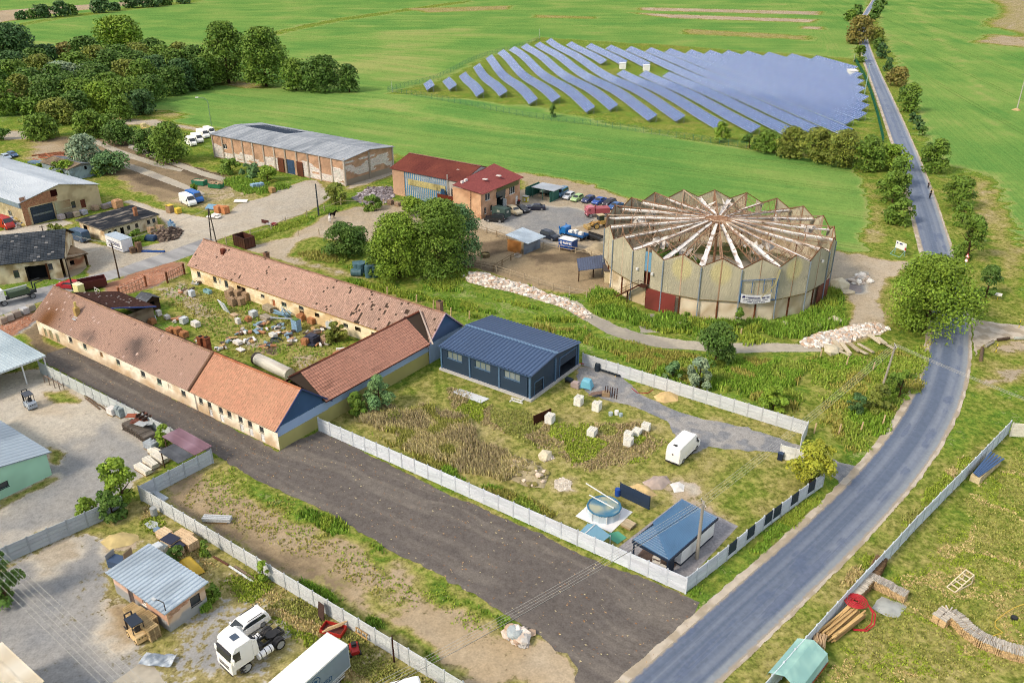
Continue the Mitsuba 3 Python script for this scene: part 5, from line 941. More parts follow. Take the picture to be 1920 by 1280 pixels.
# ---------------------------------------------------------------- the solar farm: rows of tilted tables, every module its own pane
SA,SB=np.array([-.6997,.7145]),np.array([.7145,.6997])
NEAR=[346.2,346,328.5,328,312.3,314,296.3,298,280,277,262.4,256,251,247,247,262,270,284,300,318,335,352,372]
FAR=[371,382,398.5,419,441.5,463,481,494,500,512.5,497,486,476,467,459.5,453.5,446,442,439.5,435,429,421,412]
GAP={10:(387,416),11:(381,411),12:(375,403)}
PV=s2l(58,100,178)*.54;r=np.random.default_rng(3)
WORDS=['shortest','second','third','fourth','fifth','sixth','seventh','eighth','ninth','tenth']
ROWN=0
def solar_row(bp,a0,a1,label):
 h=thing('solar_panel_row',label,'solar panels','solar panel rows on the fenced field')
 n=max(2,int(round((a1-a0)/1.30)));st=(a1-a0)/n
 edge=a0+np.arange(n+1)*st
 seg=(np.arange(n+1)//10)  # tables of 12 columns follow the ground
 mid=SA*edge[:,None]+SB*(bp+1.6);zt=terrain(mid[:,0],mid[:,1])
 def pt(i,q,lift=0.0):
  a=edge[i];x=SA[0]*a+SB[0]*(bp+3.2*q);y=SA[1]*a+SB[1]*(bp+3.2*q)
  return np.stack([x-SB[0]*lift*.5,y-SB[1]*lift*.5,zt[i]+.75+1.95*q+lift*.85],-1)
 I=np.arange(n+1)
 lo,hi=pt(I,-.005),pt(I,1.005)
 m=MB(s2l(214,228,246)*.74);m.add(np.stack([lo,hi,lo-[0,0,.07],hi-[0,0,.07]],1).reshape(-1,3),np.concatenate([[[4*i,4*i+4,4*i+5],[4*i,4*i+5,4*i+1],[4*i+2,4*i+3,4*i+7],[4*i+2,4*i+7,4*i+6],[4*i,4*i+2,4*i+6],[4*i,4*i+6,4*i+4],[4*i+1,4*i+5,4*i+7],[4*i+1,4*i+7,4*i+3]]for i in range(n)]))
 part(h,'frame',m,PLA)
 V,C=[],[]
 for q in range(5):
  b0,b1=q/5+.014,(q+1)/5-.014
  A_,B_,C_,D_=pt(I[:-1],b0,.03),pt(I[1:],b0,.03),pt(I[1:],b1,.03),pt(I[:-1],b1,.03)
  g=.07/st;V.append(np.stack([A_*(1-g)+B_*g,B_*(1-g)+A_*g,C_*(1-g)+D_*g,D_*(1-g)+C_*g],1))
  C.append(PV*(1+.16*(r.random((n,1))-.5))*(1+.05*(r.random((n,3))-.5)))
 V=np.concatenate(V);C=np.repeat(np.concatenate(C),4,axis=0);f=np.arange(len(V))[:,None]*4+np.array([0,1,2,3])
 m=MB();m.add(V.reshape(-1,3),f);m.c[-1]=C;part(h,'modules',m,'solar_glass',kind='stuff')
 m=MB(s2l(150,160,166)*.6)
 for i in range(0,n+1,3):
  p,q=pt(np.array([i]),.12)[0],pt(np.array([i]),.88)[0];g0=terrain(p[None,0],p[None,1])[0]
  m.bar((p[0],p[1],g0-.1),p,.10);m.bar((q[0],q[1],g0-.1),q,.10);m.bar((p[0],p[1],g0+.25),q-[0,0,.2],.06)
 part(h,'legs',m,kind='stuff')
for k in range(23):
 bp=19.0+9.0*k-(.035*k)
 order=WORDS[k]+' panel row from the left end of the solar field' if 0<k<10 else 'shortest panel row at the left tip of the solar field'
 if k in GAP:
  solar_row(bp,NEAR[k],GAP[k][0],f'{["left", "middle", "right"][k - 10]} panel row ending below the white transformer boxes');solar_row(bp,GAP[k][1],FAR[k],f'{["left", "middle", "right"][k - 10]} panel row starting above the white transformer boxes')
 elif k<10:solar_row(bp,NEAR[k],FAR[k],order)
 else:solar_row(bp,NEAR[k],FAR[k],['first','second','third','fourth','fifth','sixth','seventh','eighth','ninth','tenth'][k-13]+' dense panel row right of the transformer boxes')
for i,(x,y)in enumerate(Q("-200.2,371.1 -187.5,371.4")):
 h=thing('transformer_box',f'white transformer box between the solar rows, {["left", "right"][i]} of the two','transformer box','transformer boxes in the solar field')
 z=terrain(np.array([x]),np.array([y]))[0]
 part(h,'body',MB(s2l(244,246,248)*.82).box((x,y,z+1.35),(3.0,2.6,2.7),.6),PLA);part(h,'roof',MB(s2l(226,230,236)*.8).box((x,y,z+2.76),(3.3,2.9,.12),.6),PLA)
 part(h,'door',MB(s2l(206,212,218)*.78).box((x-.2,y-1.5,z+1.2),(1.1,.05,2.0),.6),PLA);part(h,'vent',MB(s2l(120,130,140)*.7).box((x-1.2,y-1.0,z+2.2),(.8,.05,.3),.6),PLA)
x,y=Q("-102,404.8")[0];h=thing('inverter_house','white box at the right edge of the solar field by the road','transformer box');part(h,'body',MB(s2l(240,242,240)*.8).box((x,y,1.5),(3.4,5.4,3.0),.55),PLA);part(h,'roof',MB(s2l(230,230,228)*.78).box((x,y,3.06),(3.8,5.8,.14),.55),PLA)
# ---------------------------------------------------------------- precast concrete fences: a post and stacked slabs per bay
r_f=np.random.default_rng(21)
def concrete_fence(label,pts,height=2.0,pitch=2.06,col=s2l(222,230,240)*.86,slabs=4,dark=(),skip=(),cap=True):
 h=thing('concrete_fence',label,'fence');p=np.asarray(pts,float);s=np.r_[0,np.cumsum(np.linalg.norm(np.diff(p,axis=0),axis=1))]
 n=max(1,int(round(s[-1]/pitch)));q=np.c_[np.interp(np.linspace(0,s[-1],n+1),s,p[:,0]),np.interp(np.linspace(0,s[-1],n+1),s,p[:,1])]
 for i in range(n):
  a,b=q[i],q[i+1];L=np.linalg.norm(b-a);ang=MM.atan2(*(b-a)[::-1]);c=(a+b)/2
  if i in skip:continue
  for j in range(slabs):
   hs=height/slabs;z=hs*(j+.5)+.02
   t=col*(1+.09*(r_f.random()-.5))*(1+.02*(r_f.random(3)-.5))
   if i in dark and j>0:
    if j==1:part(h,'dark_screen',MB(s2l(40,58,82)*.6).box((*c,hs+(height-hs)/2+.02),(L-.12,.05,height-hs-.04),ang),PLA)
    continue
   m=MB(stained(t,t*.86,.8,j,fine=.08));m.box((*c,z),(L-.10,.06,hs-.022),ang)
   m.box((*c,z),(L-.22,.085,hs-.10),ang)
   for k in range(3):m.box((*(c+(k-1)*.3*(b-a)),z+(.06 if k%2 else-.05)),(L*.27,.10,hs*.34),ang)
   part(h,'slab',m)
 for i in range(n+1):
  if i in skip and(i-1)in skip:continue
  ang=MM.atan2(*(q[min(i+1,n)]-q[max(i-1,0)])[::-1]);t=col*(.86+.08*r_f.random())
  m=MB(stained(t,t*.8,.9,i));m.box((*q[i],height/2+.04),(.15,.16,height+.08),ang);m.box((*q[i],height+.11),(.11,.12,.07),ang)
  part(h,'post',m)
 return h
concrete_fence('long pale concrete fence between the dark yard and the hall garden',[(-75.3,61.25),(-22.95,61.45)],2.04)
concrete_fence('concrete fence between the lorry yard and the sandy strip',[(-80.7,38.95),(-31.0,38.75)],2.0,col=s2l(214,220,224)*.81)
concrete_fence('concrete fence on the far side of the road, by the woodpiles',Q("-1.2,112.8 -3.5,100.8 -5.5,90.8 -6.7,84.7 -7.8,78.4 -8.9,72.5 -10.3,64.5 -11.3,58.5 -11.7,55.9 -12.6,50.6"),2.0,col=s2l(220,230,240)*.86)
concrete_fence('cream concrete fence corner leaving the picture at the right edge',[(-0.9,112.3),(20.5,125.2)],2.0,col=s2l(234,230,218)*.88)
concrete_fence('concrete fence running from the steel hall to the gate',[(-56.6,97.3),(-22.6,97.3)],2.02,col=s2l(218,224,230)*.81)
concrete_fence('roadside concrete fence with dark screens let into it',Q("-23,61.5 -21.6,68.1 -20.1,76 -18.4,83.2 -17.4,87.2"),2.0,1.75,col=s2l(220,228,236)*.84,dark=(4,6,8,9,11,13))
concrete_fence('concrete fence between the stone yard and the dark lane',[(-121.4,48.3),(-86.9,48.6)],2.0,col=s2l(206,214,216)*.81)
concrete_fence('grey panel wall behind the mauve shelter',[(-80.9,38.9),(-80.55,48.5)],2.0,1.95,col=s2l(196,206,216)*.81)
concrete_fence('stone-pattern concrete fence along the gravel yard at left',[(-83.4,21.0),(-80.7,36.6)],2.0,col=s2l(186,196,204)*.79)
concrete_fence('short concrete fence behind the yellow tree at the gate',[(-23.6,90.1),(-19.9,90.6),(-17.6,88.2)],2.0,1.9,col=s2l(232,234,234)*.88)
k=thing('sliding_gate','grey framed gate leaf standing open at the end of the hall fence','gate');a,c=np.array((-22.22,95.08)),np.array((-22.24,97.70));d=(c-a)/np.linalg.norm(c-a);ang=MM.atan2(d[1],d[0])
e=(-22.6,97.3);m=MB(s2l(222,224,226)*.75)
for z in(.15,1.9):m.bar((e[0],e[1],z),(e[0]+.4,e[1]-3.6,z),.08)
for t in(0,1):m.bar((e[0]+.4*t,e[1]-3.6*t,.1),(e[0]+.4*t,e[1]-3.6*t,2.0),.09)
part(k,'frame',m,PLA);part(k,'panel',MB(s2l(206,212,216)*.72).box((e[0]+.2,e[1]-1.8,1.02),(.04,3.5,1.7),.11),PLA)
# ---------------------------------------------------------------- trees and shrubs: tapered trunk, limbs and a crown of leaf sprays
scene['leaves']={'type':'twosided','b':{'type':'principled','base_color':VC,'roughness':.6,'specular':.25}}
GREENS={'mid':(.120,.205,.026),'dark':(.080,.155,.026),'deep':(.062,.130,.040),'yellow':(.300,.330,.034),'lime':(.175,.275,.028),'silver':(.230,.310,.190),'blue':(.125,.230,.085),'olive':(.175,.210,.036),'brown':(.205,.180,.046),'straw':(.300,.260,.130)}
def leaves_mesh(clumps,leaf,n,base,seed,jitter=.28,flat=.35):
 """n leaf sprays, each two small blades, spread over the clumps (x, y, z, r)."""
 r=np.random.default_rng(seed);cl=np.asarray(clumps,float);w=cl[:,3]**2;idx=r.choice(len(cl),n,p=w/w.sum())
 d=r.normal(size=(n,3));d/=np.linalg.norm(d,axis=1,keepdims=True);d[:,2]=np.where(d[:,2]<-.5,-d[:,2],d[:,2])
 rad=cl[idx,3]*(1-.45*r.random(n)**2.2)
 c=cl[idx,:3]+d*rad[:,None]*[1,1,.85]
 nrm=d*1.0+r.normal(size=(n,3))*.55+[0,0,flat];nrm/=np.linalg.norm(nrm,axis=1,keepdims=True)
 a=np.cross(nrm,r.normal(size=(n,3)));a/=np.linalg.norm(a,axis=1,keepdims=True)+1e-9;b=np.cross(nrm,a)
 s=leaf*(.6+.8*r.random((n,1)))
 v=np.stack([c-a*s,c-b*s*.55+nrm*s*.12,c+a*s,c+b*s*.55-nrm*s*.12],1)
 tone=(1+jitter*(r.random((len(cl),1))-.5)*1.6)[idx]*(1+jitter*.8*(r.random((n,1))-.5));warm=((r.random((len(cl),1))-.5)*.20)[idx]+(r.random((n,1))-.5)*.14
 col=np.asarray(base)*tone*np.concatenate([1+warm,1+warm*.35,1-warm*.3],1)
 return v.reshape(-1,3),np.arange(n)[:,None]*4+np.array([0,1,2,3]),np.repeat(np.clip(col,.004,.6),4,axis=0)
def tree(name,label,geo,kind='mid',shape='round',group=None,cat=None,dens=1.0,leaf=None,trunk=True,rag=1.0,cut=None):
 x,y,H,W=geo;seed=abs(hash((round(x,1),round(y,1))))%100000;r=np.random.default_rng(seed)
 z0=float(terrain(np.array([x]),np.array([y]))[0])-.05
 dist=MM.sqrt(x*x+y*y+59**2);leaf=leaf or max(.20,dist*.00140)
 low={'round':.10,'bush':.0,'poplar':.04,'spread':.06,'column':.02}[shape]
 def prof(t):
  if shape=='bush':return .86+.30*t if t<.42 else MM.sqrt(max(1-((t-.42)/.58)**2,0))
  if shape=='poplar':return max(1-abs((t-.42)/(.58 if t>.42 else .52))**2.6,0)**.62
  if shape=='spread':return .80+.6*t if t<.34 else MM.sqrt(max(1-((t-.34)/.66)**2.3,0))
  return MM.sqrt(max(1-((t-.48)/.52)**2,0))**.8
 nC=int(np.clip(W*H*1.0,18,150));cl=[]
 rc=(.155 if shape!='poplar' else .14)*(W*W*H)**(1/3)
 for i in range(nC):
  t=r.random()**.85;a=r.random()*2*MM.pi;q=r.random()**.30;rr_=rc*(.6+.7*r.random())*rag
  R_=max(prof(t)*W/2*(1+.16*MM.sin(3*a+seed))-rr_*.7,W*.05)*q
  zz=low*H+t*(1-low)*H;cl.append((x+MM.cos(a)*R_,y+MM.sin(a)*R_,z0+min(max(zz,rr_*.5),H-rr_*.75),rr_))
 Hc=H*(1-low)
 area=MM.pi*W*(W/2+Hc)*.8;n=int(np.clip(area/leaf**2*1.3*dens,200,22000))
 v,f,c=leaves_mesh(cl,leaf,n,GREENS[kind],seed)
 k=thing(name,label,cat or('tree' if H>4 and shape!='bush' else 'bush'),group)
 m=MB();m.add(v,f);m.c[-1]=c;part(k,'crown',m,'leaves')
 if trunk:
  m=MB(stained(s2l(96,78,60)*.6,s2l(66,54,42)*.55,1.5));rt=max(.05,H*.022)
  m.tube([(x,y,z0-.1),(x+.02*H*(r.random()-.5),y,z0+H*.3),(x+.05*H*(r.random()-.5),y+.05*H*(r.random()-.5),z0+H*.72)],[rt*1.35,rt,rt*.3],7)
  for i in range(5):
   a=i*1.26+r.random();zs=z0+H*(.18+.1*i);m.tube([(x,y,zs),(x+MM.cos(a)*W*.18,y+MM.sin(a)*W*.18,zs+H*.10),(x+MM.cos(a)*W*.34,y+MM.sin(a)*W*.34,zs+H*.22)],[rt*.6,rt*.4,rt*.12],5)
  part(k,'trunk',m)
 return k
def trees(name,group,items,**k):
 for lab,geo,kind,shape in items:tree(name,lab,geo,kind,shape,group,**k)
WOOD='trees of the dense wood at the upper left'
tree('poplar_tree','tall round pale green poplar standing above the left wood',(-445.7,262.1,19.7,26.3),'lime','poplar',dens=1.2)
tree('poplar_tree','left one of the two tall poplars behind the field edge',(-320.3,234.7,25.2,19.3),'mid','poplar',dens=1.3)
tree('poplar_tree','right one of the two tall poplars behind the field edge',(-300.0,238.5,23.8,19.8),'mid','poplar',dens=1.3)
tree('spruce_group','tall dark blue-green tree at the upper left picture edge',(-445.6,202.7,20.5,26.8),'deep','round',dens=1.3)
def wood_label(i):
 where=['back','back','back','back','back','back','middle','middle','middle','middle','middle','middle','middle','middle','middle','middle','middle','front','front','front','front','front','front','front','front','front'][min(i,25)]
 return f'leafy tree packed into the {where} rows of the dense wood at upper left'
for i,(geo,kind)in enumerate([((-438.5,216.3,10.0,15.8),'deep'),((-440.2,228.7,9.8,14.6),'brown'),((-425.1,230.0,13.6,17.5),'dark'),((-408.1,228.4,10.8,15.5),'mid'),((-397.4,249.0,12.6,15.3),'dark'),((-390.4,236.3,12.2,15.4),'olive'),((-331.6,216.7,15.2,17.2),'mid'),((-329.4,225.0,15.9,16.1),'dark'),((-319.3,223.5,13.7,11.3),'mid'),
((-333.0,209.1,13.1,17.9),'deep'),((-358.5,215.4,12.6,17.4),'dark'),((-367.8,209.1,13.1,16.0),'dark'),((-374.6,197.3,12.9,15.8),'mid'),((-394.1,191.0,11.3,15.6),'olive'),((-381.0,172.8,12.0,17.0),'mid'),((-360.9,180.3,11.0,13.2),'dark'),((-340.9,200.5,12.0,14.7),'olive'),((-314.7,203.0,11.0,12.9),'dark'),((-353.0,192.1,11.2,13.4),'dark'),((-362.4,170.0,10.4,13.0),'dark'),
((-309.0,189.6,10.0,12.4),'dark'),((-363.6,159.0,11.2,12.7),'dark'),((-338.6,174.8,10.6,11.8),'dark'),((-321.6,180.9,10.8,13.7),'mid'),((-304.0,179.6,9.8,12.1),'mid'),((-407.0,185.7,12.3,16.7),'deep'),((-414.7,199.3,11.8,13.8),'dark'),((-391.0,215.6,12.7,14.8),'olive'),((-378.3,220.4,13.5,14.7),'dark'),((-362.4,231.4,13.5,14.6),'mid'),((-349.7,232.5,15.2,13.4),'olive'),((-328.4,143.9,12.2,11.5),'mid'),((-331.7,160.4,11.7,12.1),'dark'),((-341.4,187.6,11.7,13.9),'dark'),((-326.0,198.3,13.4,13.9),'mid'),((-317.7,210.1,13.1,13.2),'deep'),((-315.8,217.8,12.8,11.1),'dark'),((-343.7,157.4,11.1,11.4),'olive'),((-300.2,155.3,9.6,10.5),'dark'),((-283.9,162.1,8.4,9.3),'mid')]):
 tree('wood_tree',wood_label(i),geo,kind,'bush',WOOD,dens=.9,trunk=False)
for lab,geo,kind in[('pale silver willow in the middle of the left wood',(-365.8,186.5,10.6,17.5),'silver'),('smaller silver willow left of the pale one in the wood',(-367.1,176.0,7.7,11.5),'silver')]:tree('willow_tree',lab,geo,kind,'round',dens=1.1)
for lab,geo,kind in[('leafy green tree at the front of the wood, beside the small field bay',(-296.4,172.2,11.9,17.9),'mid'),('front wood tree below the pale willow',(-314.9,165.7,11.3,15.8),'mid'),('front wood tree just right of the willow',(-299.6,165.1,11.4,15.4),'lime'),('left front wood tree below the small willow',(-321.8,159.6,12.1,13.4),'dark'),
('dark low tree at the right corner of the wood front',(-288.9,172.5,8.7,12.3),'deep'),('yellowish rounded tree low at the wood front',(-297.4,146.0,8.6,13.2),'olive'),('reddish green bush at the lower wood edge',(-278.8,130.7,7.7,12.9),'mid'),('upright green tree at the lower wood edge',(-267.1,140.7,8.8,9.9),'mid'),('low wide bush right of the upright wood tree',(-263.8,145.0,7.1,9.3),'mid'),
('dense dark bush by the bare rows behind the yard',(-251.2,140.8,7.2,10.9),'dark'),('pale brown shrub at the left edge of the wood',(-337.9,148.4,7.7,10.3),'brown'),('yellow-green shrub at the left edge of the wood',(-336.9,151.6,4.7,6.0),'yellow'),('green bush between yard and wood at far left',(-322.1,149.5,6.1,11.6),'mid'),('small dark bush at the left picture edge',(-288.3,122.3,3.7,6.1),'dark'),
('bushy tree right of the bare rows, near the parked vans',(-217.7,136.4,11.3,10.9),'mid'),('dense shrub beside the parked vans',(-233.7,139.4,7.0,8.9),'dark'),('small shrub between the two trees by the vans',(-225.2,137.3,6.8,6.8),'mid'),('silvery willow standing alone in the yard ruins',(-226.5,115.8,10.5,9.6),'silver'),('bluish spreading bush right of the silvery willow',(-221.3,119.5,5.6,11.4),'blue'),('green bush at the foot of the silvery willow',(-222.3,117.4,3.8,6.7),'lime'),
('yellow-green bush behind the grey-roofed hall',(-225.7,109.6,4.9,6.9),'lime'),('small round bush behind the grey-roofed hall',(-239.0,109.9,2.2,3.8),'lime'),('right tree of the hedge below the twin poplars',(-258.2,246.6,10.9,9.5),'dark'),('broad dark tree in the hedge right of the poplars',(-267.4,241.8,14.2,16.1),'dark'),('tree in the hedge just right of the poplars',(-281.2,238.5,12.7,13.2),'mid'),('low tree between the hedge trees right of the poplars',(-275.4,240.9,11.6,11.0),'dark'),('low bush at the foot of the left poplar',(-323.7,228.9,7.1,9.2),'dark')]:
 tree('leafy_tree' if 'tree' in lab or 'willow' in lab else 'leafy_bush',lab,geo,kind,'bush')
for i,(geo,kind)in enumerate([((-703.5,352.7,9.3,17.5),'deep'),((-699.5,366.3,11.4,14.3),'deep'),((-706.6,378.6,7.6,10.3),'dark'),((-705.9,402.8,11.0,17.6),'deep'),((-715.8,421.1,6.3,12.7),'deep'),((-729.9,444.9,10.0,15.9),'deep'),((-727.0,460.7,9.2,24.6),'deep'),((-732.9,500.9,6.9,14.8),'deep'),((-698.8,334.6,6.1,9.7),'deep'),((-731.1,479.6,5.8,12.6),'dark'),((-701.5,343.3,6.5,7.4),'dark')]):
 tree('distant_tree','small distant dark tree on the field boundary at top left',geo,kind,'bush','distant trees on the field boundary',trunk=False)
k=[('dense rounded bush at the left end of the hedge below the solar field',(-88.6,247.3,4.2,4.8),'dark'),('green bush in the hedge below the solar field, second from left',(-82.3,245.1,6.4,8.5),'mid'),('tall pale-tipped bush in the hedge below the panels',(-74.4,242.7,8.9,9.2),'olive'),('broad bush in the middle of the hedge below the panels',(-66.8,241.9,9.6,9.9),'olive'),('bush right of the middle of the hedge below the panels',(-58.8,240.1,10.3,9.7),'olive'),('right end bush of the hedge below the panels',(-52.5,240.3,9.6,8.4),'mid'),
('hedge tree at the road corner below the solar field',(-47.6,245.2,6.8,9.6),'lime'),('dark shrub beside the road, above the field corner',(-41.9,228.2,7.5,6.8),'mid'),('roadside tree left of the two cyclists',(-39.2,212.8,7.6,7.9),'mid'),('lowest roadside bush left of the road above the round hall',(-34.1,196.4,5.7,6.9),'mid'),('young yellow-green tree in front of the panel rows',(-99.0,250.5,6.1,5.6),'lime'),('small tree among the panel rows beside their front end',(-163.1,252.8,4.4,2.6),'dark')]
for lab,geo,kind in k:tree('hedge_bush' if 'bush' in lab or 'shrub' in lab else 'hedge_tree',lab,geo,kind,'bush',cat='bush' if 'bush' in lab or 'shrub' in lab else 'tree')
k=[('large bronze-topped tree overhanging the far road',(-134.0,534.6,15.1,17.9),'brown'),('dark tree right of the bronze tree on the far road',(-129.5,557.0,7.2,10.2),'olive'),('green tree below the bronze tree at the road edge',(-112.4,455.6,8.1,6.4),'mid'),('bush left of the far road beyond the bronze tree',(-175.8,669.8,8.0,11.6),'mid'),('bush at the top left of the far road',(-182.0,706.4,8.7,8.9),'dark')]
for lab,geo,kind in k:tree('road_tree',lab,geo,kind,'bush',cat='tree')
for i,(geo,kind)in enumerate([((-168.3,705.0,8.2,8.8),'dark'),((-180.8,764.0,8.1,9.5),'dark'),((-195.4,833.1,7.8,10.3),'dark'),((-161.6,669.8,5.7,6.1),'dark'),((-118.5,515.4,5.6,5.9),'dark'),((-107.0,475.9,7.3,6.6),'deep'),((-93.2,432.1,6.0,5.0),'deep'),((-79.4,390.7,7.8,9.4),'brown'),((-62.6,334.3,10.1,8.1),'mid'),((-68.9,355.8,6.0,5.3),'dark'),((-57.2,316.2,3.1,2.7),'deep'),((-52.5,303.8,4.7,3.9),'deep'),((-49.6,295.1,3.0,3.1),'dark'),((-36.8,248.6,9.1,7.5),'mid'),((-40.7,260.1,5.4,4.5),'dark'),((-25.4,216.2,7.8,7.3),'mid'),((-22.3,202.8,5.6,4.5),'mid'),((-17.4,180.0,9.3,5.9),'mid'),((-17.4,190.8,4.7,2.9),'olive')]):
 tree('verge_tree','leafy tree in the row along the right side of the road, '+('beyond the bronze tree' if i<4 else 'at the solar field' if i<12 else 'above the cyclists' if i<15 else 'below the cyclists'),geo,kind,'bush','row of trees along the right side of the road',cat='tree')
k=[('big broad leafy tree overhanging the road bend',(-16.9,139.7,13.0,14.4),'lime','spread'),('round dark bush beyond the road opposite the big tree',(-11.1,161.5,5.9,4.6),'dark','bush'),('large dark bush beside the path below the round hall',(-40.3,109.4,6.8,6.7),'dark','bush'),('silvery willow bush behind the hall fence',(-39.2,100.8,4.9,3.8),'silver','bush'),('smaller bluish willow shrub behind the hall fence',(-43.3,100.7,3.0,3.1),'blue','bush'),('bushy shrub right of the leaning pole',(-15.0,114.2,4.6,4.0),'mid','bush'),
('small dark round bush below the leaning pole',(-18.9,106.9,3.1,2.5),'deep','bush'),('pale yellowish shrub beside the leaning pole',(-17.0,109.2,3.9,3.6),'olive','bush'),('bright yellow-green tree at the garden gate',(-18.6,86.4,5.9,5.7),'yellow','round'),('tallest of the trees below the red-roofed hall',(-98.0,112.6,15.1,11.8),'mid','bush'),('left tree of the group below the red-roofed hall',(-103.9,107.8,12.5,11.0),'lime','bush'),('silvery poplar tree at the right of the group below the red-roofed hall',(-98.1,118.8,12.6,8.7),'blue','bush'),
('low bush at the foot of the tree group below the red-roofed hall',(-107.3,106.7,8.2,5.3),'mid','bush'),('wide dark bush left of the tree group by the arena',(-121.3,110.5,6.6,9.9),'dark','bush'),('yellow-green bush at the arena edge',(-149.7,135.3,4.8,6.2),'olive','bush'),('pale green small tree in the corner of the stone yard',(-81.9,37.4,6.3,4.1),'lime','round'),('low bush by the panel fence beside the small tree',(-83.5,33.7,2.1,2.6),'lime','bush'),('bush under the small tree at the fence corner',(-80.8,35.3,3.7,3.7),'dark','bush'),
('big dark bush at the left picture edge of the lorry yard',(-76.9,21.7,6.3,3.8),'dark','bush'),('slim shrub growing at the lorry yard fence',(-58.3,38.2,2.8,1.2),'lime','bush'),('bluish bush against the linking wing front',(-72.6,69.8,5.2,4.5),'blue','bush'),('dark bush left of the bluish one at the wing',(-74.2,67.3,3.4,3.2),'mid','bush'),('reddish shrub in the courtyard below the patchy roof',(-93.0,81.1,3.6,3.6),'olive','bush'),('green creeper bush behind the workshop',(-60.5,33.7,2.1,1.4),'mid','bush'),('dark bush behind the workshop roof',(-68.3,35.0,2.0,1.9),'dark','bush'),
('creeper bush beside the mauve shelter roof',(-88.4,47.2,3.4,2.3),'lime','bush'),('round shrub by the concrete fence and timber stacks',(-66.7,37.4,1.9,1.3),'mid','bush'),('tall weed shrub at the foot of the round hall wall',(-42.3,122.8,3.9,2.1),'mid','bush'),('weed shrub near the round hall red gate',(-49.3,117.9,3.2,1.8),'mid','bush'),('scrub inside the roofless round hall',(-61.2,137.9,4.9,11.1),'dark','bush'),('shrub beside the green skips',(-182.6,119.0,3.3,2.4),'lime','bush'),('bush at the brick warehouse front, left',(-193.5,138.2,4.0,6.7),'mid','bush'),('bush at the brick warehouse front, middle',(-186.5,139.1,3.6,5.5),'blue','bush'),('bush at the brick warehouse front, right',(-178.8,138.6,4.0,6.2),'lime','bush'),
('bush between the brick heap and the red hall',(-138.6,136.8,3.4,5.6),'mid','bush'),('bush below the blue cladding of the red hall',(-128.7,138.6,4.1,6.2),'lime','bush'),('shrub by the felt roof outhouse',(-163.8,91.1,2.4,3.6),'mid','bush'),('shrub in the yard by the blue lorry',(-181.5,82.9,2.7,4.2),'olive','bush'),('green shrub on the verge behind the steel hall fence',(-28.4,101.2,3.7,3.8),'lime','bush')]
for lab,geo,kind,sh in k:tree('garden_tree' if 'tree' in lab and 'bush' not in lab else 'garden_bush',lab,geo,kind,sh,cat='tree' if('tree' in lab.split(' ')[:5]or 'tree' in lab)and 'bush' not in lab and 'shrub' not in lab else 'bush',dens=1.1)
# ---------------------------------------------------------------- vehicles
TYRE,RIM,GLASS,LAMP_R,LAMP_W,BLACK=(.016,.016,.017),s2l(150,154,160)*.6,(.022,.028,.034),s2l(150,24,22)*.6,s2l(232,236,240)*.85,(.02,.02,.022)
WHITE=s2l(250,250,250)*.86
def wheel(h,c,r,w,R,at,rim=RIM):
 """A wheel whose axle lies along local y."""
 n=18;a=np.arange(n)*2*np.pi/n;prof=[(-w/2,r*.78),(-w/2,r*.94),(-w*.36,r),(w*.36,r),(w/2,r*.94),(w/2,r*.78)]
 v=np.stack([np.c_[np.cos(a)*q,np.full(n,y),np.sin(a)*q]for y,q in prof],0).reshape(-1,3);f=[]
 for k in range(len(prof)-1):f+=[[k*n+i,k*n+(i+1)%n,(k+1)*n+(i+1)%n,(k+1)*n+i]for i in range(n)]
 k1=part(h,'wheel',MB(TYRE).add(v+c,f).move(0,at,R),PLA)
 m=MB(rim)
 for s in(-1,1):m.add(np.vstack([[0,s*w*.40,0],np.c_[np.cos(a)*r*.70,np.full(n,s*w*.46),np.sin(a)*r*.70],np.c_[np.cos(a)*r*.79,np.full(n,s*w*.42),np.sin(a)*r*.79]])+c,[[0,1+i,1+(i+1)%n]for i in range(n)]+[[1+i,1+n+i,1+n+(i+1)%n]for i in range(n)]+[[1+i,1+n+(i+1)%n,1+(i+1)%n]for i in range(n)])
 part(k1,'rim',m.move(0,at,R),SHM)
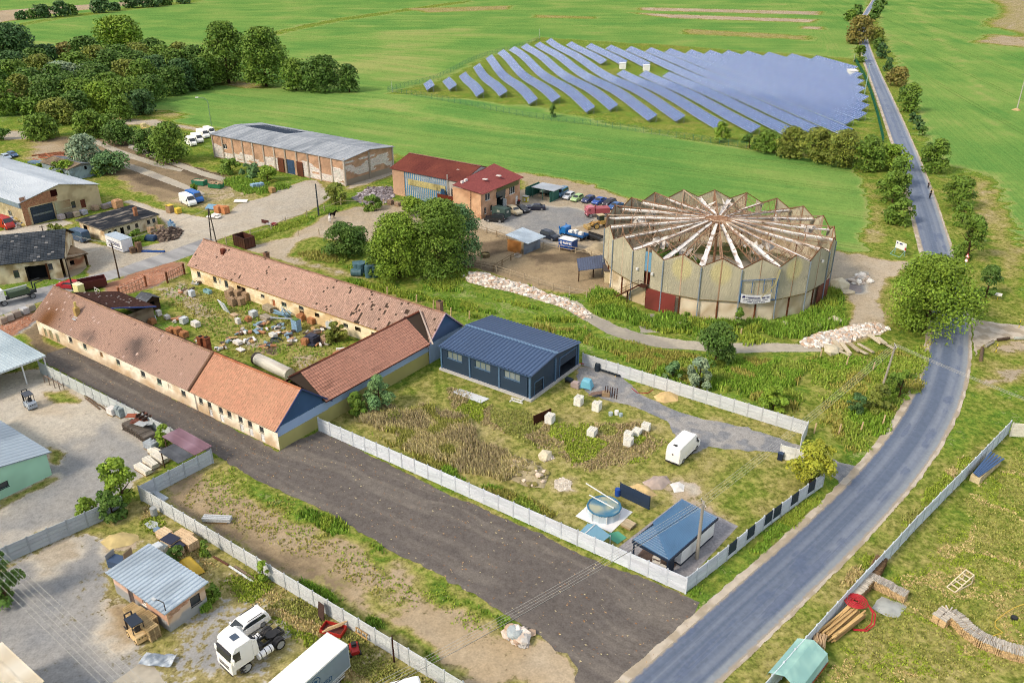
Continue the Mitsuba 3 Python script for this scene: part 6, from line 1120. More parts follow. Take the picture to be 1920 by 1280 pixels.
CARS={  # side outlines (x from rear bumper 0 to front bumper 1, z of the height), belt height, glass lines
'estate':dict(L=4.7,W=1.82,H=1.48,prof=[(.0,.30),(.0,.55),(.02,.66),(.06,.95),(.10,1.0),(.45,1.0),(.58,.93),(.70,.66),(.86,.60),(.98,.48),(1,.38),(1,.18),(.97,.13),(.03,.13)],ws=((.575,.935),(.70,.665)),rw=((.015,.68),(.055,.93)),side=[(.09,.69),(.12,.91),(.45,.93),(.56,.88),(.655,.69)]),
'hatch':dict(L=4.0,W=1.72,H=1.50,prof=[(.0,.28),(.0,.55),(.03,.66),(.10,.96),(.16,1.0),(.46,1.0),(.60,.92),(.74,.66),(.88,.58),(.98,.46),(1,.36),(1,.18),(.97,.13),(.03,.13)],ws=((.595,.93),(.74,.665)),rw=((.025,.68),(.09,.93)),side=[(.12,.69),(.16,.90),(.46,.93),(.58,.87),(.69,.69)]),
'sedan':dict(L=4.6,W=1.80,H=1.42,prof=[(.0,.30),(.0,.60),(.02,.68),(.15,.70),(.27,.97),(.34,1.0),(.50,1.0),(.60,.94),(.72,.68),(.88,.61),(.98,.48),(1,.38),(1,.18),(.97,.13),(.03,.13)],ws=((.60,.94),(.72,.685)),rw=((.155,.71),(.262,.945)),side=[(.22,.71),(.29,.92),(.50,.94),(.585,.89),(.675,.71)]),
'suv':dict(L=4.5,W=1.84,H=1.78,prof=[(.0,.30),(.0,.58),(.01,.64),(.05,.96),(.09,1.0),(.48,1.0),(.58,.94),(.68,.66),(.88,.62),(.98,.54),(1,.44),(1,.24),(.97,.19),(.03,.19)],ws=((.582,.935),(.68,.665)),rw=((.012,.67),(.046,.93)),side=[(.07,.67),(.09,.92),(.48,.94),(.565,.90),(.64,.67)]),
'van':dict(L=5.9,W=2.02,H=2.55,prof=[(.0,.20),(.0,.60),(.015,.94),(.04,.985),(.10,1.0),(.70,1.0),(.78,.96),(.885,.60),(.97,.46),(1,.36),(1,.15),(.97,.10),(.02,.10)],ws=((.79,.92),(.885,.605)),rw=None,side=[(.755,.60),(.755,.82),(.80,.82),(.855,.60)]),
'minibus':dict(L=4.9,W=1.94,H=1.95,prof=[(.0,.20),(.0,.60),(.02,.94),(.05,.985),(.10,1.0),(.66,1.0),(.74,.96),(.86,.62),(.96,.50),(1,.38),(1,.16),(.97,.12),(.02,.12)],ws=((.745,.94),(.86,.625)),rw=((.005,.64),(.018,.92)),side=[(.05,.63),(.06,.90),(.66,.92),(.72,.88),(.82,.63)]),
}
def vehicle(name,label,cat,rear,front,kind,col,group=None,z=0.0,centre=None,wr=None,marks=None,roof_rail=False,lights=True):
 d0=CARS[kind];rear,front=np.asarray(rear,float),np.asarray(front,float);d=(front-rear)/np.linalg.norm(front-rear);c=(rear+front)/2 if centre is None else np.asarray(centre,float)
 L,W,H=d0['L'],d0['W'],d0['H'];R=rz(MM.atan2(d[1],d[0]));at=np.array([*(c-d*L/2),z]);h=thing(name,label,cat,group)
 P=np.array(d0['prof'])*[L,H];belt=.64*H
 hw=lambda zz:W/2-.02-.16*max(0,(zz-belt)/(H-belt))*(.55 if kind=='van' else 1)-.05*max(0,(.25*H-zz)/(.25*H))
 cen=P.mean(0);rings=[]
 for s in(-1,1):
  for ins,k in((.07,1.0),(0.0,.955)):
   q=cen+(P-cen)*k;rings.append(np.array([[x,s*(hw(zz)-ins),zz]for x,zz in q]))
 n=len(P);V=np.vstack([rings[1],rings[0],rings[2],rings[3]]);F=[]
 for k in range(3):F+=[[k*n+i,k*n+(i+1)%n,(k+1)*n+(i+1)%n,(k+1)*n+i]for i in range(n)]
 F=np.array(F);F=np.vstack([F[:,[0,1,2]],F[:,[0,2,3]]]);tri=trimesh.creation.triangulate_polygon(Polygon(rings[1][:,[0,2]]),engine='earcut');tv,tf=tri
 m=MB(col);m.add(V,F)
 for k in(0,3):
  vv=np.array([[x,np.interp(zz,[0],[0]),zz]for x,zz in tv]);vv[:,1]=[(-1 if k==0 else 1)*hw(zz)for zz in tv[:,1]];m.add(vv,tf)
 m.move(0,at,R);part(h,'body',m,'car_paint')
 def strip(a,b,nm,ins=.10):
  (xa,za),(xb,zb)=np.array(a)*[L,H],np.array(b)*[L,H];dx,dz=xb-xa,zb-za;nn=np.array([dz,0,-dx])/MM.hypot(dx,dz);nn*=1 if nn[2]>0 else-1
  q=[np.array([x,s*(hw(zz)-ins),zz])+nn*.016 for(x,zz,s)in((xa,za,-1),(xb,zb,-1),(xb,zb,1),(xa,za,1))]
  part(h,nm,MB(GLASS).quad(*q).move(0,at,R),DGL)
 strip(*d0['ws'],'windscreen')
 if d0['rw']:strip(*d0['rw'],'rear_window',.14)
 S=np.array(d0['side'])*[L,H]
 for s in(-1,1):
  tv,tf=trimesh.creation.triangulate_polygon(Polygon(S),engine='earcut');part(h,'side_window',MB(GLASS).add([[x,s*(hw(zz)+.012),zz]for x,zz in tv],tf).move(0,at,R),DGL)
 wr=wr or(.35 if kind=='van' else .37 if kind=='suv' else .31)
 for fx in(.19 if kind!='van' else .20,.80 if kind!='van' else .82):
  for s in(-1,1):wheel(h,np.array([fx*L,s*(W/2-.12),wr]),wr,.22,R,at)
 if lights:
  for s in(-1,1):
   part(h,'headlight',MB(LAMP_W).box((.965*L,s*W*.36,.46*H if kind!='van' else .36*H),(.16,.34,.14)).move(0,at,R),DGL);part(h,'tail_light',MB(LAMP_R).box((.012*L,s*W*.43,.56*H if kind!='van' else .36*H),(.07,.16,.16 if kind!='van' else .42)).move(0,at,R),PLA)
  m=MB(BLACK);m.box((.995*L,0,.22*H if kind!='van' else .16*H),(.06,W*.86,.16));m.move(0,at,R);part(h,'front_bumper',m,PLA);part(h,'rear_bumper',MB(BLACK if kind in('van','suv')else np.asarray(col)*.9).box((.0,0,.21*H if kind!='van' else .14*H),(.12,W*.9,.18)).move(0,at,R),PLA)
  part(h,'number_plate',MB(s2l(230,230,226)*.8).box((-.07,0,.42*H if kind!='van' else .22*H),(.02,.5,.11)).move(0,at,R),PLA)
  for s in(-1,1):part(h,'mirror',MB(col if kind!='van' else BLACK).box((.66*L if kind!='van' else .81*L,s*(W/2+.08),.68*H if kind!='van' else .58*H),(.14,.2,.15 if kind!='van' else .3)).move(0,at,R),'car_paint')
 if roof_rail:
  for s in(-1,1):part(h,'roof_rail',MB(BLACK).bar((.14*L,s*(hw(H)-.08),H+.03),(.48*L,s*(hw(H)-.08),H+.03),.05).move(0,at,R),PLA)
 return h,R,at,d0
h,R,at,d0=vehicle('delivery_van','white panel van standing in the hall garden','van',(-33.91,80.66),(-33.72,87.24),'van',WHITE)
part(h,'sill_trim',MB(BLACK).box((2.9,-1.0,.38),(2.6,.05,.14)).box((2.9,1.0,.38),(2.6,.05,.14)).move(0,at,R),PLA,kind='stuff');part(h,'roof_vent',MB(BLACK).box((.6,0,2.55),(.35,.5,.08)).move(0,at,R),PLA);part(h,'door_emblem',MB((.08,.08,.09)).tube([(.0,0,1.55),(-.02,0,1.55)],.12,14).move(0,at,R),PLA)
vehicle('estate_car','white estate car with roof rails parked behind the lorry cab','car',(-54.52,34.84),(-54.84,30.84),'estate',WHITE,roof_rail=True)
K='cars parked in a row at the field edge'
for lab,(r_,f_),kind,col in[('turquoise minibus at the left end of the row by the field',((-108.48,174.98),(-107.77,169.17)),'minibus',s2l(86,150,196)*.62),('silver car second in the row by the field',((-105.30,173.16),(-105.18,168.76)),'hatch',s2l(206,214,226)*.7),('pale green car third in the row by the field',((-102.60,172.80),(-102.63,168.36)),'hatch',s2l(170,208,140)*.68),
('dark blue hatchback fourth in the row by the field',((-99.64,173.20),(-99.94,169.17)),'hatch',s2l(50,66,120)*.6),('bright blue car fifth in the row by the field',((-96.94,173.99),(-97.16,169.51)),'sedan',s2l(38,92,190)*.6),('dark maroon car sixth in the row by the field',((-94.03,173.85),(-94.51,169.78)),'hatch',s2l(58,40,64)*.5),('blue car at the right end of the row, half behind the round hall',((-91.59,172.36),(-92.00,168.43)),'sedan',s2l(44,100,170)*.6)]:vehicle('parked_car',lab,'car' if kind!='minibus' else 'van',r_,f_,kind,col,K)
for lab,(r_,f_),kind,col in[('black off-road car parked nearest the trees by the brick house',((-107.60,146.60),(-111.15,145.07)),'suv',s2l(26,34,46)*.5),('beige and black off-road car beside the green box trailer',((-111.43,153.76),(-106.50,152.21)),'suv',s2l(206,196,170)*.66),('black saloon car in front of the brick house',((-111.31,156.42),(-106.24,154.87)),'sedan',s2l(24,30,44)*.5),('dark blue coupe right of the black saloon',((-105.02,159.80),(-108.44,157.40)),'sedan',s2l(28,34,66)*.5),
('dark off-road car between horse shelter and blue flatbed',((-94.35,143.30),(-90.50,142.63)),'suv',s2l(36,50,74)*.5),('red estate car on the village road behind the long barn',((-148.84,69.60),(-152.27,67.81)),'estate',s2l(196,40,52)*.62),('blue-grey van with pictures on its side by the outhouse',((-171.42,84.45),(-177.85,84.15)),'van',s2l(60,92,128)*.6),('red van at the left edge beside the grey-roofed hall',((-200.59,79.38),(-192.70,79.42)),'van',s2l(196,40,36)*.62),
('white van among the scrap left of the blue van',((-181.68,114.55),(-174.53,113.10)),'van',s2l(240,244,248)*.82),('bright blue van in the scrap beside the village yard',((-182.98,116.99),(-175.19,115.83)),'van',s2l(24,112,206)*.62)]:vehicle('parked_van' if kind=='van' else 'parked_car',lab,'van' if kind=='van' else 'car',r_,f_,kind,col)
for i,(r_,f_)in enumerate([((-237.72,157.51),(-230.11,155.57)),((-241.65,162.32),(-234.17,160.91)),((-242.38,165.71),(-236.03,164.32)),((-235.22,153.79),(-228.32,151.57))]):vehicle('white_van',f'white van parked behind the trees by the brick warehouse, {["front", "middle", "rearmost", "leftmost"][i]} one','van',r_,f_,'van',WHITE,'white vans by the warehouse')
for i,(r_,f_)in enumerate([((-264.96,111.13),(-256.87,110.56)),((-266.10,113.53),(-258.57,113.24))]):vehicle('scrap_car',['blue and white','dark blue'][i]+' car in the scrap at the left edge by the pale shed','car',r_,f_,'hatch',[s2l(180,200,224)*.66,s2l(70,110,160)*.6][i])
vehicle('cut_off_van','white van whose roof shows at the bottom edge','van',(-36.43,35.09),(-38.01,32.85),'van',WHITE)
def frame_of(rear,front):
 rear,front=np.asarray(rear,float),np.asarray(front,float);d=(front-rear)/np.linalg.norm(front-rear);return rz(MM.atan2(d[1],d[0])),np.array([*rear,0.0])
 # tractor unit
h=thing('lorry_tractor','white lorry tractor unit without trailer in the yard','lorry');R,at=frame_of((-51.23,34.45),(-51.75,29.22));Lq=5.9
def cab(h,R,at,x0,L,W,z0,zt,col,roofhatch=True,visor=True):
 P=np.array([(x0-L,z0),(x0-L,zt-.12),(x0-L+.12,zt),(x0-.62,zt+.02),(x0-.30,zt-.45),(x0-.05,z0+1.05),(x0,z0+.75),(x0,z0-.30),(x0-.35,z0-.42),(x0-.35,z0)])
 cen=P.mean(0);n=len(P);V=np.vstack([np.array([[x,s*(W/2-i),z]for x,z in cen+(P-cen)*k])for s,i,k in((-1,0,.965),(-1,.07,1),(1,.07,1),(1,0,.965))]);F=[]
 for k in range(3):F+=[[k*n+i,k*n+(i+1)%n,(k+1)*n+(i+1)%n,(k+1)*n+i]for i in range(n)]
 m=MB(col);m.add(V,F);tv,tf=trimesh.creation.triangulate_polygon(Polygon(cen+(P-cen)*.965),engine='earcut')
 for s in(-1,1):m.add([[x,s*W/2,z]for x,z in tv],tf)
 part(h,'cab',m.move(0,at,R),'car_paint')
 a,b=np.array([x0-.285,zt-.50]),np.array([x0-.06,z0+1.10])
 part(h,'windscreen',MB(GLASS).quad((a[0]+.03,-W/2+.14,a[1]),(b[0]+.03,-W/2+.10,b[1]),(b[0]+.03,W/2-.10,b[1]),(a[0]+.03,W/2-.14,a[1])).move(0,at,R),DGL)
 for s in(-1,1):
  part(h,'side_window',MB(GLASS).add([(x0-.34,s*(W/2+.012),zt-.52),(x0-.16,s*(W/2+.012),z0+.98),(x0-1.0,s*(W/2+.012),z0+.90),(x0-1.0,s*(W/2+.012),zt-.52)],[[0,1,2,3]]).move(0,at,R),DGL)
  part(h,'headlight',MB(LAMP_W).box((x0-.02,s*(W/2-.3),z0-.02),(.12,.4,.2)).move(0,at,R),DGL);part(h,'mirror',MB(col).box((x0-.2,s*(W/2+.2),z0+1.25),(.14,.26,.6)).move(0,at,R),'car_paint')
 m=MB((.05,.05,.055))
 for z in(z0+.15,z0+.38):m.box((x0+.01,0,z),(.05,W*.62,.10))
 m.box((x0-.1,0,z0-.55),(.14,W*.8,.12));part(h,'grille',m.move(0,at,R),PLA,kind='stuff')
 if visor:part(h,'sun_visor',MB((.03,.03,.035)).box((x0-.16,0,zt-.44),(.22,W*.86,.05)).move(0,at,R),PLA)
 if roofhatch:part(h,'roof_hatch',MB(s2l(70,90,116)*.6).box((x0-1.35,0,zt+.03),(.62,.72,.06)).move(0,at,R),DGL)
cab(h,R,at,Lq,2.25,2.46,1.05,3.45,WHITE)
for s in(-1,1):
 part(h,'air_deflector',MB(WHITE).add([(Lq-2.25,s*1.22,1.3),(Lq-2.25,s*1.22,3.35),(Lq-2.75,s*1.16,2.9),(Lq-2.85,s*1.16,1.3),(Lq-2.25,s*1.15,1.3),(Lq-2.25,s*1.15,3.35),(Lq-2.75,s*1.10,2.9),(Lq-2.85,s*1.10,1.3)],[[0,1,2,3],[4,7,6,5],[1,5,6,2],[2,6,7,3],[0,3,7,4],[0,4,5,1]]).move(0,at,R),'car_paint')
 m=MB(WHITE).tube([(1.75,s*1.0,.78),(3.25,s*1.0,.78)],.36,12);part(h,'fuel_tank',m.move(0,at,R),'car_paint')
 m=MB(BLACK)
 for x in(2.0,2.5,3.0):m.tube([(x,s*1.0,.78),(x+.07,s*1.0,.78)],.375,12)
 part(h,'tank_strap',m.move(0,at,R),PLA,kind='stuff')
 for z in(.45,.75):part(h,'step',MB((.06,.06,.065)).box((Lq-1.0,s*1.2,z),(.55,.12,.08)).move(0,at,R),PLA)
m=MB((.022,.023,.025))
for s in(-1,1):m.bar((0,s*.42,.95),(Lq-1.5,s*.42,.95),.1,.26)
for x in(.05,1.0,2.2,3.2):m.bar((x,-.42,.95),(x,.42,.95),.12,.2)
part(h,'chassis',m.move(0,at,R),PLA);m=MB((.018,.018,.02));m.cyl((1.1,0,1.12),.52,.1,20);m.box((.55,0,1.13),(.5,.8,.06));part(h,'coupling_plate',m.move(0,at,R),PLA)
m=MB((.025,.026,.028))
for s in(-1,1):m.tube([(2.6,s*.3,1.15),(2.6,s*.3,2.0),(2.3,s*.3,2.2)],.05,6);m.bar((1.9,s*.9,1.2),(.2,s*.95,1.25),.06)
m.box((2.75,0,1.4),(.3,1.9,.5));part(h,'hose_stand',m.move(0,at,R),PLA,kind='stuff')
for s in(-1,1):
 wheel(h,np.array([.95,s*.92,.52]),.52,.58,R,at,s2l(190,194,198)*.66);wheel(h,np.array([Lq-1.42,s*1.06,.52]),.52,.32,R,at,s2l(200,204,208)*.7)
 a=np.linspace(.15,MM.pi-.15,9);m=MB((.025,.025,.028));m.add([(.95+MM.cos(x)*.62,s*.92+y,.55+MM.sin(x)*.62)for x in a for y in(-.32,.32)],[[2*i,2*i+2,2*i+3,2*i+1]for i in range(8)]);part(h,'mudguard',m.move(0,at,R),PLA)
 # box lorry cut by the bottom edge
h=thing('box_lorry','white box lorry with grey curtain side cut by the bottom edge','lorry');q=Q("-45.1,34.9 -42.9,35 -45,30");q=[np.array(x)for x in q];d=(q[2]-q[0]);L6=7.3;d/=np.linalg.norm(d);R=rz(MM.atan2(d[1],d[0]));s_=np.array([-d[1],d[0]]);wd=(q[1]-q[0])@s_;at=np.array([*((q[0]+q[1])/2),0.])
m=MB(s2l(252,252,252)*.88);m.box((L6/2,0,2.42),(L6,2.5,2.56));part(h,'box_body',m.move(0,at,R),PLA)
part(h,'curtain',MB(s2l(150,166,180)*.62).box((L6/2,MM.copysign(1.262,wd),2.36),(L6-.1,.02,2.36)).move(0,at,R),PLA)
m=MB(s2l(206,212,216)*.75)
for x in(0.02,L6-.02):m.box((x,0,2.42),(.06,2.54,2.6))
m.box((L6/2,MM.copysign(1.27,wd),1.15),(L6,.05,.12));part(h,'box_edge',m.move(0,at,R),PLA,kind='stuff')
tm=meshkit.text_mesh('RIOSPED',.46,.006,True);v=np.array(tm.vertices);v=np.c_[-v[:,0]if wd<0 else v[:,0],v[:,2]*0,v[:,1]];wtx=np.ptp(v[:,0])
sg=MM.copysign(1,wd);xx=np.array(tm.vertices)[:,0];V3=np.c_[2.2+(wtx-xx if sg>0 else xx),sg*(1.278+np.array(tm.vertices)[:,2]),1.55+np.array(tm.vertices)[:,1]];part(h,'lettering',MB(s2l(44,92,140)*.6).add(V3,tm.faces).move(0,at,R),PLA,kind='stuff')
m=MB(s2l(44,92,140)*.6);a=np.linspace(0,2*MM.pi,25);m.add([(3.9+MM.cos(x)*r_,sg*1.279,2.72+MM.sin(x)*r_)for x in a for r_ in(.42,.50)],[[2*i,2*i+1,2*i+3,2*i+2]for i in range(24)])
m.add([(3.9+x,sg*1.279,2.72+z)for x,z in((-.12,-.22),(.02,-.26),(.1,-.05),(.26,.06),(.12,.26),(-.05,.18),(-.22,.12),(-.12,-.02))],[[0,1,2],[0,2,7],[7,2,5],[2,3,4],[2,4,5],[7,5,6]]);part(h,'round_emblem',m.move(0,at,R),PLA,kind='stuff')
for x in(.7,1.3,4.6,5.6):
 m=MB(s2l(230,234,236)*.8)
 for z in(.55,.85):m.bar((x,sg*1.2,z),(x+.9,sg*1.2,z),.06)
 part(h,'side_guard',m.move(0,at,R),PLA,kind='stuff')
for x in(1.6,6.2+2.2):
 for s in(-1,1):wheel(h,np.array([x,s*1.0,.46]),.46,.34,R,at)
cab(h,R,at,L6+2.4,2.1,2.35,.95,2.75,WHITE,roofhatch=False,visor=False);part(h,'roof_spoiler',MB(WHITE).add([(L6+.3,-1.0,3.4),(L6+.3,1.0,3.4),(L6+1.6,.9,2.8),(L6+1.6,-.9,2.8),(L6+.3,-1.0,2.7),(L6+.3,1.0,2.7)],[[0,1,2,3],[0,4,5,1],[0,3,4,4],[1,5,2,2]]).move(0,at,R),'car_paint')
part(h,'chassis',MB((.025,.025,.028)).box((L6/2+.6,0,.85),(L6+1.0,.9,.35)).move(0,at,R),PLA)
# tipper on the village road
h=thing('skip_lorry','white skip lorry driving left on the village road','lorry');R,at=frame_of((-151.97,63.67),(-152.88,57.67));L6=7.2;at=np.array([*(-151.88,63.43),0.])
cab(h,R,at,L6,1.9,2.4,1.0,2.95,WHITE,roofhatch=False);m=MB((.03,.035,.04));m.box((L6/2-.8,0,.95),(L6-1.6,1.0,.35));m.bar((.2,-.8,1.2),(.2,-.8,2.6),.18);m.bar((.2,.8,1.2),(.2,.8,2.6),.18);m.bar((.2,-.8,2.6),(-1.3,-.8,2.8),.14);m.bar((.2,.8,2.6),(-1.3,.8,2.8),.14);m.bar((0.2,.8,1.2),(1.6,.8,2.2),.14);part(h,'lifting_frame',m.move(0,at,R),PLA)
part(h,'tarp_cover',MB(s2l(236,240,244)*.82).box((3.4,.9,2.75),(3.8,.7,.18),0,tilt=rx(.35)).move(0,at,R),PLA);part(h,'skip',MB(s2l(90,110,88)*.6).box((2.9,.1,1.6),(3.4,1.9,.9)).move(0,at,R),PLA)
for x in(1.0,5.7):
 for s in(-1,1):wheel(h,np.array([x,s*1.0,.5]),.5,.4,R,at)
def forklift(label,back,front,body,roofc):
 h=thing('forklift',label,'forklift');R,at=frame_of(back,front)
 P=[(0,.25),(0,1.0),(.25,1.12),(1.0,1.05),(1.15,.75),(2.1,.7),(2.2,.25)];tv,tf=trimesh.creation.triangulate_polygon(Polygon(P),engine='earcut');m=MB(body)
 for s in(-1,1):m.add([[x,s*.56,z]for x,z in tv],tf)
 n=len(P);m.add([[x,s*.56,z]for s in(-1,1)for x,z in P],[[i,(i+1)%n,n+(i+1)%n,n+i]for i in range(n)]);part(h,'body',m.move(0,at,R),'car_paint')
 m=MB((.02,.02,.022))
 for x,y in((.45,-.5),(.45,.5),(1.85,-.5),(1.85,.5)):m.bar((x,y,.9),(x+(.1 if x>1 else 0),y,2.1),.07)
 part(h,'cage',m.move(0,at,R),PLA);part(h,'cab_roof',MB(roofc).box((1.15,0,2.14),(1.6,1.1,.09)).move(0,at,R),PLA)
 part(h,'seat',MB((.025,.025,.027)).box((.9,0,1.15),(.5,.5,.16)).box((.68,0,1.45),(.12,.5,.5)).move(0,at,R),PLA);part(h,'steering_wheel',MB((.02,.02,.02)).tube([(1.5+.05*MM.sin(x),.18*MM.cos(x),1.35+.16*MM.sin(x))for x in np.linspace(0,6.28,13)],.02,5).move(0,at,R),PLA)
 m=MB((.03,.03,.033))
 for s in(-1,1):m.bar((2.3,s*.32,.1),(2.26,s*.32,2.35),.12)
 for z in(.3,1.2,2.3):m.bar((2.3,-.35,z),(2.3,.35,z),.1)
 part(h,'mast',m.move(0,at,R),PLA)
 for s in(-1,1):part(h,'fork',MB((.035,.035,.038)).bar((2.4,s*.28,.7),(2.4,s*.28,.12),.1,.05).bar((2.4,s*.28,.12),(3.4,s*.28,.12),.12,.05).move(0,at,R),PLA)
 m=MB(np.asarray(body)*.15)
 for y in(-.28,0,.28):m.box((-.012,y,.78),(.02,.16,.14))
 part(h,'rear_vent',m.move(0,at,R),PLA,kind='stuff')
 for x,r_ in((.45,.24),(1.85,.32)):
  for s in(-1,1):wheel(h,np.array([x,s*.50,r_]),r_,.2,R,at,body)
forklift('orange and black forklift beside the pallet stacks',(-61.06,26.42),(-64.63,26.81),s2l(240,206,150)*.7,s2l(50,64,84)*.55);forklift('pale grey forklift standing in the pale stone yard',(-111.63,42.19),(-116.79,42.87),s2l(176,190,208)*.68,s2l(84,92,106)*.55)
# flatbed, banner trailer, pink truck, loader
h=thing('flatbed_lorry','bright blue flatbed lorry with white sacks on its bed','lorry');R,at=frame_of((-85.49,146.15),(-92.20,146.54));cab(h,R,at,6.2,1.7,2.1,.9,2.3,s2l(38,130,214)*.64,roofhatch=False,visor=False)
part(h,'flatbed',MB(s2l(36,104,178)*.62).box((2.1,0,1.0),(4.2,2.2,.12)).box((2.1,1.08,1.22),(4.2,.05,.4)).box((2.1,-1.08,1.22),(4.2,.05,.4)).box((0,0,1.22),(.05,2.2,.4)).move(0,at,R),PLA);part(h,'chassis',MB(BLACK).box((2.6,0,.7),(5,.8,.3)).move(0,at,R),PLA)
for x in(1.0,5.2):
 for s in(-1,1):wheel(h,np.array([x,s*.9,.42]),.42,.3,R,at)
for i,(x,y)in enumerate(((3.5,.4),(2.9,-.4),(1.2,.1))):
 m=MB(s2l(240,242,240)*.82);m.box((x,y,1.42),(.95,.9,.7));m.box((x,y,1.80),(.7,.66,.08));m.move(0,at,R);solid('bulk_bag',m,'matte',f'white bulk sack on the blue flatbed, {["front", "middle", "rear"][i]} one','sack','sacks on the blue flatbed')
h=thing('banner_trailer','trailer wrapped in a blue tarpaulin with white lettering at the paddock','trailer');a,c,e=(np.array(x)for x in Q("-87.5,138.6 -84.2,138.6 -84.2,141.4"));
ang=MM.atan2(*(c-a)[::-1]);R=rz(ang);at=np.array([*a,0.]);Lb=np.linalg.norm(c-a);side=-1
m=MB(s2l(24,84,176)*.6);m.box((Lb/2,1.1,1.35),(Lb,2.2,1.9));part(h,'tarpaulin',m.move(0,at,R),PLA);part(h,'tarpaulin_roof',MB(s2l(226,232,238)*.78).box((Lb/2,1.1,2.33),(Lb+.06,2.26,.08)).move(0,at,R),PLA);part(h,'bed',MB(s2l(150,130,110)*.6).box((Lb/2,1.1,.36),(Lb+.3,2.4,.12)).move(0,at,R))
tm=meshkit.text_mesh('MAPEI',.5,.01,True);v=np.array(tm.vertices);s=1.0;part(h,'lettering',MB(WHITE).add(np.c_[v[:,0]*min(1.0,(Lb-1.3)/np.ptp(v[:,0]))+1.1,-.015-v[:,2],v[:,1]+1.45],tm.faces).move(0,at,R),PLA,kind='stuff')
m=MB(WHITE);aa=np.linspace(0,2*MM.pi,17);m.add([(.62+MM.cos(x)*q,-.02,1.65+MM.sin(x)*q)for x in aa for q in(.22,.32)],[[2*i,2*i+1,2*i+3,2*i+2]for i in range(16)]);m.box((.62,-.02,1.65),(.2,.02,.2));m.box((Lb/2,-.02,1.05),(Lb*.6,.02,.08));part(h,'emblem',m.move(0,at,R),PLA,kind='stuff')
for x in(.6,Lb-.6):wheel(h,np.array([x,1.1,.3]),.3,2.0,R,at)
h=thing('box_trailer','dark green box trailer with small windows beside the parked cars','trailer');R,at=frame_of((-107.63,148.50),(-111.99,148.84));m=MB(s2l(76,100,96)*.58);m.box((1.9,0,1.55),(3.9,2.1,1.9));m.box((1.9,0,2.55),(3.7,1.9,.12));part(h,'body',m.move(0,at,R),PLA)
for x,y,sx,sy in((1.9,-1.06,.8,.03),(-.06,0,.03,.8),(1.9,1.06,.8,.03)):part(h,'window',MB(s2l(196,200,190)*.6).box((x,y,1.9),(sx,sy,.5)).move(0,at,R),DGL)
for s in(-1,1):wheel(h,np.array([1.9,s*.95,.36]),.36,.24,R,at)
h=thing('pink_lorry','faded pink lorry cab parked beside the round hall','lorry');R,at=frame_of((-90.46,164.46),(-93.28,161.49));cab(h,R,at,5.4,1.9,2.3,.95,2.5,s2l(206,110,128)*.64,roofhatch=False,visor=False);part(h,'body',MB(s2l(186,92,104)*.6).box((1.6,0,1.5),(3.4,2.2,1.2)).bar((3.3,-.9,1),(3.3,.9,2.9),.2).move(0,at,R),PLA)
for x in(1.0,4.4):
 for s in(-1,1):wheel(h,np.array([x,s*.95,.48]),.48,.34,R,at)
h=thing('wheel_loader','old yellow wheel loader standing against the round hall','loader');R,at=frame_of((-86.38,157.78),(-88.54,154.44));m=MB(stained(s2l(226,186,110)*.68,s2l(170,130,80)*.6,1.2));m.box((1.2,0,1.3),(2.4,1.5,.9));m.box((3.4,0,1.1),(1.6,1.0,.6));part(h,'body',m.move(0,at,R),PLA)
part(h,'cab',MB(GLASS).box((2.2,0,2.3),(1.2,1.3,1.1)).move(0,at,R),DGL);part(h,'cab_roof',MB(s2l(210,190,150)*.66).box((2.2,0,2.92),(1.5,1.5,.1)).move(0,at,R),PLA);part(h,'arm',MB(s2l(216,176,100)*.66).bar((3.4,-.5,1.4),(5.2,-.5,.8),.2).bar((3.4,.5,1.4),(5.2,.5,.8),.2).move(0,at,R),PLA);part(h,'bucket',MB(s2l(200,170,110)*.6).box((5.5,0,.5),(.7,2.2,.7)).move(0,at,R),PLA)
for x in(.8,3.6):
 for s in(-1,1):wheel(h,np.array([x,s*.95,.68]),.68,.45,R,at,s2l(214,180,110)*.66)
h=thing('bulldozer','small pale yellow bulldozer beside the trees at the track','bulldozer');R,at=frame_of((-261.67,155.26),(-256.84,155.64));m=MB(s2l(228,206,130)*.68);m.box((1.6,0,1.3),(2.6,1.3,.8));part(h,'body',m.move(0,at,R),PLA);part(h,'cab',MB(s2l(230,214,160)*.7).box((.9,0,2.2),(1.3,1.3,1.1)).box((.9,0,2.8),(1.5,1.5,.1)).move(0,at,R),PLA)
for s in(-1,1):part(h,'track',MB((.05,.045,.04)).box((1.5,s*.85,.5),(3.0,.45,.9)).move(0,at,R))
part(h,'blade',MB(s2l(220,196,120)*.66).box((3.6,0,.6),(.15,2.6,1.0)).move(0,at,R),PLA)
# box container with lettering, rusty container, red skip trailer
h=thing('box_container','white box container with blue lettering beside the outhouse','container');a,c=(np.array(x)for x in Q("-165.6,85.3 -157.6,85"));ang=MM.atan2(*(c-a)[::-1]);R=rz(ang);at=np.array([*a,0.]);Lb=6.2
m=MB(s2l(240,243,248)*.82);m.box((Lb/2,1.2,1.45),(Lb,2.4,2.5));part(h,'body',m.move(0,at,R),PLA);part(h,'roof',MB(s2l(178,196,212)*.7).box((Lb/2,1.2,2.74),(Lb+.1,2.5,.1)).move(0,at,R),SHM)
tm=meshkit.text_mesh('TOPTRANS',.72,.01,True);v=np.array(tm.vertices);part(h,'lettering',MB(s2l(50,64,130)*.6).add(np.c_[v[:,0]*4.7/np.ptp(v[:,0])+.7,-.015-v[:,2],v[:,1]+1.15],tm.faces).move(0,at,R),PLA,kind='stuff');part(h,'blue_stripe',MB(s2l(50,64,130)*.6).box((Lb/2+.3,-.015,.62),(5.0,.02,.16)).move(0,at,R),PLA)
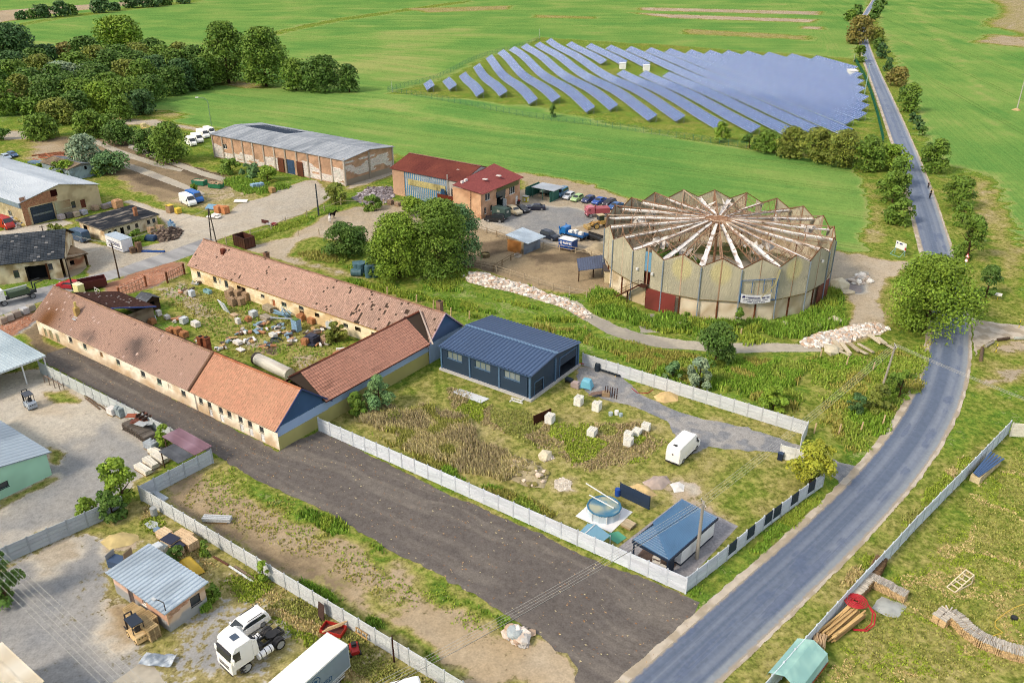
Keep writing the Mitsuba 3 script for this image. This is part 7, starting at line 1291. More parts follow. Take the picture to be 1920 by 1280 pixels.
h=thing('rusty_container','open rust-brown steel container behind the yard barn','container');a,c=(np.array(x)for x in Q("-144.5,101.3 -139.4,100.9"));ang=MM.atan2(*(c-a)[::-1]);R=rz(ang);at=np.array([*a,0.]);RU=stained(s2l(112,66,52)*.58,s2l(82,50,42)*.55,.9)
m=MB(RU)
for cx,cy,sx,sy in((2,0,4.2,.08),(2,2.4,4.2,.08),(-.1,1.2,.08,2.4),(4.1,1.2,.08,2.4)):m.box((cx,cy,1.25),(sx,sy,2.3))
m.box((2,1.2,.15),(4.2,2.4,.1));part(h,'walls',m.move(0,at,R),PLA);m=MB(RU)
for i in range(6):m.box((.0+i*.82,-.08,1.25),(.1,.1,2.3))
for i in range(4):m.box((4.2,.1+i*.74,1.25),(.1,.1,2.3))
part(h,'ribs',m.move(0,at,R),PLA,kind='stuff')
h=thing('maroon_skip','long maroon trailer body lying open behind the long barn','skip');a,c=(np.array(x)for x in Q("-146.6,68.7 -144.9,73"));ang=MM.atan2(*(c-a)[::-1]);R=rz(ang);at=np.array([*a,0.]);Lb=np.linalg.norm(c-a);m=MB(stained(s2l(122,48,50)*.58,s2l(96,40,40)*.55))
for cx,cy,sx,sy in((Lb/2,0,Lb,.08),(Lb/2,2.2,Lb,.08),(0,1.1,.08,2.2),(Lb,1.1,.08,2.2)):m.box((cx,cy,1.1),(sx,sy,1.5))
m.box((Lb/2,1.1,.4),(Lb,2.2,.1));part(h,'walls',m.move(0,at,R),PLA)
# ---------------------------------------------------------------- stacks, heaps and yard clutter
r_c=np.random.default_rng(77)
WOODC,PALLET=s2l(214,178,122)*.66,s2l(190,160,116)*.62
def rocks_mesh(n,pts,lo,hi,cols,flat=.7,seed=1,pile=None):
 r=np.random.default_rng(seed);base=trimesh.creation.icosahedron();bv,bf=np.array(base.vertices),np.array(base.faces)
 s=lo+(hi-lo)*r.random(n)**3;v=bv[None]*(1+.5*(r.random((n,12,1))-.5))*s[:,None,None]*np.stack([np.ones(n)*(1+.6*r.random(n)),np.ones(n),flat*(.6+.7*r.random(n))],1)[:,None]
 a=r.random(n)*6.28;c,q=np.cos(a),np.sin(a);v=np.stack([v[...,0]*c[:,None]-v[...,1]*q[:,None],v[...,0]*q[:,None]+v[...,1]*c[:,None],v[...,2]],-1)
 z=s*.25+(0 if pile is None else pile(pts));v+=np.c_[pts,z][:,None]
 m=MB();m.add(v.reshape(-1,3),(np.arange(n)[:,None,None]*12+bf[None]).reshape(-1,3));k=r.integers(0,len(cols),n);m.c[-1]=np.repeat(np.asarray(cols)[k]*(1+.3*(r.random((n,1))-.5)),12,axis=0)
 return m
def scatter(poly,n,seed=1):
 pg=(poly if isinstance(poly,Polygon)else Polygon(poly)).buffer(0);shapely.prepare(pg);r=np.random.default_rng(seed);x0,y0,x1,y1=pg.bounds;out=[]
 while sum(map(len,out))<n:
  p=np.c_[r.uniform(x0,x1,4*n+50),r.uniform(y0,y1,4*n+50)];out.append(p[shapely.contains_xy(pg,p[:,0],p[:,1])])
 return np.vstack(out)[:n]
RUB=[s2l(244,240,234)*.84,s2l(236,226,214)*.8,s2l(222,208,192)*.74,s2l(206,202,198)*.72,s2l(220,190,168)*.7]
def rubble(label,poly,n,lo=.10,hi=.5,cols=RUB,height=.6,seed=1,cat='rubble heap',name='rubble_heap'):
 pg=Polygon(poly).buffer(0);P=scatter(pg,n,seed);d=shapely.distance(pg.exterior,shapely.points(P));w=max(d.max(),.1);pile=lambda p:height*(d/w)**.8
 # the heap's body, with the loose pieces lying on it
 tv,tf=trimesh.creation.triangulate_polygon(pg.segmentize(.6),engine='earcut');k=thing(name,label,cat)
 g=scatter(pg,260,seed+9);from_=np.vstack([np.array(pg.segmentize(.7).exterior.coords)[:-1],g]);import scipy.spatial as sp
 tri=sp.Delaunay(from_).simplices;cc=from_[tri].mean(1);tri=tri[shapely.contains_xy(pg,cc[:,0],cc[:,1])];dz=shapely.distance(pg.exterior,shapely.points(from_));
 part(k,'heap',MB(stained(np.mean(cols,0),np.mean(cols,0)*.72,1.0,seed)).add(np.c_[from_,.03+height*(dz/w)**.8*.92],tri));part(k,'stones',rocks_mesh(n,P,lo,hi,cols,seed=seed,pile=pile),kind='stuff');return k
rubble('long bank of pale rubble curving through the grass left of the round hall',Q("-94.1,114.7 -94.2,117.3 -92.1,118.8 -88,118.3 -83.5,118.2 -79.9,118.2 -75.8,117.4 -72.2,117 -68.6,115.7 -65.5,114.3 -64.4,112.9 -65.3,112 -68.2,113.2 -72.4,113.9 -77.1,114.1 -82,114.3 -86.4,113.7 -91.2,113.4"),1500,.10,.42,height=.8,seed=2)
rubble('pale rubble heap spread below the big roadside tree',Q("-32.2,124 -31.1,128.7 -28.7,131.9 -27.1,135.6 -24.4,138.5 -21.9,137.7 -22.5,134.3 -25,131.1 -26.2,127.6 -28.2,124.6 -30.9,122.6"),1900,.07,.42,height=.5,seed=3)
rubble('small rubble heap with broken slabs beside the round hall corner',Q("-33.3,158.2 -31.5,160.5 -29.8,156.7 -31.2,153.8 -32.8,154.7"),120,.15,.7,height=.6,seed=4)
rubble('stony earth mound overgrown with dry weeds in the hall garden',Q("-53.2,67.8 -52.7,70.5 -50.2,71.7 -47.4,71.7 -45.1,70.5 -44.1,67.9 -46.1,66.9 -49,67.1 -51.6,67.3"),150,.06,.42,[s2l(240,226,204)*.78,s2l(170,160,110)*.6,s2l(150,146,90)*.56,s2l(206,186,150)*.66],.7,5)
rubble('white lime patch heap at the foot of the earth mound',Q("-44,70 -43.4,71 -42.2,71 -41.4,69.5 -42.2,68.4 -43.2,68.7"),200,.03,.12,[s2l(244,236,224)*.74,s2l(226,214,196)*.7],.2,6)
rubble('scattered pale brick rubble on the mound top',Q("-48.5,73.1 -47.6,74.4 -46.4,73.8 -47.1,72.4"),60,.06,.25,RUB,.2,7)
rubble('debris heap at the end of the sandy strip near the road',Q("-34.8,47 -33.8,48.3 -32.4,48.1 -31.7,46.6 -33.2,46.1"),130,.1,.6,RUB+[s2l(190,200,206)*.7],.6,8)
rubble('brick rubble on the red ground between the barns',Q("-143.4,73.4 -145.9,80.2 -145.1,86.4 -142.4,87.6 -139.2,81.2 -138.4,75.4"),500,.05,.18,[s2l(206,146,116)*.66,s2l(190,128,100)*.64,s2l(216,180,160)*.68],.12,9,cat='brick rubble',name='brick_rubble')
rubble('brick rubble behind the far gable of the long barn',Q("-143.5,52.8 -143.8,57.9 -142.1,58 -139.8,55.4 -139,51.5"),260,.05,.18,[s2l(206,146,116)*.66,s2l(190,128,100)*.64,s2l(216,180,160)*.68],.12,10,cat='brick rubble',name='brick_rubble')
rubble('heap of grey scrap brushwood below the brick warehouse',Q("-149.2,140.1 -152.7,149.4 -148.3,153.7 -141.6,147.7 -139.5,141.4 -143.1,137.8"),420,.10,.4,[s2l(176,168,176)*.62,s2l(130,118,120)*.58,s2l(206,200,206)*.68],1.0,11,cat='scrap heap',name='scrap_heap')
rubble('dark brushwood and scrap pile beside the box container',Q("-165,95.3 -165.1,100.7 -161.8,101.1 -157.8,97 -158.9,93.2"),320,.10,.4,[s2l(96,84,80)*.55,s2l(130,116,108)*.58,s2l(160,144,130)*.6],1.3,12,cat='scrap heap',name='scrap_heap')
rubble('heap of yellow and blue bags against the grey-roofed hall',Q("-202.6,81.8 -206,86.3 -202,86.1 -194.2,82.9 -193.9,80.4 -197.4,79.7"),90,.3,.9,[s2l(226,200,130)*.7,s2l(60,120,200)*.6,s2l(220,206,170)*.7,s2l(240,236,226)*.76],1.0,13,cat='bag heap',name='bag_heap')
def mound(label,poly,col,height,seed,cat='sand heap',name='sand_heap'):
 import scipy.spatial as sp
 pg=ragged(poly,.25,seed=seed);g=np.vstack([np.array(pg.segmentize(.4).exterior.coords)[:-1],scatter(pg,420,seed)]);tri=sp.Delaunay(g).simplices;c=g[tri].mean(1);tri=tri[shapely.contains_xy(pg,c[:,0],c[:,1])];d=shapely.distance(pg.exterior,shapely.points(g))
 z=.03+height*np.sin(np.clip(d/d.max(),0,1)*MM.pi/2)**1.2*(1+.3*(nz(np.c_[g,g[:,0]*0],1.2,seed)-.5));solid(name,MB(stained(col,np.asarray(col)*.85,1.2,seed,fine=.14)).add(np.c_[g,z],tri),'matte',label,cat,smooth=True)
mound('yellow sand heap beside the gravel drive and fence',Q("-43.4,95 -43.3,96.4 -42.1,97.6 -40.5,97.2 -40.1,95.7 -41.3,94 -42.6,94"),s2l(236,206,150)*.72,.7,1)
mound('low yellow sand heap in the lorry yard near the stacks',Q("-77.9,32 -78.2,33.3 -77.4,34.5 -75.7,35.1 -74.7,34.7 -74.9,33.5 -75.9,31.9"),s2l(226,206,150)*.70,.5,2);mound('pinkish grey gravel heap beside the white van',Q("-35.1,75.6 -34.7,77.6 -33.4,78.6 -32.3,77.6 -32.6,75.7 -34,74.9"),s2l(206,190,182)*.68,.7,3,'gravel heap','gravel_heap')
mound('yellow sand heap behind the dark fence panel',Q("-36.1,74 -35.6,75.2 -34.2,75.3 -32.6,74.4 -33.1,73.1 -34.6,73.3"),s2l(230,204,152)*.70,.6,4);mound('white gravel heap spread near the cabin roof',Q("-32.4,77.2 -31.7,78.3 -30.8,78 -30.3,76.8 -31.1,76"),s2l(244,244,242)*.8,.3,5,'gravel heap','gravel_heap')
mound('flat grey stone heap below the woodpile by the road fence',Q("-7.4,70.1 -7,72.3 -4.7,72.5 -4.9,70.1 -5.6,69.8"),s2l(196,202,200)*.68,.25,6,'stone heap','stone_heap');mound('sandy mound by the blue trailer at the round hall',Q("-82.9,141.5 -83.4,146.4 -81.1,146.7 -77.9,141.1 -79.7,139.1"),s2l(206,190,160)*.66,.7,7)
for i,(x,y,s)in enumerate([(1472,612,.9),(1533,612,.7),(1564,603,1.0),(1274,612,1.1),(1573,540,1.6),(1590,550,1.0),(1560,660,1.3),(1022,858,.9),(1282,615,.7)]):solid('boulder',rocks_mesh(1,np.array([(-484.12,243.92)])*0+np.array(Q("-36.3,128.6 -31.8,131.7 -30.2,135.2 -50.6,118.5 -33.9,150.7 -31.8,149.1 -27.1,123.6 -47.5,73.3 -49.8,118.3")[i]),s,s,[s2l(236,226,200)*.74],seed=i+30),'matte',['pale boulder in the weeds below the banner','pale boulder left of the rubble, in the weeds','pale boulder at the edge of the weeds by the rubble','flat white boulder below the red gate weeds','large pale boulder at the round hall corner','low pale boulder right of the large one','big boulder under the leaning slabs','pale boulder on the garden mound','small pale boulder by the path weeds'][i],'boulder')
# broken concrete slabs beside the path
for i,(x0,y0)in enumerate(Q("-27.7,124.3 -26.8,125.5 -25.5,125.1 -24.6,126.6 -23.4,125.7 -22.9,126.9 -25.6,123.7 -22.6,131.3 -21.6,131.1 -20.6,130.4")):
 solid('concrete_slab',MB(stained(s2l(226,214,190)*.72,s2l(196,182,156)*.68,1)).box((x0,y0,.35+.1*(i%3)),(2.6+r_c.random(),.5+.3*r_c.random(),.18),r_c.random()*1.0-1.0,tilt=rx(.3*(r_c.random()-.5))@ry(.25*(r_c.random()-.5))),'matte','broken pale concrete slab in the pile beside the path end','slab','broken slabs piled at the path end')
 # concrete block stacks in the hall garden
def block_stack(label,x,y,nx,ny,nzz,ang=.1):
 k=thing('block_stack',label,'block stack');m=MB();R=rz(ang)
 for l in range(nzz):
  for i in range(nx):
   for j in range(ny):
    if l==nzz-1 and r_c.random()<.06:continue
    c=np.array([(i-(nx-1)/2)*.52,(j-(ny-1)/2)*.30,.14+.25*l]);t=s2l(240,240,234)*.86*(1+.12*(r_c.random()-.5))
    for dx,dy,sx,sy in((0,.12,.5,.045),(0,-.12,.5,.045),(-.235,0,.035,.2),(.235,0,.035,.2),(0,0,.035,.2)):m.box(np.array([x,y,0])+R@(c+[dx,dy,0]),(sx,sy,.235),ang,col=t)
    m.box(np.array([x,y,0])+R@(c-[0,0,.09]),(.46,.22,.03),ang,col=t*.12)
 part(k,'blocks',m,kind='stuff')
for lab,p,n in[('block stack leaning against the brown steel plate',(-51.61,80.61),(2,4,5)),('farthest block stack, nearest the hall door',(-50.96,86.93),(2,4,5)),('block stack right of the farthest one, by the timber',(-48.17,87.14),(2,4,5)),('lone block stack in the middle of the garden',(-45.38,81.14),(2,4,4)),('front block stack of the group beside the drive, partly used',(-40.42,81.87),(2,4,4)),('second block stack of the group beside the drive',(-41.15,83.21),(2,3,4)),('third block stack of the group, low',(-40.73,84.76),(2,4,3)),('rear block stack of the group beside the drive',(-40.24,86.38),(2,3,4))]:block_stack(lab,*p,*n)
solid('steel_plate',MB(stained(s2l(110,72,54)*.55,s2l(80,54,44)*.5,1)).box((*(-52.58,80.26),.75),(.06,3.2,1.5),-.25),'matte','rust-brown steel plate standing beside a block stack','plate')
# pallets of bricks, bags and goods
def pallet_load(label,x,y,w=1.1,d=1.0,h=1.0,col=None,ang=.0,kind='bricks',name='brick_pallet',cat='brick pallet',group=None,top=None):
 k=thing(name,label,cat,group);R=rz(ang);m=MB(PALLET);at=(x,y,0)
 for yy in(-d/2+.06,0,d/2-.06):m.box((0,yy,.05),(w,.1,.09))
 for i in range(5):m.box((-w/2+.08+i*(w-.16)/4,0,.12),(.14,d,.025))
 part(k,'pallet',m.move(ang,at));col=s2l(206,150,112)*.66 if col is None else np.asarray(col);m=MB()
 if kind=='bricks':
  nx,ny,nzz=max(2,int(w/.27)),max(2,int(d/.25)),max(2,int(h/.22))
  for i in range(nx):
   for j in range(ny):
    for l in range(nzz):
     if 0<i<nx-1 and 0<j<ny-1 and l<nzz-1:continue
     if l==nzz-1 and r_c.random()<.10:continue
     m.box(((i+.5)*w/nx-w/2,(j+.5)*d/ny-d/2,.14+(l+.5)*h/nzz+.015*(r_c.random()-.5)),(w/nx-.02,d/ny-.02,h/nzz-.016),0,col=col*(1+.35*(r_c.random()-.5)))
  part(k,'bricks',m.move(ang,at),kind='stuff')
 elif kind=='boards':
  n=max(3,int(h/.13))
  for l in range(n):
   for j in range(max(2,int(d/.3))):m.box((.06*(r_c.random()-.5),(j+.5)*.3-d/2,.14+(l+.5)*h/n),(w+.1*(r_c.random()-.5),.27,h/n-.025),.03*(r_c.random()-.5),col=col*(1+.3*(r_c.random()-.5)))
  part(k,'boards',m.move(ang,at),kind='stuff')
 else:
  n=max(2,int(h/.3))
  for l in range(n):m.box((.04*(r_c.random()-.5),.04*(r_c.random()-.5),.14+(l+.5)*h/n),(w-.04-.05*(l%2),d-.04,h/n-.02),.05*(r_c.random()-.5),col=col*(1+.15*(r_c.random()-.5)))
  m.box((0,0,.15+h),(w*.8,d*.8,.05),0,col=col*.9);part(k,'load',m.move(ang,at))
 if top is not None:part(k,'cover',MB(top).box((0,0,h+.18),(w*1.02,d*1.02,.05)).move(ang,at),PLA)
 return k
BR,BR2,WH,GY=s2l(206,148,108)*.66,s2l(196,168,140)*.64,s2l(240,238,236)*.80,s2l(196,190,182)*.68
spec=[  # label, place, w, d, h, colour, kind, name, category
*[(f'brick pallet in the big block by the courtyard doorway, {a} row {b}',p,1.3,1.2,h,BR2,'bricks','brick_pallet','brick pallet')for a,b,p,h in[('front','left',(-118.88,81.10),1.3),('front','right',(-117.91,82.07),1.2),('middle','left',(-121.64,82.65),1.5),('middle','centre',(-120.39,83.54),1.5),('middle','right',(-118.73,84.11),1.4),('back','left',(-123.05,84.68),1.4),('back','right',(-121.37,85.25),1.4)]],
('red brick pallet by the chimney side of the long barn, left',(-117.39,67.74),1.2,1.1,1.0,BR,'bricks','brick_pallet','brick pallet'),('red brick pallet by the long barn, middle',(-116.10,68.16),1.2,1.1,1.2,BR,'bricks','brick_pallet','brick pallet'),('red brick pallet by the long barn, right',(-114.62,68.23),1.2,1.1,.9,BR,'bricks','brick_pallet','brick pallet'),('small orange brick stack beside the white goods',(-123.51,68.24),1.1,1.0,.8,BR,'bricks','brick_pallet','brick pallet'),
('brick pallet beside the blue box tower',(-96.32,77.81),1.1,1.1,1.0,BR,'bricks','brick_pallet','brick pallet'),('low brick stack right of the grey tarpaulin',(-94.68,80.39),1.4,1.2,.8,BR2,'bricks','brick_pallet','brick pallet'),('brick stack in front of the yard barn, left',(-104.07,83.82),1.3,1.2,1.0,BR,'bricks','brick_pallet','brick pallet'),('brick stack in front of the yard barn, right',(-101.61,83.97),1.3,1.2,.9,BR,'bricks','brick_pallet','brick pallet'),('reddish brick remains beside the water tank',(-111.14,78.29),1.0,.9,.7,BR,'bricks','brick_pallet','brick pallet'),
('orange wrapped brick pallet by the village yard, left',(-166.25,113.75),1.6,1.5,1.6,s2l(226,160,116)*.7,'bricks','brick_pallet','brick pallet'),('orange wrapped brick pallet by the village yard, right',(-164.67,114.35),1.6,1.5,1.6,s2l(226,156,110)*.7,'bricks','brick_pallet','brick pallet'),('pale brick pallet with yellow cover left of the vans',(-175.99,107.41),1.4,1.3,1.6,BR2,'bricks','brick_pallet','brick pallet'),('second pallet with yellow cover left of the vans',(-173.72,108.00),1.3,1.2,1.1,s2l(236,206,90)*.7,'load','brick_pallet','brick pallet'),('tall wrapped brick stack beside the grey hall gable',(-189.27,102.23),2.0,1.8,1.9,s2l(220,176,140)*.7,'bricks','brick_pallet','brick pallet'),
*[(f'wrapped paving pallet along the grey hall gable, {w} from the gate',p,1.4,1.3,1.0,c,'load','wrapped_pallet','wrapped pallet')for w,p,c in[('first',(-191.91,89.78),s2l(216,206,210)*.7),('second',(-191.66,91.42),s2l(130,124,126)*.62),('third',(-191.02,92.85),s2l(206,190,176)*.68),('fourth',(-191.16,94.75),s2l(196,200,220)*.7),('fifth',(-192.07,98.18),s2l(206,180,158)*.66),('sixth',(-191.39,100.22),s2l(186,176,180)*.66),('seventh',(-191.55,101.68),s2l(196,196,210)*.68)]],
*[(f'grey wrapped stone pallet on the verge by the village road, {w}',p,1.3,1.1,1.0,c,'load','stone_pallet','stone pallet')for w,p,c in[('leftmost',(-144.38,53.77),s2l(196,182,168)*.68),('second from left',(-144.67,55.15),s2l(206,198,190)*.7),('middle',(-145.04,56.49),s2l(190,178,168)*.66),('fourth',(-145.26,57.97),s2l(212,214,220)*.72),('rightmost',(-145.72,59.31),s2l(196,190,182)*.68)]],
('brick pallet stack beside the box container, tall',(-157.37,87.49),1.0,1.0,2.0,s2l(150,124,104)*.6,'bricks','brick_pallet','brick pallet'),('brick pallet stack beside the box container, low',(-157.88,86.36),1.0,1.0,1.1,s2l(140,118,100)*.58,'bricks','brick_pallet','brick pallet'),('brick stacks by the outhouse, left',(-166.00,95.96),1.6,1.2,1.2,BR2,'bricks','brick_pallet','brick pallet'),('brick stacks by the outhouse, right',(-165.66,97.98),1.6,1.2,1.2,BR2,'bricks','brick_pallet','brick pallet'),
('stacked roof boards at the lorry yard fence, rear left',(-72.75,36.52),1.5,1.2,.8,s2l(240,214,178)*.74,'boards','timber_stack','timber stack'),('stacked boards at the lorry yard fence, short pale one',(-71.72,36.61),1.2,.9,.6,s2l(240,206,160)*.7,'boards','timber_stack','timber stack'),('stacked boards at the lorry yard fence, rear right',(-70.48,37.27),1.9,1.5,1.0,s2l(236,206,168)*.72,'boards','timber_stack','timber stack'),('stacked boards at the lorry yard fence, front right',(-69.26,37.28),1.9,1.4,1.0,s2l(238,210,174)*.72,'boards','timber_stack','timber stack'),('stacked boards with dark cover at the lorry yard fence',(-70.67,35.96),1.7,1.3,1.1,s2l(236,208,172)*.72,'boards','timber_stack','timber stack'),('stacked boards in front of the dark covered stack',(-69.44,35.89),1.5,1.1,.9,s2l(238,212,176)*.72,'boards','timber_stack','timber stack'),
('wrapped white and blue pallet behind the workshop',(-70.81,35.34),1.3,1.2,.9,s2l(196,210,214)*.7,'load','wrapped_pallet','wrapped pallet'),('white box behind the workshop roof corner',(-70.85,34.47),1.1,1.0,1.2,s2l(226,236,244)*.78,'load','wrapped_pallet','wrapped pallet'),('small blue-grey box beside the timber stacks',(-74.30,36.64),.8,.6,.35,s2l(150,176,206)*.64,'load','small_crate','crate'),
('white washing machine row in the courtyard, left one',(-126.01,68.86),.8,.8,.9,WH,'load','white_appliance','appliance'),('white goods beside the annex, middle',(-124.52,69.11),.9,.7,.8,s2l(206,226,236)*.76,'load','white_appliance','appliance'),('white goods beside the annex, upper',(-125.47,70.85),.8,.8,.9,WH,'load','white_appliance','appliance'),('white goods beside the annex, right',(-123.17,70.86),1.0,.8,.6,WH,'load','white_appliance','appliance'),('white fridge lying near the red bricks',(-116.57,71.85),1.6,1.0,.8,WH,'load','white_appliance','appliance'),
('white cabinet in the grass at the courtyard gate',(-128.07,79.31),1.0,.9,1.1,s2l(220,232,244)*.78,'load','white_appliance','appliance'),('small pale box by the cabinet at the courtyard gate',(-129.51,79.21),.9,.8,.6,s2l(206,196,180)*.7,'load','small_crate','crate'),('white chest in the middle of the courtyard litter',(-102.74,76.62),1.4,.9,.6,s2l(230,232,230)*.78,'load','white_appliance','appliance'),('white sink unit in the courtyard grass',(-111.67,76.61),.9,.7,.9,WH,'load','white_appliance','appliance'),('pale box stack by the yard barn wall',(-97.55,84.27),1.2,1.0,1.2,s2l(214,222,224)*.74,'load','small_crate','crate'),('low grey plank stack before the yard barn',(-111.71,83.32),2.4,1.4,.8,s2l(196,184,160)*.66,'boards','timber_stack','timber stack'),
('grey plank stack with white pipe in the courtyard',(-108.97,80.36),2.0,1.2,.7,s2l(190,180,164)*.66,'boards','timber_stack','timber stack'),('flat pallet of slabs by the leaning panels',(-114.80,78.39),1.4,1.1,.25,s2l(226,200,170)*.7,'boards','timber_stack','timber stack'),('white slab pallet near the long barn ridge',(-103.12,70.45),1.4,1.0,.2,WH,'boards','timber_stack','timber stack'),('crumpled white sacks in the courtyard grass',(-105.34,71.67),1.5,1.0,.5,WH,'load','sack_pile','sacks'),
*[(f'long white slab stack in the stone yard by the shelter, {w}',p,2.6,1.0,.55,s2l(240,236,224)*.8,'boards','slab_stack','slab stack')for w,p in[('front',(-85.98,42.47)),('middle',(-86.46,43.81)),('rear',(-86.53,45.04)),('farthest',(-87.81,45.59))]],
('grey concrete block stack at the stone yard shelter',(-89.72,46.01),1.6,1.2,.9,s2l(190,200,210)*.68,'bricks','block_pile','block stack'),('grey kerb stone stack by the lane fence',(-100.37,48.43),1.6,1.3,1.3,s2l(176,190,196)*.66,'bricks','block_pile','block stack'),('white wrapped sacks beside the kerb stone stack',(-101.64,47.87),1.3,1.0,.9,WH,'load','sack_pile','sacks'),
('straw-coloured crate by the arena, left',(-137.85,142.03),1.4,1.2,1.0,s2l(176,150,130)*.62,'boards','wooden_crate','crate'),('straw-coloured crate by the arena, right',(-135.57,142.02),1.4,1.0,.8,s2l(190,166,144)*.64,'boards','wooden_crate','crate'),('tan pallet of wood beside the blue barrels of the yard',(-169.42,132.26),1.4,1.2,1.2,s2l(206,170,120)*.66,'boards','timber_stack','timber stack'),('small pallet pile beside the pool',(-32.62,67.47),1.3,1.2,.3,s2l(206,190,160)*.66,'boards','garden_pallet','pallet')]
for lab,p,w,d,h,c,kind,nm,cat in spec:pallet_load(lab,*p,w,d,h,c,.25*(r_c.random()-.5),kind,nm,cat,top=(s2l(50,56,84)*.55 if 'dark cover' in lab else s2l(240,206,60)*.7 if 'yellow cover' in lab else None))
# empty pallets stacked by the forklift
for i,(p,n)in enumerate([((-64.72,27.76),9),((-63.55,27.91),9),((-62.36,27.92),10),((-62.77,27.30),8),((-61.27,27.38),10)]):
 h=thing('pallet_stack',['rear','second','third','fourth','front'][i]+' stack of empty wooden pallets between forklift and workshop','pallet stack');p=np.array(p)
 for l in range(n):
  m=MB(stained(s2l(226,202,156)*.68*(1+.16*(r_c.random()-.5)),s2l(196,170,126)*.62,2));a=.04*(r_c.random()-.5);o=.06*(r_c.random(2)-.5)
  for j in range(6):m.box((p[0]+o[0]-.65+j*.26,p[1]+o[1],.145*l+.135),(.17,1.1,.022),a)
  for j in(-.48,0,.48):m.box((p[0]+o[0],p[1]+o[1]+j,.145*l+.07),(1.5,.10,.10),a)
  part(h,'pallet',m)
def drum(label,x,y,r=.3,h=.9,col=(.1,.2,.3),name='drum',cat='drum',group=None,lie=None):
 m=MB(col)
 for z0,z1,q in((0,.02,1),(.02,h*.32,.97),(h*.32,h*.36,1.02),(h*.36,h*.64,.97),(h*.64,h*.68,1.02),(h*.68,h,.97)):m.cyl((0,0,z0*1.0),r*q,(z1-z0),14)
 if lie is not None:m.move(0,(0,0,0),ry(MM.pi/2));m.move(lie,(x,y,r))
 else:m.move(0,(x,y,0))
 solid(name,m,PLA,label,cat,group)
for i,(p,l)in enumerate([((-111.46,104.48),None),((-110.67,104.70),None),((-108.72,104.73),None),((-107.99,105.57),None),((-110.68,105.72),None),((-111.79,103.24),.5),((-114.47,106.18),.9)]):drum('blue-green corrugated plastic drum behind the yard barn',*p,.75,2.3 if l is None else 2.0,s2l(84,124,140)*.6,'plastic_drum','drum','blue drums behind the yard barn',l)
for lab,p,c,r_,h_ in[('grey steel drum against the lorry yard fence',(-77.18,38.14),s2l(176,182,186)*.66,.38,1.1),('dark drum by the garden fence near the hall',(-53.86,97.02),s2l(44,60,76)*.55,.4,1.2),('grey bucket among the garden litter',(-45.91,87.01),s2l(186,200,206)*.7,.3,.45),('white canister among the garden litter',(-45.33,87.60),WH,.3,.6),('blue-grey canister among the garden litter',(-44.65,87.56),s2l(176,196,206)*.7,.26,.45),('blue barrel at the left end of the dark fence panel',(-36.35,71.76),s2l(36,90,190)*.6,.35,.9),('black round pot in the grass at right',(4.10,76.53),BLACK,.3,.25)]:drum(lab,*p,r_,h_,c)
for i,p in enumerate([(-176.48,132.09),(-176.09,132.98),(-175.70,133.86)]):
 h=thing('water_tank',f'pale blue caged water tank at the village yard edge, {["left", "middle", "right"][i]} one','water tank');part(h,'tank',MB(s2l(150,190,226)*.68).box((*p,.65),(1.2,1.2,1.1)),PLA)
 m=MB(s2l(206,212,220)*.7)
 for z in(.2,.6,1.0):
  for s in(-1,1):m.box((p[0],p[1]+s*.62,z),(1.26,.03,.05));m.box((p[0]+s*.62,p[1],z),(.03,1.26,.05))
 part(h,'cage',m,PLA,kind='stuff')
for lab,p in[('white caged water tank in the courtyard litter',(-111.82,79.96)),('white caged water tank beside the red bricks',(-119.28,71.49))]:
 h=thing('water_tank',lab,'water tank');part(h,'tank',MB(s2l(214,222,228)*.76).box((*p,.6),(1.1,1.1,1.0)),PLA);m=MB(s2l(150,160,170)*.66)
 for z in(.15,.5,.85,1.15):
  for s in(-1,1):m.box((p[0],p[1]+s*.57,z),(1.16,.03,.04));m.box((p[0]+s*.57,p[1],z),(.03,1.16,.04))
 part(h,'cage',m,PLA,kind='stuff')
def boxy(name,label,cat,items,mat=PLA,rot=0.0,at=(0,0,0)):
 m=MB()
 for c,s,col,*rt in items:m.box(c,s,rt[0]if rt else 0,col=col,tilt=rt[1]if len(rt)>1 else None)
 return solid(name,m.move(rot,at),mat,label,cat)
at=lambda p,z=0:(*p,z)
boxy('green_skip','green skip full of pale rubble, left one in the yard ruins','skip',[((0,0,.7),(3.6,.1,1.2),s2l(40,130,100)*.6),((0,1.8,.7),(3.6,.1,1.2),s2l(40,130,100)*.6),((-1.8,.9,.7),(.1,1.8,1.2),s2l(40,130,100)*.6),((1.8,.9,.7),(.1,1.8,1.2),s2l(40,130,100)*.6),((0,.9,.9),(3.5,1.7,.5),s2l(206,180,150)*.66)],at=at((-190.51,125.34)),rot=.3)
boxy('green_skip','green skip heaped with split wood, right one in the yard ruins','skip',[((0,0,.7),(3.6,.1,1.0),s2l(40,130,90)*.6),((0,1.8,.7),(3.6,.1,1.0),s2l(40,130,90)*.6),((-1.8,.9,.7),(.1,1.8,1.0),s2l(40,130,90)*.6),((1.8,.9,.7),(.1,1.8,1.0),s2l(40,130,90)*.6)]+[((r_c.uniform(-1.6,1.6),r_c.uniform(.2,1.6),1.1+.3*r_c.random()),(.6,.25,.25),s2l(214,186,150)*.68,r_c.random()*3)for _ in range(30)],at=at((-184.42,125.93)),rot=.3)
boxy('leaning_panels','two large white panels leaning on the brick pallets','panel',[((0,0,1.1),(1.5,.12,2.3),s2l(226,234,246)*.8,0,rx(.35)),((1.2,.1,1.0),(.9,.1,2.2),s2l(206,220,236)*.76,0,rx(.35))],at=at((-117.95,78.36)),rot=-.2)
boxy('box_tower','tower of light blue plastic boxes with grass on top','boxes',[((0,0,.3+i*.5),(1.3,1.0,.46),s2l(150,190,226)*.7)for i in range(4)]+[((0,0,2.12),(1.1,.85,.1),(.09,.16,.03))],at=at((-101.49,80.48)))
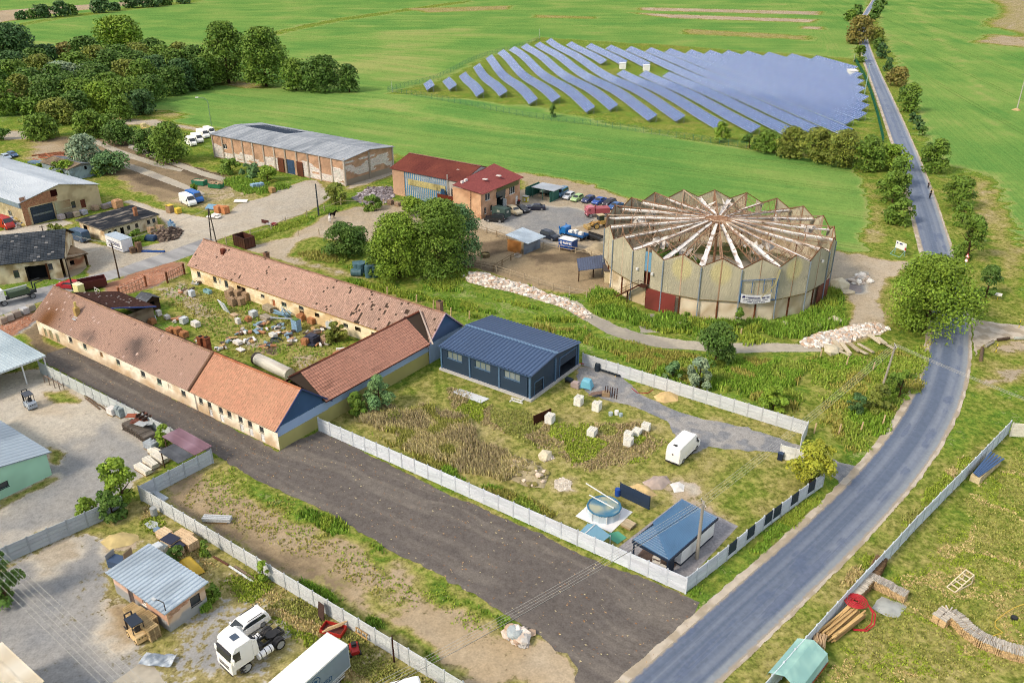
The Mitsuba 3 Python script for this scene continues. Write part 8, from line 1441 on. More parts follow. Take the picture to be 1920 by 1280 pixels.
boxy('tarpaulin_heap','dark slate tarpaulin draped over goods in the courtyard','tarpaulin',[((0,0,.6),(2.0,1.7,1.2),s2l(60,66,88)*.55),((0,0,1.25),(1.4,1.2,.3),s2l(70,76,98)*.55),((.2,-1.0,.2),(2.4,.7,.3),s2l(60,66,88)*.55)],at=at((-96.07,78.93)),rot=.1)
boxy('metal_profiles','heap of pale blue metal profiles before the yard barn','profiles',[((r_c.uniform(-.5,.5),r_c.uniform(-1,1),.2+.1*i),(3.4,.18,.12),s2l(140,180,210)*.68,r_c.uniform(-.7,.5))for i in range(9)],SHM,at=at((-107.90,83.27)))
boxy('white_beam','long grey metal beam lying over the courtyard litter','beam',[((0,0,.9),(5.0,.35,.12),s2l(190,204,220)*.72,.9,ry(.2))],SHM,at=at((-105.22,81.43)))
boxy('bathtub','pale blue tub by the yard barn wall','tub',[((0,.35,.35),(1.7,.06,.6),s2l(150,196,206)*.7),((0,-.35,.35),(1.7,.06,.6),s2l(150,196,206)*.7),((-.85,0,.35),(.06,.7,.6),s2l(150,196,206)*.7),((.85,0,.35),(.06,.7,.6),s2l(150,196,206)*.7),((0,0,.15),(1.7,.7,.1),s2l(120,150,150)*.6)],at=at((-127.26,82.02)))
for i,p in enumerate([(-132.78,83.48),(-131.07,79.63),(-105.99,76.79),(-103.35,77.91),(-99.24,77.16),(-98.38,82.67),(-104.52,73.43),(-107.33,71.44),(-121.23,71.70),(-108.84,87.32),(-105.32,79.80),(-101.76,78.78),(-101.18,73.91),(-108.18,74.74),(-98.23,80.78),(-93.87,79.07),(-111.20,68.71),(-106.19,68.74),(-89.79,79.19),(-108.29,78.22)]):
 boxy('junk_pile',f'small pile of boards and scrap in the courtyard grass, {["by the gate","by the gate left","mid","right of centre","near the wing","by the barn wall","by the track","left of the track","beside the white goods","behind the planks","beside the beam","below the blue boxes","at the track end","beside the sink","right of the box tower","by the tarpaulin","below the bricks","near the chimneys","at the wing corner","beside the tank"][i]}','junk pile',[((r_c.normal(0,.55),r_c.normal(0,.5),.12+.3*r_c.random()),(.4+1.0*r_c.random(),.2+.4*r_c.random(),.08+.25*r_c.random()),[WH,GY,BR,WOODC,s2l(120,96,80)*.58,s2l(150,180,200)*.66,s2l(90,80,74)*.5][r_c.integers(7)],r_c.random()*3)for _ in range(11)],at=at(p))
m=MB(BLACK*1 if not isinstance(BLACK,tuple)else BLACK)
for i in range(4):m.tube([(1.1*MM.cos(x)*(1-.1*i),.6*MM.sin(x)*(1-.1*i),.08+.12*i)for x in np.linspace(0,5.6,22)],.05,5,col=s2l(40,70,90)*.55)
solid('hose_coil',m.move(.3,at((-101.30,75.95))),PLA,'dark blue pipe coil in the courtyard grass','hose');m=MB(stained(s2l(222,220,214)*.78,s2l(190,184,172)*.7,1));a,c=np.array((-97.35,69.00)),np.array((-89.28,68.50));m.tube([(*a,.95),(*(a*.55+c*.45),.95),(*c,.95)],[.9,.95,.9],18);m.tube([(*(a+(a-c)*.02),.95),(*(a+(c-a)*.03),.95)],1.0,18,col=s2l(70,60,54)*.5)
solid('steel_tank',m,PLA,'long grey steel tank lying behind the orange roof','tank')
# small shelter with corrugated roof in the courtyard
h=thing('timber_hut','small dark timber hut with grey corrugated gable roof behind the long barn','hut');x,y=(-129.65,71.22);wd=stained(s2l(96,78,66)*.58,s2l(70,58,50)*.5,1.5)
wall(h,(x-1.4,y-.8),(x+1.4,y-.8),0,2.0,wd,cell=.5);wall(h,(x+1.4,y-.8),(x+1.4,y+1.8),0,2.0,wd,[(.8,.8,1.0,.7,'hole',(.03,.03,.03))],cell=.5);wall(h,(x+1.4,y+1.8),(x-1.4,y+1.8),0,2,wd,cell=1);gable(h,(x+1.4,y-.8),(x+1.4,y+1.8),2.0,2.7,wd)
for ya,yb in((y-1.1,y+.5),(y+2.1,y+.5)):xa,xb=(x-1.7,x+1.7)if ya<y else(x+1.7,x-1.7);ribbed(h,(xa,ya,1.95),(xb,ya,1.95),(xb,yb,2.8),(xa,yb,2.8),stained(s2l(120,126,136)*.6,s2l(96,100,108)*.56,1),period=.3,depth=.05,cut=.45)
# wood piles
def firewood(label,pts,h=1.2,w=.5,n_row=None,rad=.07,col=s2l(226,196,150)*.7,grey=s2l(206,200,190)*.72,seed=1,name='firewood_stack',rows=1,gap=.55):
 k=thing(name,label,'firewood');p=np.asarray(pts,float);s=np.r_[0,np.cumsum(np.linalg.norm(np.diff(p,axis=0),axis=1))];r=np.random.default_rng(seed);nn=int(s[-1]/(rad*1.9));nv=int(h/(rad*1.8));m,mt=MB(),MB();hx=np.arange(6)*MM.pi/3
 V,F,C,n0=[],[],[],0
 for rw in range(rows):
  for i in range(nn):
   t=(i+.5)/nn*s[-1];c=np.array([np.interp(t,s,p[:,0]),np.interp(t,s,p[:,1])]);q=np.array([np.interp(t+.2,s,p[:,0]),np.interp(t+.2,s,p[:,1])])-np.array([np.interp(t-.2,s,p[:,0]),np.interp(t-.2,s,p[:,1])]);q/=np.linalg.norm(q);nn_=np.array([-q[1],q[0]])
   top=int(nv*(.86+.14*meshkit.noise(np.array([t*.6,0,seed]),1)))
   for j in range(top):
    if 0<rw<rows-1 and j<top-1:continue
    rr_=rad*(.7+.5*r.random());z=.06+rad*1.75*(j+.5*(i%2)*.5);L=w*(.85+.3*r.random());cc=c+nn_*((rw-(rows-1)/2)*gap+.05*(r.random()-.5))+q*.02*(r.random()-.5);dq=nn_+q*.10*(r.random()-.5)*(2 if j>=top-1 else 1)
    ring=lambda o:np.stack([cc[0]+dq[0]*o+q[0]*rr_*np.cos(hx),cc[1]+dq[1]*o+q[1]*rr_*np.cos(hx),z+rr_*np.sin(hx)],1)
    V+=[ring(-L/2),ring(L/2)];F+=[[n0+a,n0+(a+1)%6,n0+6+(a+1)%6]for a in range(6)]+[[n0+a,n0+6+(a+1)%6,n0+6+a]for a in range(6)]+[[n0,n0+a+1,n0+a]for a in range(1,5)]+[[n0+6,n0+6+a,n0+6+a+1]for a in range(1,5)]
    C.append(np.tile((grey if j>=top-1 else col)*(1+.5*(r.random()-.5)),(12,1)));n0+=12
 m.add(np.vstack(V),np.array(F));m.c[-1]=np.vstack(C);part(k,'logs',m,kind='stuff');return k
firewood('long curved firewood stack with grey tops in the lawn at lower right',Q("-1.7,71.4 -1.2,73 -.1,72.5 0.8,71.7 2,71.2 3.5,71.1 4.9,71.3 6.6,71.9 8.3,72.7"),1.15,.62,rows=2,gap=.7,seed=3)
firewood('brown firewood stack against the road fence, farthest one',Q("-8.4,73.9 -8.3,77.3"),1.2,1.1,col=s2l(150,122,92)*.6,grey=s2l(140,116,92)*.6,seed=4,rows=1);firewood('grey-topped firewood row standing out from the road fence',Q("-8.7,73.5 -6.9,73.3 -4.9,73"),1.3,.5,rows=2,seed=5);firewood('grey firewood stack along the road fence, middle',Q("-9.1,69.9 -8.6,73"),1.3,1.1,seed=6,rows=1,col=s2l(186,156,116)*.64);firewood('split firewood heap above the green tarpaulin',Q("-10.6,62 -9.5,62.2"),1.4,1.5,seed=7,rows=1,col=s2l(224,190,150)*.7,grey=s2l(216,186,150)*.68)
firewood('grey firewood heap under roofing sheets in the stone yard',Q("-96.9,47.2 -94.2,47.2 -91.3,47"),1.2,1.6,rad=.07,col=s2l(130,120,112)*.58,grey=s2l(150,142,134)*.6,seed=8)
m=MB();a,c=np.array((-10.32,63.38)),np.array((-8.93,68.11))
for i in range(34):o=r_c.uniform(-.1,.9);t=r_c.uniform(-.08,.1);n_=np.array([-(c-a)[1],(c-a)[0]])/np.linalg.norm(c-a);m.bar((*(a+(c-a)*t-n_*o*1.5),.2+.9*r_c.random()),(*(c+(c-a)*t-n_*(o+.1*r_c.random())*1.5),.3+.9*r_c.random()),.16,.05,col=s2l(226,190,134)*.68*(1+.5*(r_c.random()-.5)))
k=thing('board_pile','pile of long pale boards along the road fence','boards');part(k,'boards',m,kind='stuff')
for i in range(5):pass
m=MB(s2l(206,44,56)*.6)
for i in range(5):m.tube([((.28+.2*i)*MM.cos(x),(.28+.2*i)*MM.sin(x)*.9,1.35+.05*MM.sin(3*x+i))for x in np.linspace(0,2*MM.pi,30)],.07,6)
for o in(0,.25):m.tube([(1.0,.3,1.3),(1.7+o,-.3,1.0),(1.9+o,-1.2,.5),(1.5+o,-2.0,.15),(.6+o*.3,-2.5-o*.3,.1)],.07,6)
solid('red_hose',m.move(0,at((-8.67,68.64))),PLA,'red hose coiled on the woodpile by the road fence','hose')
h=thing('tarpaulin_shelter','pale turquoise tarpaulin shelter at the road fence, cut by the bottom edge','shelter');ca,cb=np.array((-10.22,60.26)),np.array((-10.89,55.44));d=(cb-ca)/np.linalg.norm(cb-ca);n_=np.array([-d[1],d[0]]);TQ=stained(s2l(176,222,212)*.74,s2l(150,200,196)*.7,.8);m=MB(TQ)
P3=lambda t,o,z:np.array([*(ca+d*t+n_*o),z+.06*MM.sin(t*3+o)])
prof=[(-1.6,.9),(-1.4,1.7),(0,2.4),(1.4,1.7),(1.6,.9)]
for(o0,z0),(o1,z1)in zip(prof,prof[1:]):m.quad(P3(0,o0,z0),P3(5.5,o0,z0),P3(5.5,o1,z1),P3(0,o1,z1),nx=10,ny=3)
part(h,'tarpaulin',m,PLA);part(h,'end_flap',MB(TQ).add([P3(0.02,o,z)for o,z in prof],[[0,1,2],[0,2,4],[2,3,4]]),PLA);part(h,'frame_pipe',MB(s2l(150,84,60)*.6).tube([P3(.2,1.66,.95),P3(5.4,1.66,.95)],.05,6))
k=thing('block_hutch','cream block store with loose blue metal sheets on top against the road fence','store');x,y=(-2.40,100.41);q=np.array((-2.90,98.46)),np.array((-1.48,104.51));d=q[1]-q[0];L=np.linalg.norm(d);ang=MM.atan2(d[1],d[0]);c=(q[0]+q[1])/2
for i in range(7):part(k,'stone_block',MB(stained(s2l(236,220,180)*.74,s2l(210,190,150)*.68,1.2)).box((*(q[0]+d*(i+.5)/7),.45),(L/7-.03,1.1,.9),ang))
for i in range(5):part(k,'blue_sheet',MB(s2l(64,100,150)*.62).box((*(c+.25*np.array([-d[1],d[0]])/L*(i-2)),1.05+.05*i),(L*1.02,.24,.04),ang+.04*(i-2)),SHM)
# pool, shade, dark fence panel, frame, etc. in the garden
h=thing('garden_pool','round above-ground pool with blue cover and white skirt','pool');x,y=-35.9,67.75;part(h,'liner_mat',MB(s2l(240,242,246)*.8).prism([(x-2.4,y-2.2),(x+2.3,y-2.4),(x+2.5,y+2.2),(x-2.2,y+2.4)],.02,.05),PLA)
m=MB(s2l(206,222,236)*.76);n=14;a=np.arange(n+1)*2*MM.pi/n
for i in range(n):m.quad((x+1.85*MM.cos(a[i]),y+1.85*MM.sin(a[i]),.05),(x+1.85*MM.cos(a[i+1]),y+1.85*MM.sin(a[i+1]),.05),(x+1.85*MM.cos(a[i+1]),y+1.85*MM.sin(a[i+1]),1.1),(x+1.85*MM.cos(a[i]),y+1.85*MM.sin(a[i]),1.1))
part(h,'wall',m,PLA);m=MB(s2l(64,130,170)*.62);m.tube([(x+1.88*MM.cos(t),y+1.88*MM.sin(t),1.12)for t in a],.10,6);part(h,'rim',m,PLA)
m=MB(stained(s2l(76,136,170)*.62,s2l(206,206,170)*.66,.9,3,.8));m.add(np.vstack([[x,y,1.02]]+[np.c_[x+q*1.8*np.cos(a[:-1]),y+q*1.8*np.sin(a[:-1]),np.full(n,1.02+.06*q)]for q in(.35,.7,1)]),[[0,1+i,1+(i+1)%n]for i in range(n)]+[[1+k_*n+i,1+(k_+1)*n+i,1+(k_+1)*n+(i+1)%n]for k_ in(0,1)for i in range(n)]+[[1+k_*n+i,1+(k_+1)*n+(i+1)%n,1+k_*n+(i+1)%n]for k_ in(0,1)for i in range(n)]);part(h,'cover',m,PLA)
for i in range(0,n,2):part(h,'leg',MB(s2l(226,230,234)*.78).bar((x+1.95*MM.cos(a[i]),y+1.95*MM.sin(a[i]),0),(x+1.95*MM.cos(a[i]),y+1.95*MM.sin(a[i]),1.1),.09),PLA)
for i,(p,q)in enumerate([((-38.26,68.41),(-34.76,67.91)),((-39.72,70.12),(-34.79,68.95))]):boxy('white_pole',f'white pole lying across the pool, {["front", "rear"][i]} one','pole',[])if 0 else solid('white_pole',MB(s2l(236,238,236)*.8).bar((p[0],p[1],1.25),(q[0],q[1],1.25),.1),PLA,f'white pole lying across the pool, {["front", "rear"][i]} one','pole')
h=thing('poly_shelter','small shelter with pale blue pitched plastic roof by the fence','shelter');r0,r1=Q("-34.6,63.6 -34.7,61.6");e0=Q("-32.6,63.3 -32.8,61.6 -35.6,63.6 -35.6,61.9");bp=s2l(128,178,204)*.68
part(h,'roof_panel',MB(bp).add([(*e0[1],1.5),(*e0[0],1.5),(*r0,1.9),(*r1,1.9)],[[0,1,2,3]]).add([(*e0[1],1.46),(*e0[0],1.46),(*r0,1.86),(*r1,1.86)],[[3,2,1,0]]),PLA);part(h,'roof_panel',MB(bp).add([(*e0[2],1.5),(*e0[3],1.5),(*r1,1.9),(*r0,1.9)],[[0,1,2,3]]).add([(*e0[2],1.46),(*e0[3],1.46),(*r1,1.86),(*r0,1.86)],[[3,2,1,0]]),PLA)
m=MB(s2l(232,236,238)*.78);m.bar((*r0,1.93),(*r1,1.93),.08)
for q in e0:m.bar((*q,0),(*q,1.5),.07)
part(h,'frame',m,PLA);solid('green_mat',MB(s2l(110,190,160)*.66).prism(Q("-33.8,65 -33.1,66 -31.8,65.6 -32.1,64.1 -33.5,64.4"),.03,.07),'matte','turquoise-green mat on the ground beside the pool','mat')
p,q=Q("-36.1,71.8 -32.1,71.4");k=thing('dark_fence_panel','dark blue fence panel standing alone behind the pool','fence panel')
for i in range(4):part(k,'slat',MB(s2l(46,66,96)*.6).box(((p[0]+q[0])/2,(p[1]+q[1])/2,.25+.46*i),(MM.dist(p,q),.05,.44),MM.atan2(q[1]-p[1],q[0]-p[0])),PLA)
for i in range(3):t=i/2;part(k,'post',MB(s2l(40,58,84)*.6).bar((p[0]+(q[0]-p[0])*t,p[1]+(q[1]-p[1])*t+.05,0),(p[0]+(q[0]-p[0])*t,p[1]+(q[1]-p[1])*t+.05,1.9),.09),PLA)
for lab,x0,col,dim in[('two grey roof sheets lying in the grass before the steel hall',Q("-67.7,79.3 -67.2,80.7 -62,80.9 -62.2,79.2"),s2l(226,232,238)*.76,.12),('grey corrugated sheets leaning at the panel fence corner',Q("-81.5,40.5 -81.2,40.9 -78.6,40.9 -78.5,40"),s2l(206,216,226)*.72,.25),('light grey stone slab beside the timber stacks',Q("-76.6,36.5 -76.7,37.3 -75.6,37.6 -74.9,37 -75.4,36.4"),s2l(206,214,220)*.7,.15)]:
 m=MB(stained(col,col*.82,1));m.prism(x0,.06,dim);solid('sheet_pile',m,SHM,lab,'sheets')
boxy('steel_profiles','bundle of grey steel channels lying on the sandy strip','profiles',[((0,y_,.3+z_),(3.2,.18,.2),s2l(206,212,218)*.72)for y_ in(-.3,0,.3)for z_ in(0,.25)]+[((0,0,.1),(2.4,.8,.12),PALLET*.6)],SHM,.55,at((-70.49,41.61)))
h=thing('yellow_sheeting','yellow tarpaulin over goods behind the workshop','tarpaulin');x,y=(-66.23,35.13);g=np.meshgrid(np.linspace(-1.6,1.6,15),np.linspace(-.8,.8,9),indexing='ij');zz=.8*np.clip(1.15-(np.abs(g[0])/1.6)**4,0,1)*np.clip(1.1-(np.abs(g[1])/.8)**4,0,1)+.12*nz(np.c_[g[0].ravel(),g[1].ravel(),g[0].ravel()*0],2.2,3).reshape(15,9);part(h,'sheet',MB(s2l(240,200,70)*.68).add(np.c_[g[0].ravel(),g[1].ravel(),zz.ravel()],gridf(15,9)).move(-.15,at((x,y))),PLA)
h=thing('silver_tarpaulin','crumpled silver tarpaulin on the gravel','tarpaulin');g=np.meshgrid(np.linspace(-1.5,1.5,22),np.linspace(-.7,.7,12),indexing='ij');zz=.05+.55*nz(np.c_[g[0].ravel(),g[1].ravel(),g[0].ravel()*0],1.8,4).reshape(22,12);part(h,'sheet',MB(stained(s2l(206,216,226)*.74,s2l(150,164,180)*.66,2)).add(np.c_[g[0].ravel(),g[1].ravel(),zz.ravel()],gridf(22,12)).move(.5,at((-58.06,25.92))),SHM)
boxy('cage_trolley','blue-grey box with wire frames behind the workshop','box',[((0,0,.5),(1.5,1.2,.9),s2l(76,100,136)*.6),((-.9,.1,.8),(.05,1.2,1.4),s2l(170,176,180)*.66),((.9,.7,.9),(.05,1.2,1.6),s2l(170,150,130)*.64)],at=at((-72.82,31.04)),rot=.3)
boxy('rusty_door','rust-brown metal door leaning on the lorry yard fence','door',[((0,0,.95),(.9,.06,1.9),s2l(92,70,66)*.55,-.1,rx(-.15))],at=at((-49.89,38.14)))
boxy('red_trailer','small red garden trailer loaded with planks at the fence','trailer',[((0,.6,.5),(2.2,.06,.4),s2l(196,50,40)*.6),((0,-.6,.5),(2.2,.06,.4),s2l(196,50,40)*.6),((1.1,0,.5),(.06,1.2,.4),s2l(196,50,40)*.6),((-1.1,0,.5),(.06,1.2,.4),s2l(196,50,40)*.6),((0,0,.32),(2.2,1.2,.06),s2l(120,60,50)*.5)]+[((.1*i,-.2+.16*i,.75+.05*i),(1.9,.16,.05),s2l(220,190,146)*.68,.8)for i in range(4)],at=at((-47.67,37.55)),rot=.3)
boxy('ride_on_mower','red ride-on mower parked at the lorry yard fence','mower',[((0,0,.45),(1.3,.8,.3),s2l(190,40,40)*.6),((.45,0,.65),(.6,.6,.3),s2l(196,46,40)*.6),((-.2,0,.8),(.4,.45,.35),BLACK),((.2,0,.9),(.06,.4,.06),BLACK)]+[((x_,y_,.22),(.4,.2,.42),TYRE)for x_ in(-.5,.5)for y_ in(-.42,.42)],at=at((-44.39,37.02)),rot=-.6)
boxy('plank_pallet','wooden frame board leaning on the lorry yard fence','board',[((0,0,.5),(1.6,.06,.12),WOODC,0,rx(-.2)),((0,.12,.95),(1.6,.06,.12),WOODC),((-.7,.05,.7),(.12,.06,.8),WOODC),((0,.05,.7),(.12,.06,.8),WOODC),((.7,.05,.7),(.12,.06,.8),WOODC)],at=at((-44.97,38.49)),rot=-.05)
for i,(p,q)in enumerate([((-65.86,37.61),(-63.48,37.68)),((-63.25,37.64),(-59.25,37.57)),((-62.80,37.96),(-59.11,37.86))]):solid('long_profile',MB([s2l(120,76,58)*.55,s2l(226,232,236)*.76,s2l(150,130,112)*.6][i]).bar((*p,.12),(*q,.12),.2,.1),PLA,['rusty bar','long white profile','brown plank'][i]+' lying along the lorry yard fence','bar')
boxy('dark_pipes','bundle of black pipes on blocks along the garden fence','pipes',[((0,y_,.3),(4.4,.22,.2),s2l(40,52,66)*.5)for y_ in(-.25,0,.25)]+[((x_,0,.1),(.2,.8,.2),WOODC)for x_ in(-1.5,1.5)],at=at((-52.22,97.36)),rot=-.02)
h=thing('blue_cover','light blue tarpaulin over goods beside the hall door','tarpaulin');x,y=(-52.48,91.61);g=np.meshgrid(np.linspace(-.9,.9,11),np.linspace(-.7,.7,9),indexing='ij');zz=1.4*np.clip(1.1-(np.abs(g[0])/.9)**4,0,1)*np.clip(1.1-(np.abs(g[1])/.7)**4,0,1)+.15*nz(np.c_[g[0].ravel(),g[1].ravel(),g[0].ravel()*0],2,3).reshape(11,9);part(h,'sheet',MB(s2l(120,196,226)*.7).add(np.c_[g[0].ravel(),g[1].ravel(),zz.ravel()],gridf(11,9)).move(.2,at((x,y))),PLA)
for i in range(6):a=np.array((-49.18,91.11))*(1-i/5)+np.array((-47.38,91.28))*i/5;solid('rebar_post',MB(stained(s2l(110,72,60)*.52,s2l(80,56,48)*.48,2)).bar((*a,0),(a[0]+.05,a[1],1.6+.15*(i%2)),.09).bar((a[0]-.1,a[1],.5),(a[0]+.1,a[1],.5),.06),'matte','rusty spindle post standing in the row by the drive','post','row of rusty posts by the drive')
boxy('timber_offcuts','grey planks on trestles beside the row of rusty posts','timber',[((0,-.5+.25*i,.5+.05*(i%2)),(2.6,.2,.06),s2l(150,124,112)*.6,.9)for i in range(5)]+[((.9,.6,.35),(1.1,.8,.6),s2l(176,150,120)*.62,.4)],at=at((-49.93,90.59)))
boxy('wheelbarrow','dark table beside the hall opening','table',[((0,0,.55),(1.1,.7,.3),s2l(44,60,76)*.55),((0,0,.2),(.8,.5,.06),BLACK),((-.45,0,.3),(.06,.6,.6),BLACK),((.45,0,.3),(.06,.6,.6),BLACK)],at=at((-55.39,91.49)));boxy('tarp_bundle','pinkish covered bundle beside the light blue cover','bundle',[((0,0,.4),(1.3,.9,.7),s2l(186,170,170)*.64),((0,0,.8),(.9,.6,.25),s2l(196,178,178)*.66)],at=at((-53.82,90.86)))
solid('white_frame',MB(s2l(236,238,234)*.76).box((*(-58.28,82.47),.1),(1.7,.15,.15),.1).box((*(-58.83,82.99),.1),(1.7,.15,.15),.1).box((*(-59.21,82.36),.1),(.15,.9,.15),.1).box((*(-57.90,83.10),.1),(.15,.9,.15),.1),'matte','white rectangular frame lying at the hall corner','frame')
h=thing('rabbit_run','white wooden lattice frame standing on the lawn at lower right','frame');m=MB(s2l(240,226,196)*.76);q=[np.array((-0.82,76.61)),np.array((0.53,77.75))];q0=np.array((-1.17,77.00));d1=np.array((0.01,79.50))-q0;
for a,c in(((0,0,.1),(2.6,0,1.2)),((0,.9,.1),(2.6,.9,1.2)),((0,0,.1),(2.6,0,.1)),((0,.9,.1),(2.6,.9,.1)),((2.6,0,.1),(2.6,0,1.2)),((2.6,.9,.1),(2.6,.9,1.2))):m.bar(a,c,.09)
for i in range(6):m.bar((2.6*i/5,0,.1+1.1*i/5),(2.6*i/5,.9,.1+1.1*i/5),.09)
part(h,'frame',m.move(MM.atan2(d1[1],d1[0]),at(q0)))
m=MB(s2l(236,206,90)*.68);m.tube([(*p,.06)for p in Q("2.4,72.2 3,73.2 3.5,73.9 2.8,74.3 2.7,75.1 3.3,76.8 3.9,78.1 4.6,79.2 5.9,80.4")],.045,6);solid('yellow_hose',m,PLA,'yellow garden hose across the lawn at lower right','hose')
m=MB(s2l(196,60,66)*.6);m.tube([(*p,.06)for p in Q("-47.1,95.2 -45.8,94.5 -44.5,95.3 -44.4,96.6")],.05,6);solid('pink_hose',m,PLA,'pinkish hose curved on the grass beside the fence','hose');m=MB(s2l(206,50,60)*.6);m.tube([(*p,.3)for p in Q("-57.2,96.1 -56.8,97.2 -55.6,97.5 -54.6,97.5")],.09,6);solid('drain_hose',m,PLA,'red hose from the hall corner to the garden fence','hose')
# roofing and scrap on the firewood heap of the stone yard, sawhorses, planks
boxy('roofing_scrap','rust-red metal sheets and gate frames on the stone yard firewood heap','scrap',[((r_c.uniform(-2.2,2.2),r_c.uniform(-.8,.8),1.35+.12*i/4),(1.6,1.0,.05),[s2l(176,92,60)*.6,s2l(130,72,52)*.56,s2l(190,196,200)*.68][i%3],r_c.random())for i in range(12)]+[((x_,.2,1.8),(.06,1.3,.9),s2l(110,88,78)*.56,0,ry(.5))for x_ in(-.4,.4,1.1)],at=at((-95.07,48.17)),rot=-.05)
for i,p in enumerate([(-117.40,47.41),(-114.62,47.43)]):boxy('sawhorse',f'timber sawhorse by the lane fence in the stone yard, {["left", "right"][i]} one','sawhorse',[((0,0,.95),(2.0,.14,.12),s2l(150,130,116)*.6)]+[((x_,y_,.48),(.1,.08,1.0),s2l(130,112,100)*.58)for x_ in(-.7,.7)for y_ in(-.3,.3)],at=at(p))
for i in range(7):a=np.array((-111.17,48.53))+[r_c.normal(0,.8),r_c.normal(0,.5)];solid('old_plank',MB(s2l(136,116,100)*.58*(1+.3*(r_c.random()-.5))).bar((a[0]+i*1.0,a[1]+.2,.1+.05*(i%3)),(a[0]+4.5+i*1.0,a[1]-.5+.3*r_c.random(),.1),.2,.07),'matte','weathered plank lying along the lane fence in the stone yard','plank','planks along the lane fence')
for i in range(16):
 a=np.array((-254.18,120.25))+[r_c.normal(0,5),r_c.normal(0,2.2)];w=r_c.uniform(-.3,.3)if i%3 else 1.2;solid('timber_beam',MB(s2l(196,130,100)*.6*(1+.3*(r_c.random()-.5))).bar((a[0],a[1],.2),(a[0]+8*MM.cos(w),a[1]+8*MM.sin(w),.25),.35,.25),'matte','reddish timber beam lying behind the grey-roofed hall','beam','timber beams behind the grey hall')
boxy('blue_sheeting','blue plastic sheeting spread by the timber beams','sheeting',[((0,0,.3),(5,2.2,.5),s2l(110,140,170)*.62),((1.2,.3,.6),(2.5,1.4,.3),s2l(120,150,176)*.62)],at=at((-248.53,113.37)),rot=.2);boxy('blue_beam','blue steel beam and yellow profiles lying by the box container','profiles',[((0,0,.2),(7.5,.5,.35),s2l(50,90,170)*.6),((.2,.8,.15),(6.0,.4,.2),s2l(226,206,130)*.68),((-2.8,.1,.4),(1.6,.9,.5),s2l(50,84,150)*.6)],at=at((-156.11,88.38)),rot=.55)
boxy('blue_scoop','dark blue bucket attachment by the outhouse brushwood','bucket',[((0,0,.5),(2.4,1.6,.7),s2l(50,80,120)*.58),((0,.2,.95),(2.0,1.0,.2),s2l(60,90,130)*.58)],at=at((-162.06,93.13)),rot=.4);boxy('cement_mixer','pale blue machine in the weeds beside the felt roof outhouse','machine',[((0,0,.9),(1.2,.8,1.2),s2l(130,170,210)*.64),((.9,0,.6),(.7,.6,1.0),s2l(150,186,216)*.66),((0,0,1.7),(.3,.3,.5),s2l(120,160,200)*.62)],at=at((-165.68,100.67)))
boxy('sheet_stack','white sheets and sacks piled at the corner of the village yard','sheets',[((r_c.normal(0,.8),r_c.normal(0,.6),.2+.12*i),(1.8,1.1,.12),WH,r_c.random())for i in range(6)],at=at((-164.07,110.79)));boxy('lying_sign','blue board lying beside the orange pallets','board',[((0,0,.6),(2.6,1.8,.1),s2l(130,176,210)*.66,.3,rx(.4))],at=at((-170.18,114.58)));boxy('white_gate_leaf','white panel lying at the edge of the village yard','panel',[((0,0,.35),(3.2,1.4,.12),WH,.6,rx(.2))],at=at((-169.10,122.27)))
boxy('farm_bench','old red cart with maroon board by the arena fence','cart',[((0,0,.7),(2.0,.2,.8),s2l(96,50,48)*.55),((1.4,0,.4),(1.6,1.0,.3),s2l(190,190,196)*.68),((2.6,.1,.5),(1.2,.8,.5),s2l(150,50,56)*.58)],at=at((-150.29,114.26)),rot=.15);boxy('hay_feeder','round wooden hay feeder in the paddock','feeder',[((.9*MM.cos(a_),.9*MM.sin(a_),.4),(.08,.56,.7),s2l(130,116,84)*.58,a_)for a_ in np.arange(10)*.628]+[((0,0,.3),(1.3,1.3,.4),s2l(176,156,100)*.62)],at=at((-97.24,126.36)));boxy('tyre_feeder','white tub with straw beside the horse shelter','tub',[((.7*MM.cos(a_),.7*MM.sin(a_),.25),(.1,.5,.45),s2l(206,200,190)*.7,a_)for a_ in np.arange(9)*.7],at=at((-91.84,130.16)))
boxy('play_house','yellow plastic playhouse by the brick house','playhouse',[((0,0,.6),(1.2,1.0,1.2),s2l(226,214,70)*.66),((0,0,1.35),(1.4,1.2,.15),s2l(200,200,190)*.7),((.62,0,.6),(.04,.5,.7),s2l(240,244,240)*.8),((0,-.52,.6),(.5,.04,.7),s2l(240,244,240)*.8)],at=at((-112.37,162.62)));boxy('bulky_table','dark table piled with wood and toys at the house wall','table',[((0,0,.7),(3.2,1.2,.12),BLACK),((-1.2,0,.35),(.1,1,.7),BLACK),((1.2,0,.35),(.1,1,.7),BLACK)]+[((r_c.uniform(-1.4,1.4),r_c.uniform(-.4,.4),.95),(.5,.3,.3),[WOODC,s2l(190,50,60)*.6,s2l(226,226,220)*.76][i%3],r_c.random()*2)for i in range(10)],at=at((-113.83,159.96)));boxy('green_cover','dark green covered heap at the house entrance','tarpaulin',[((0,0,.7),(1.6,1.2,1.4),s2l(44,100,60)*.56),((0,0,1.5),(1.0,.8,.3),s2l(50,110,66)*.56)],at=at((-114.39,157.42)))
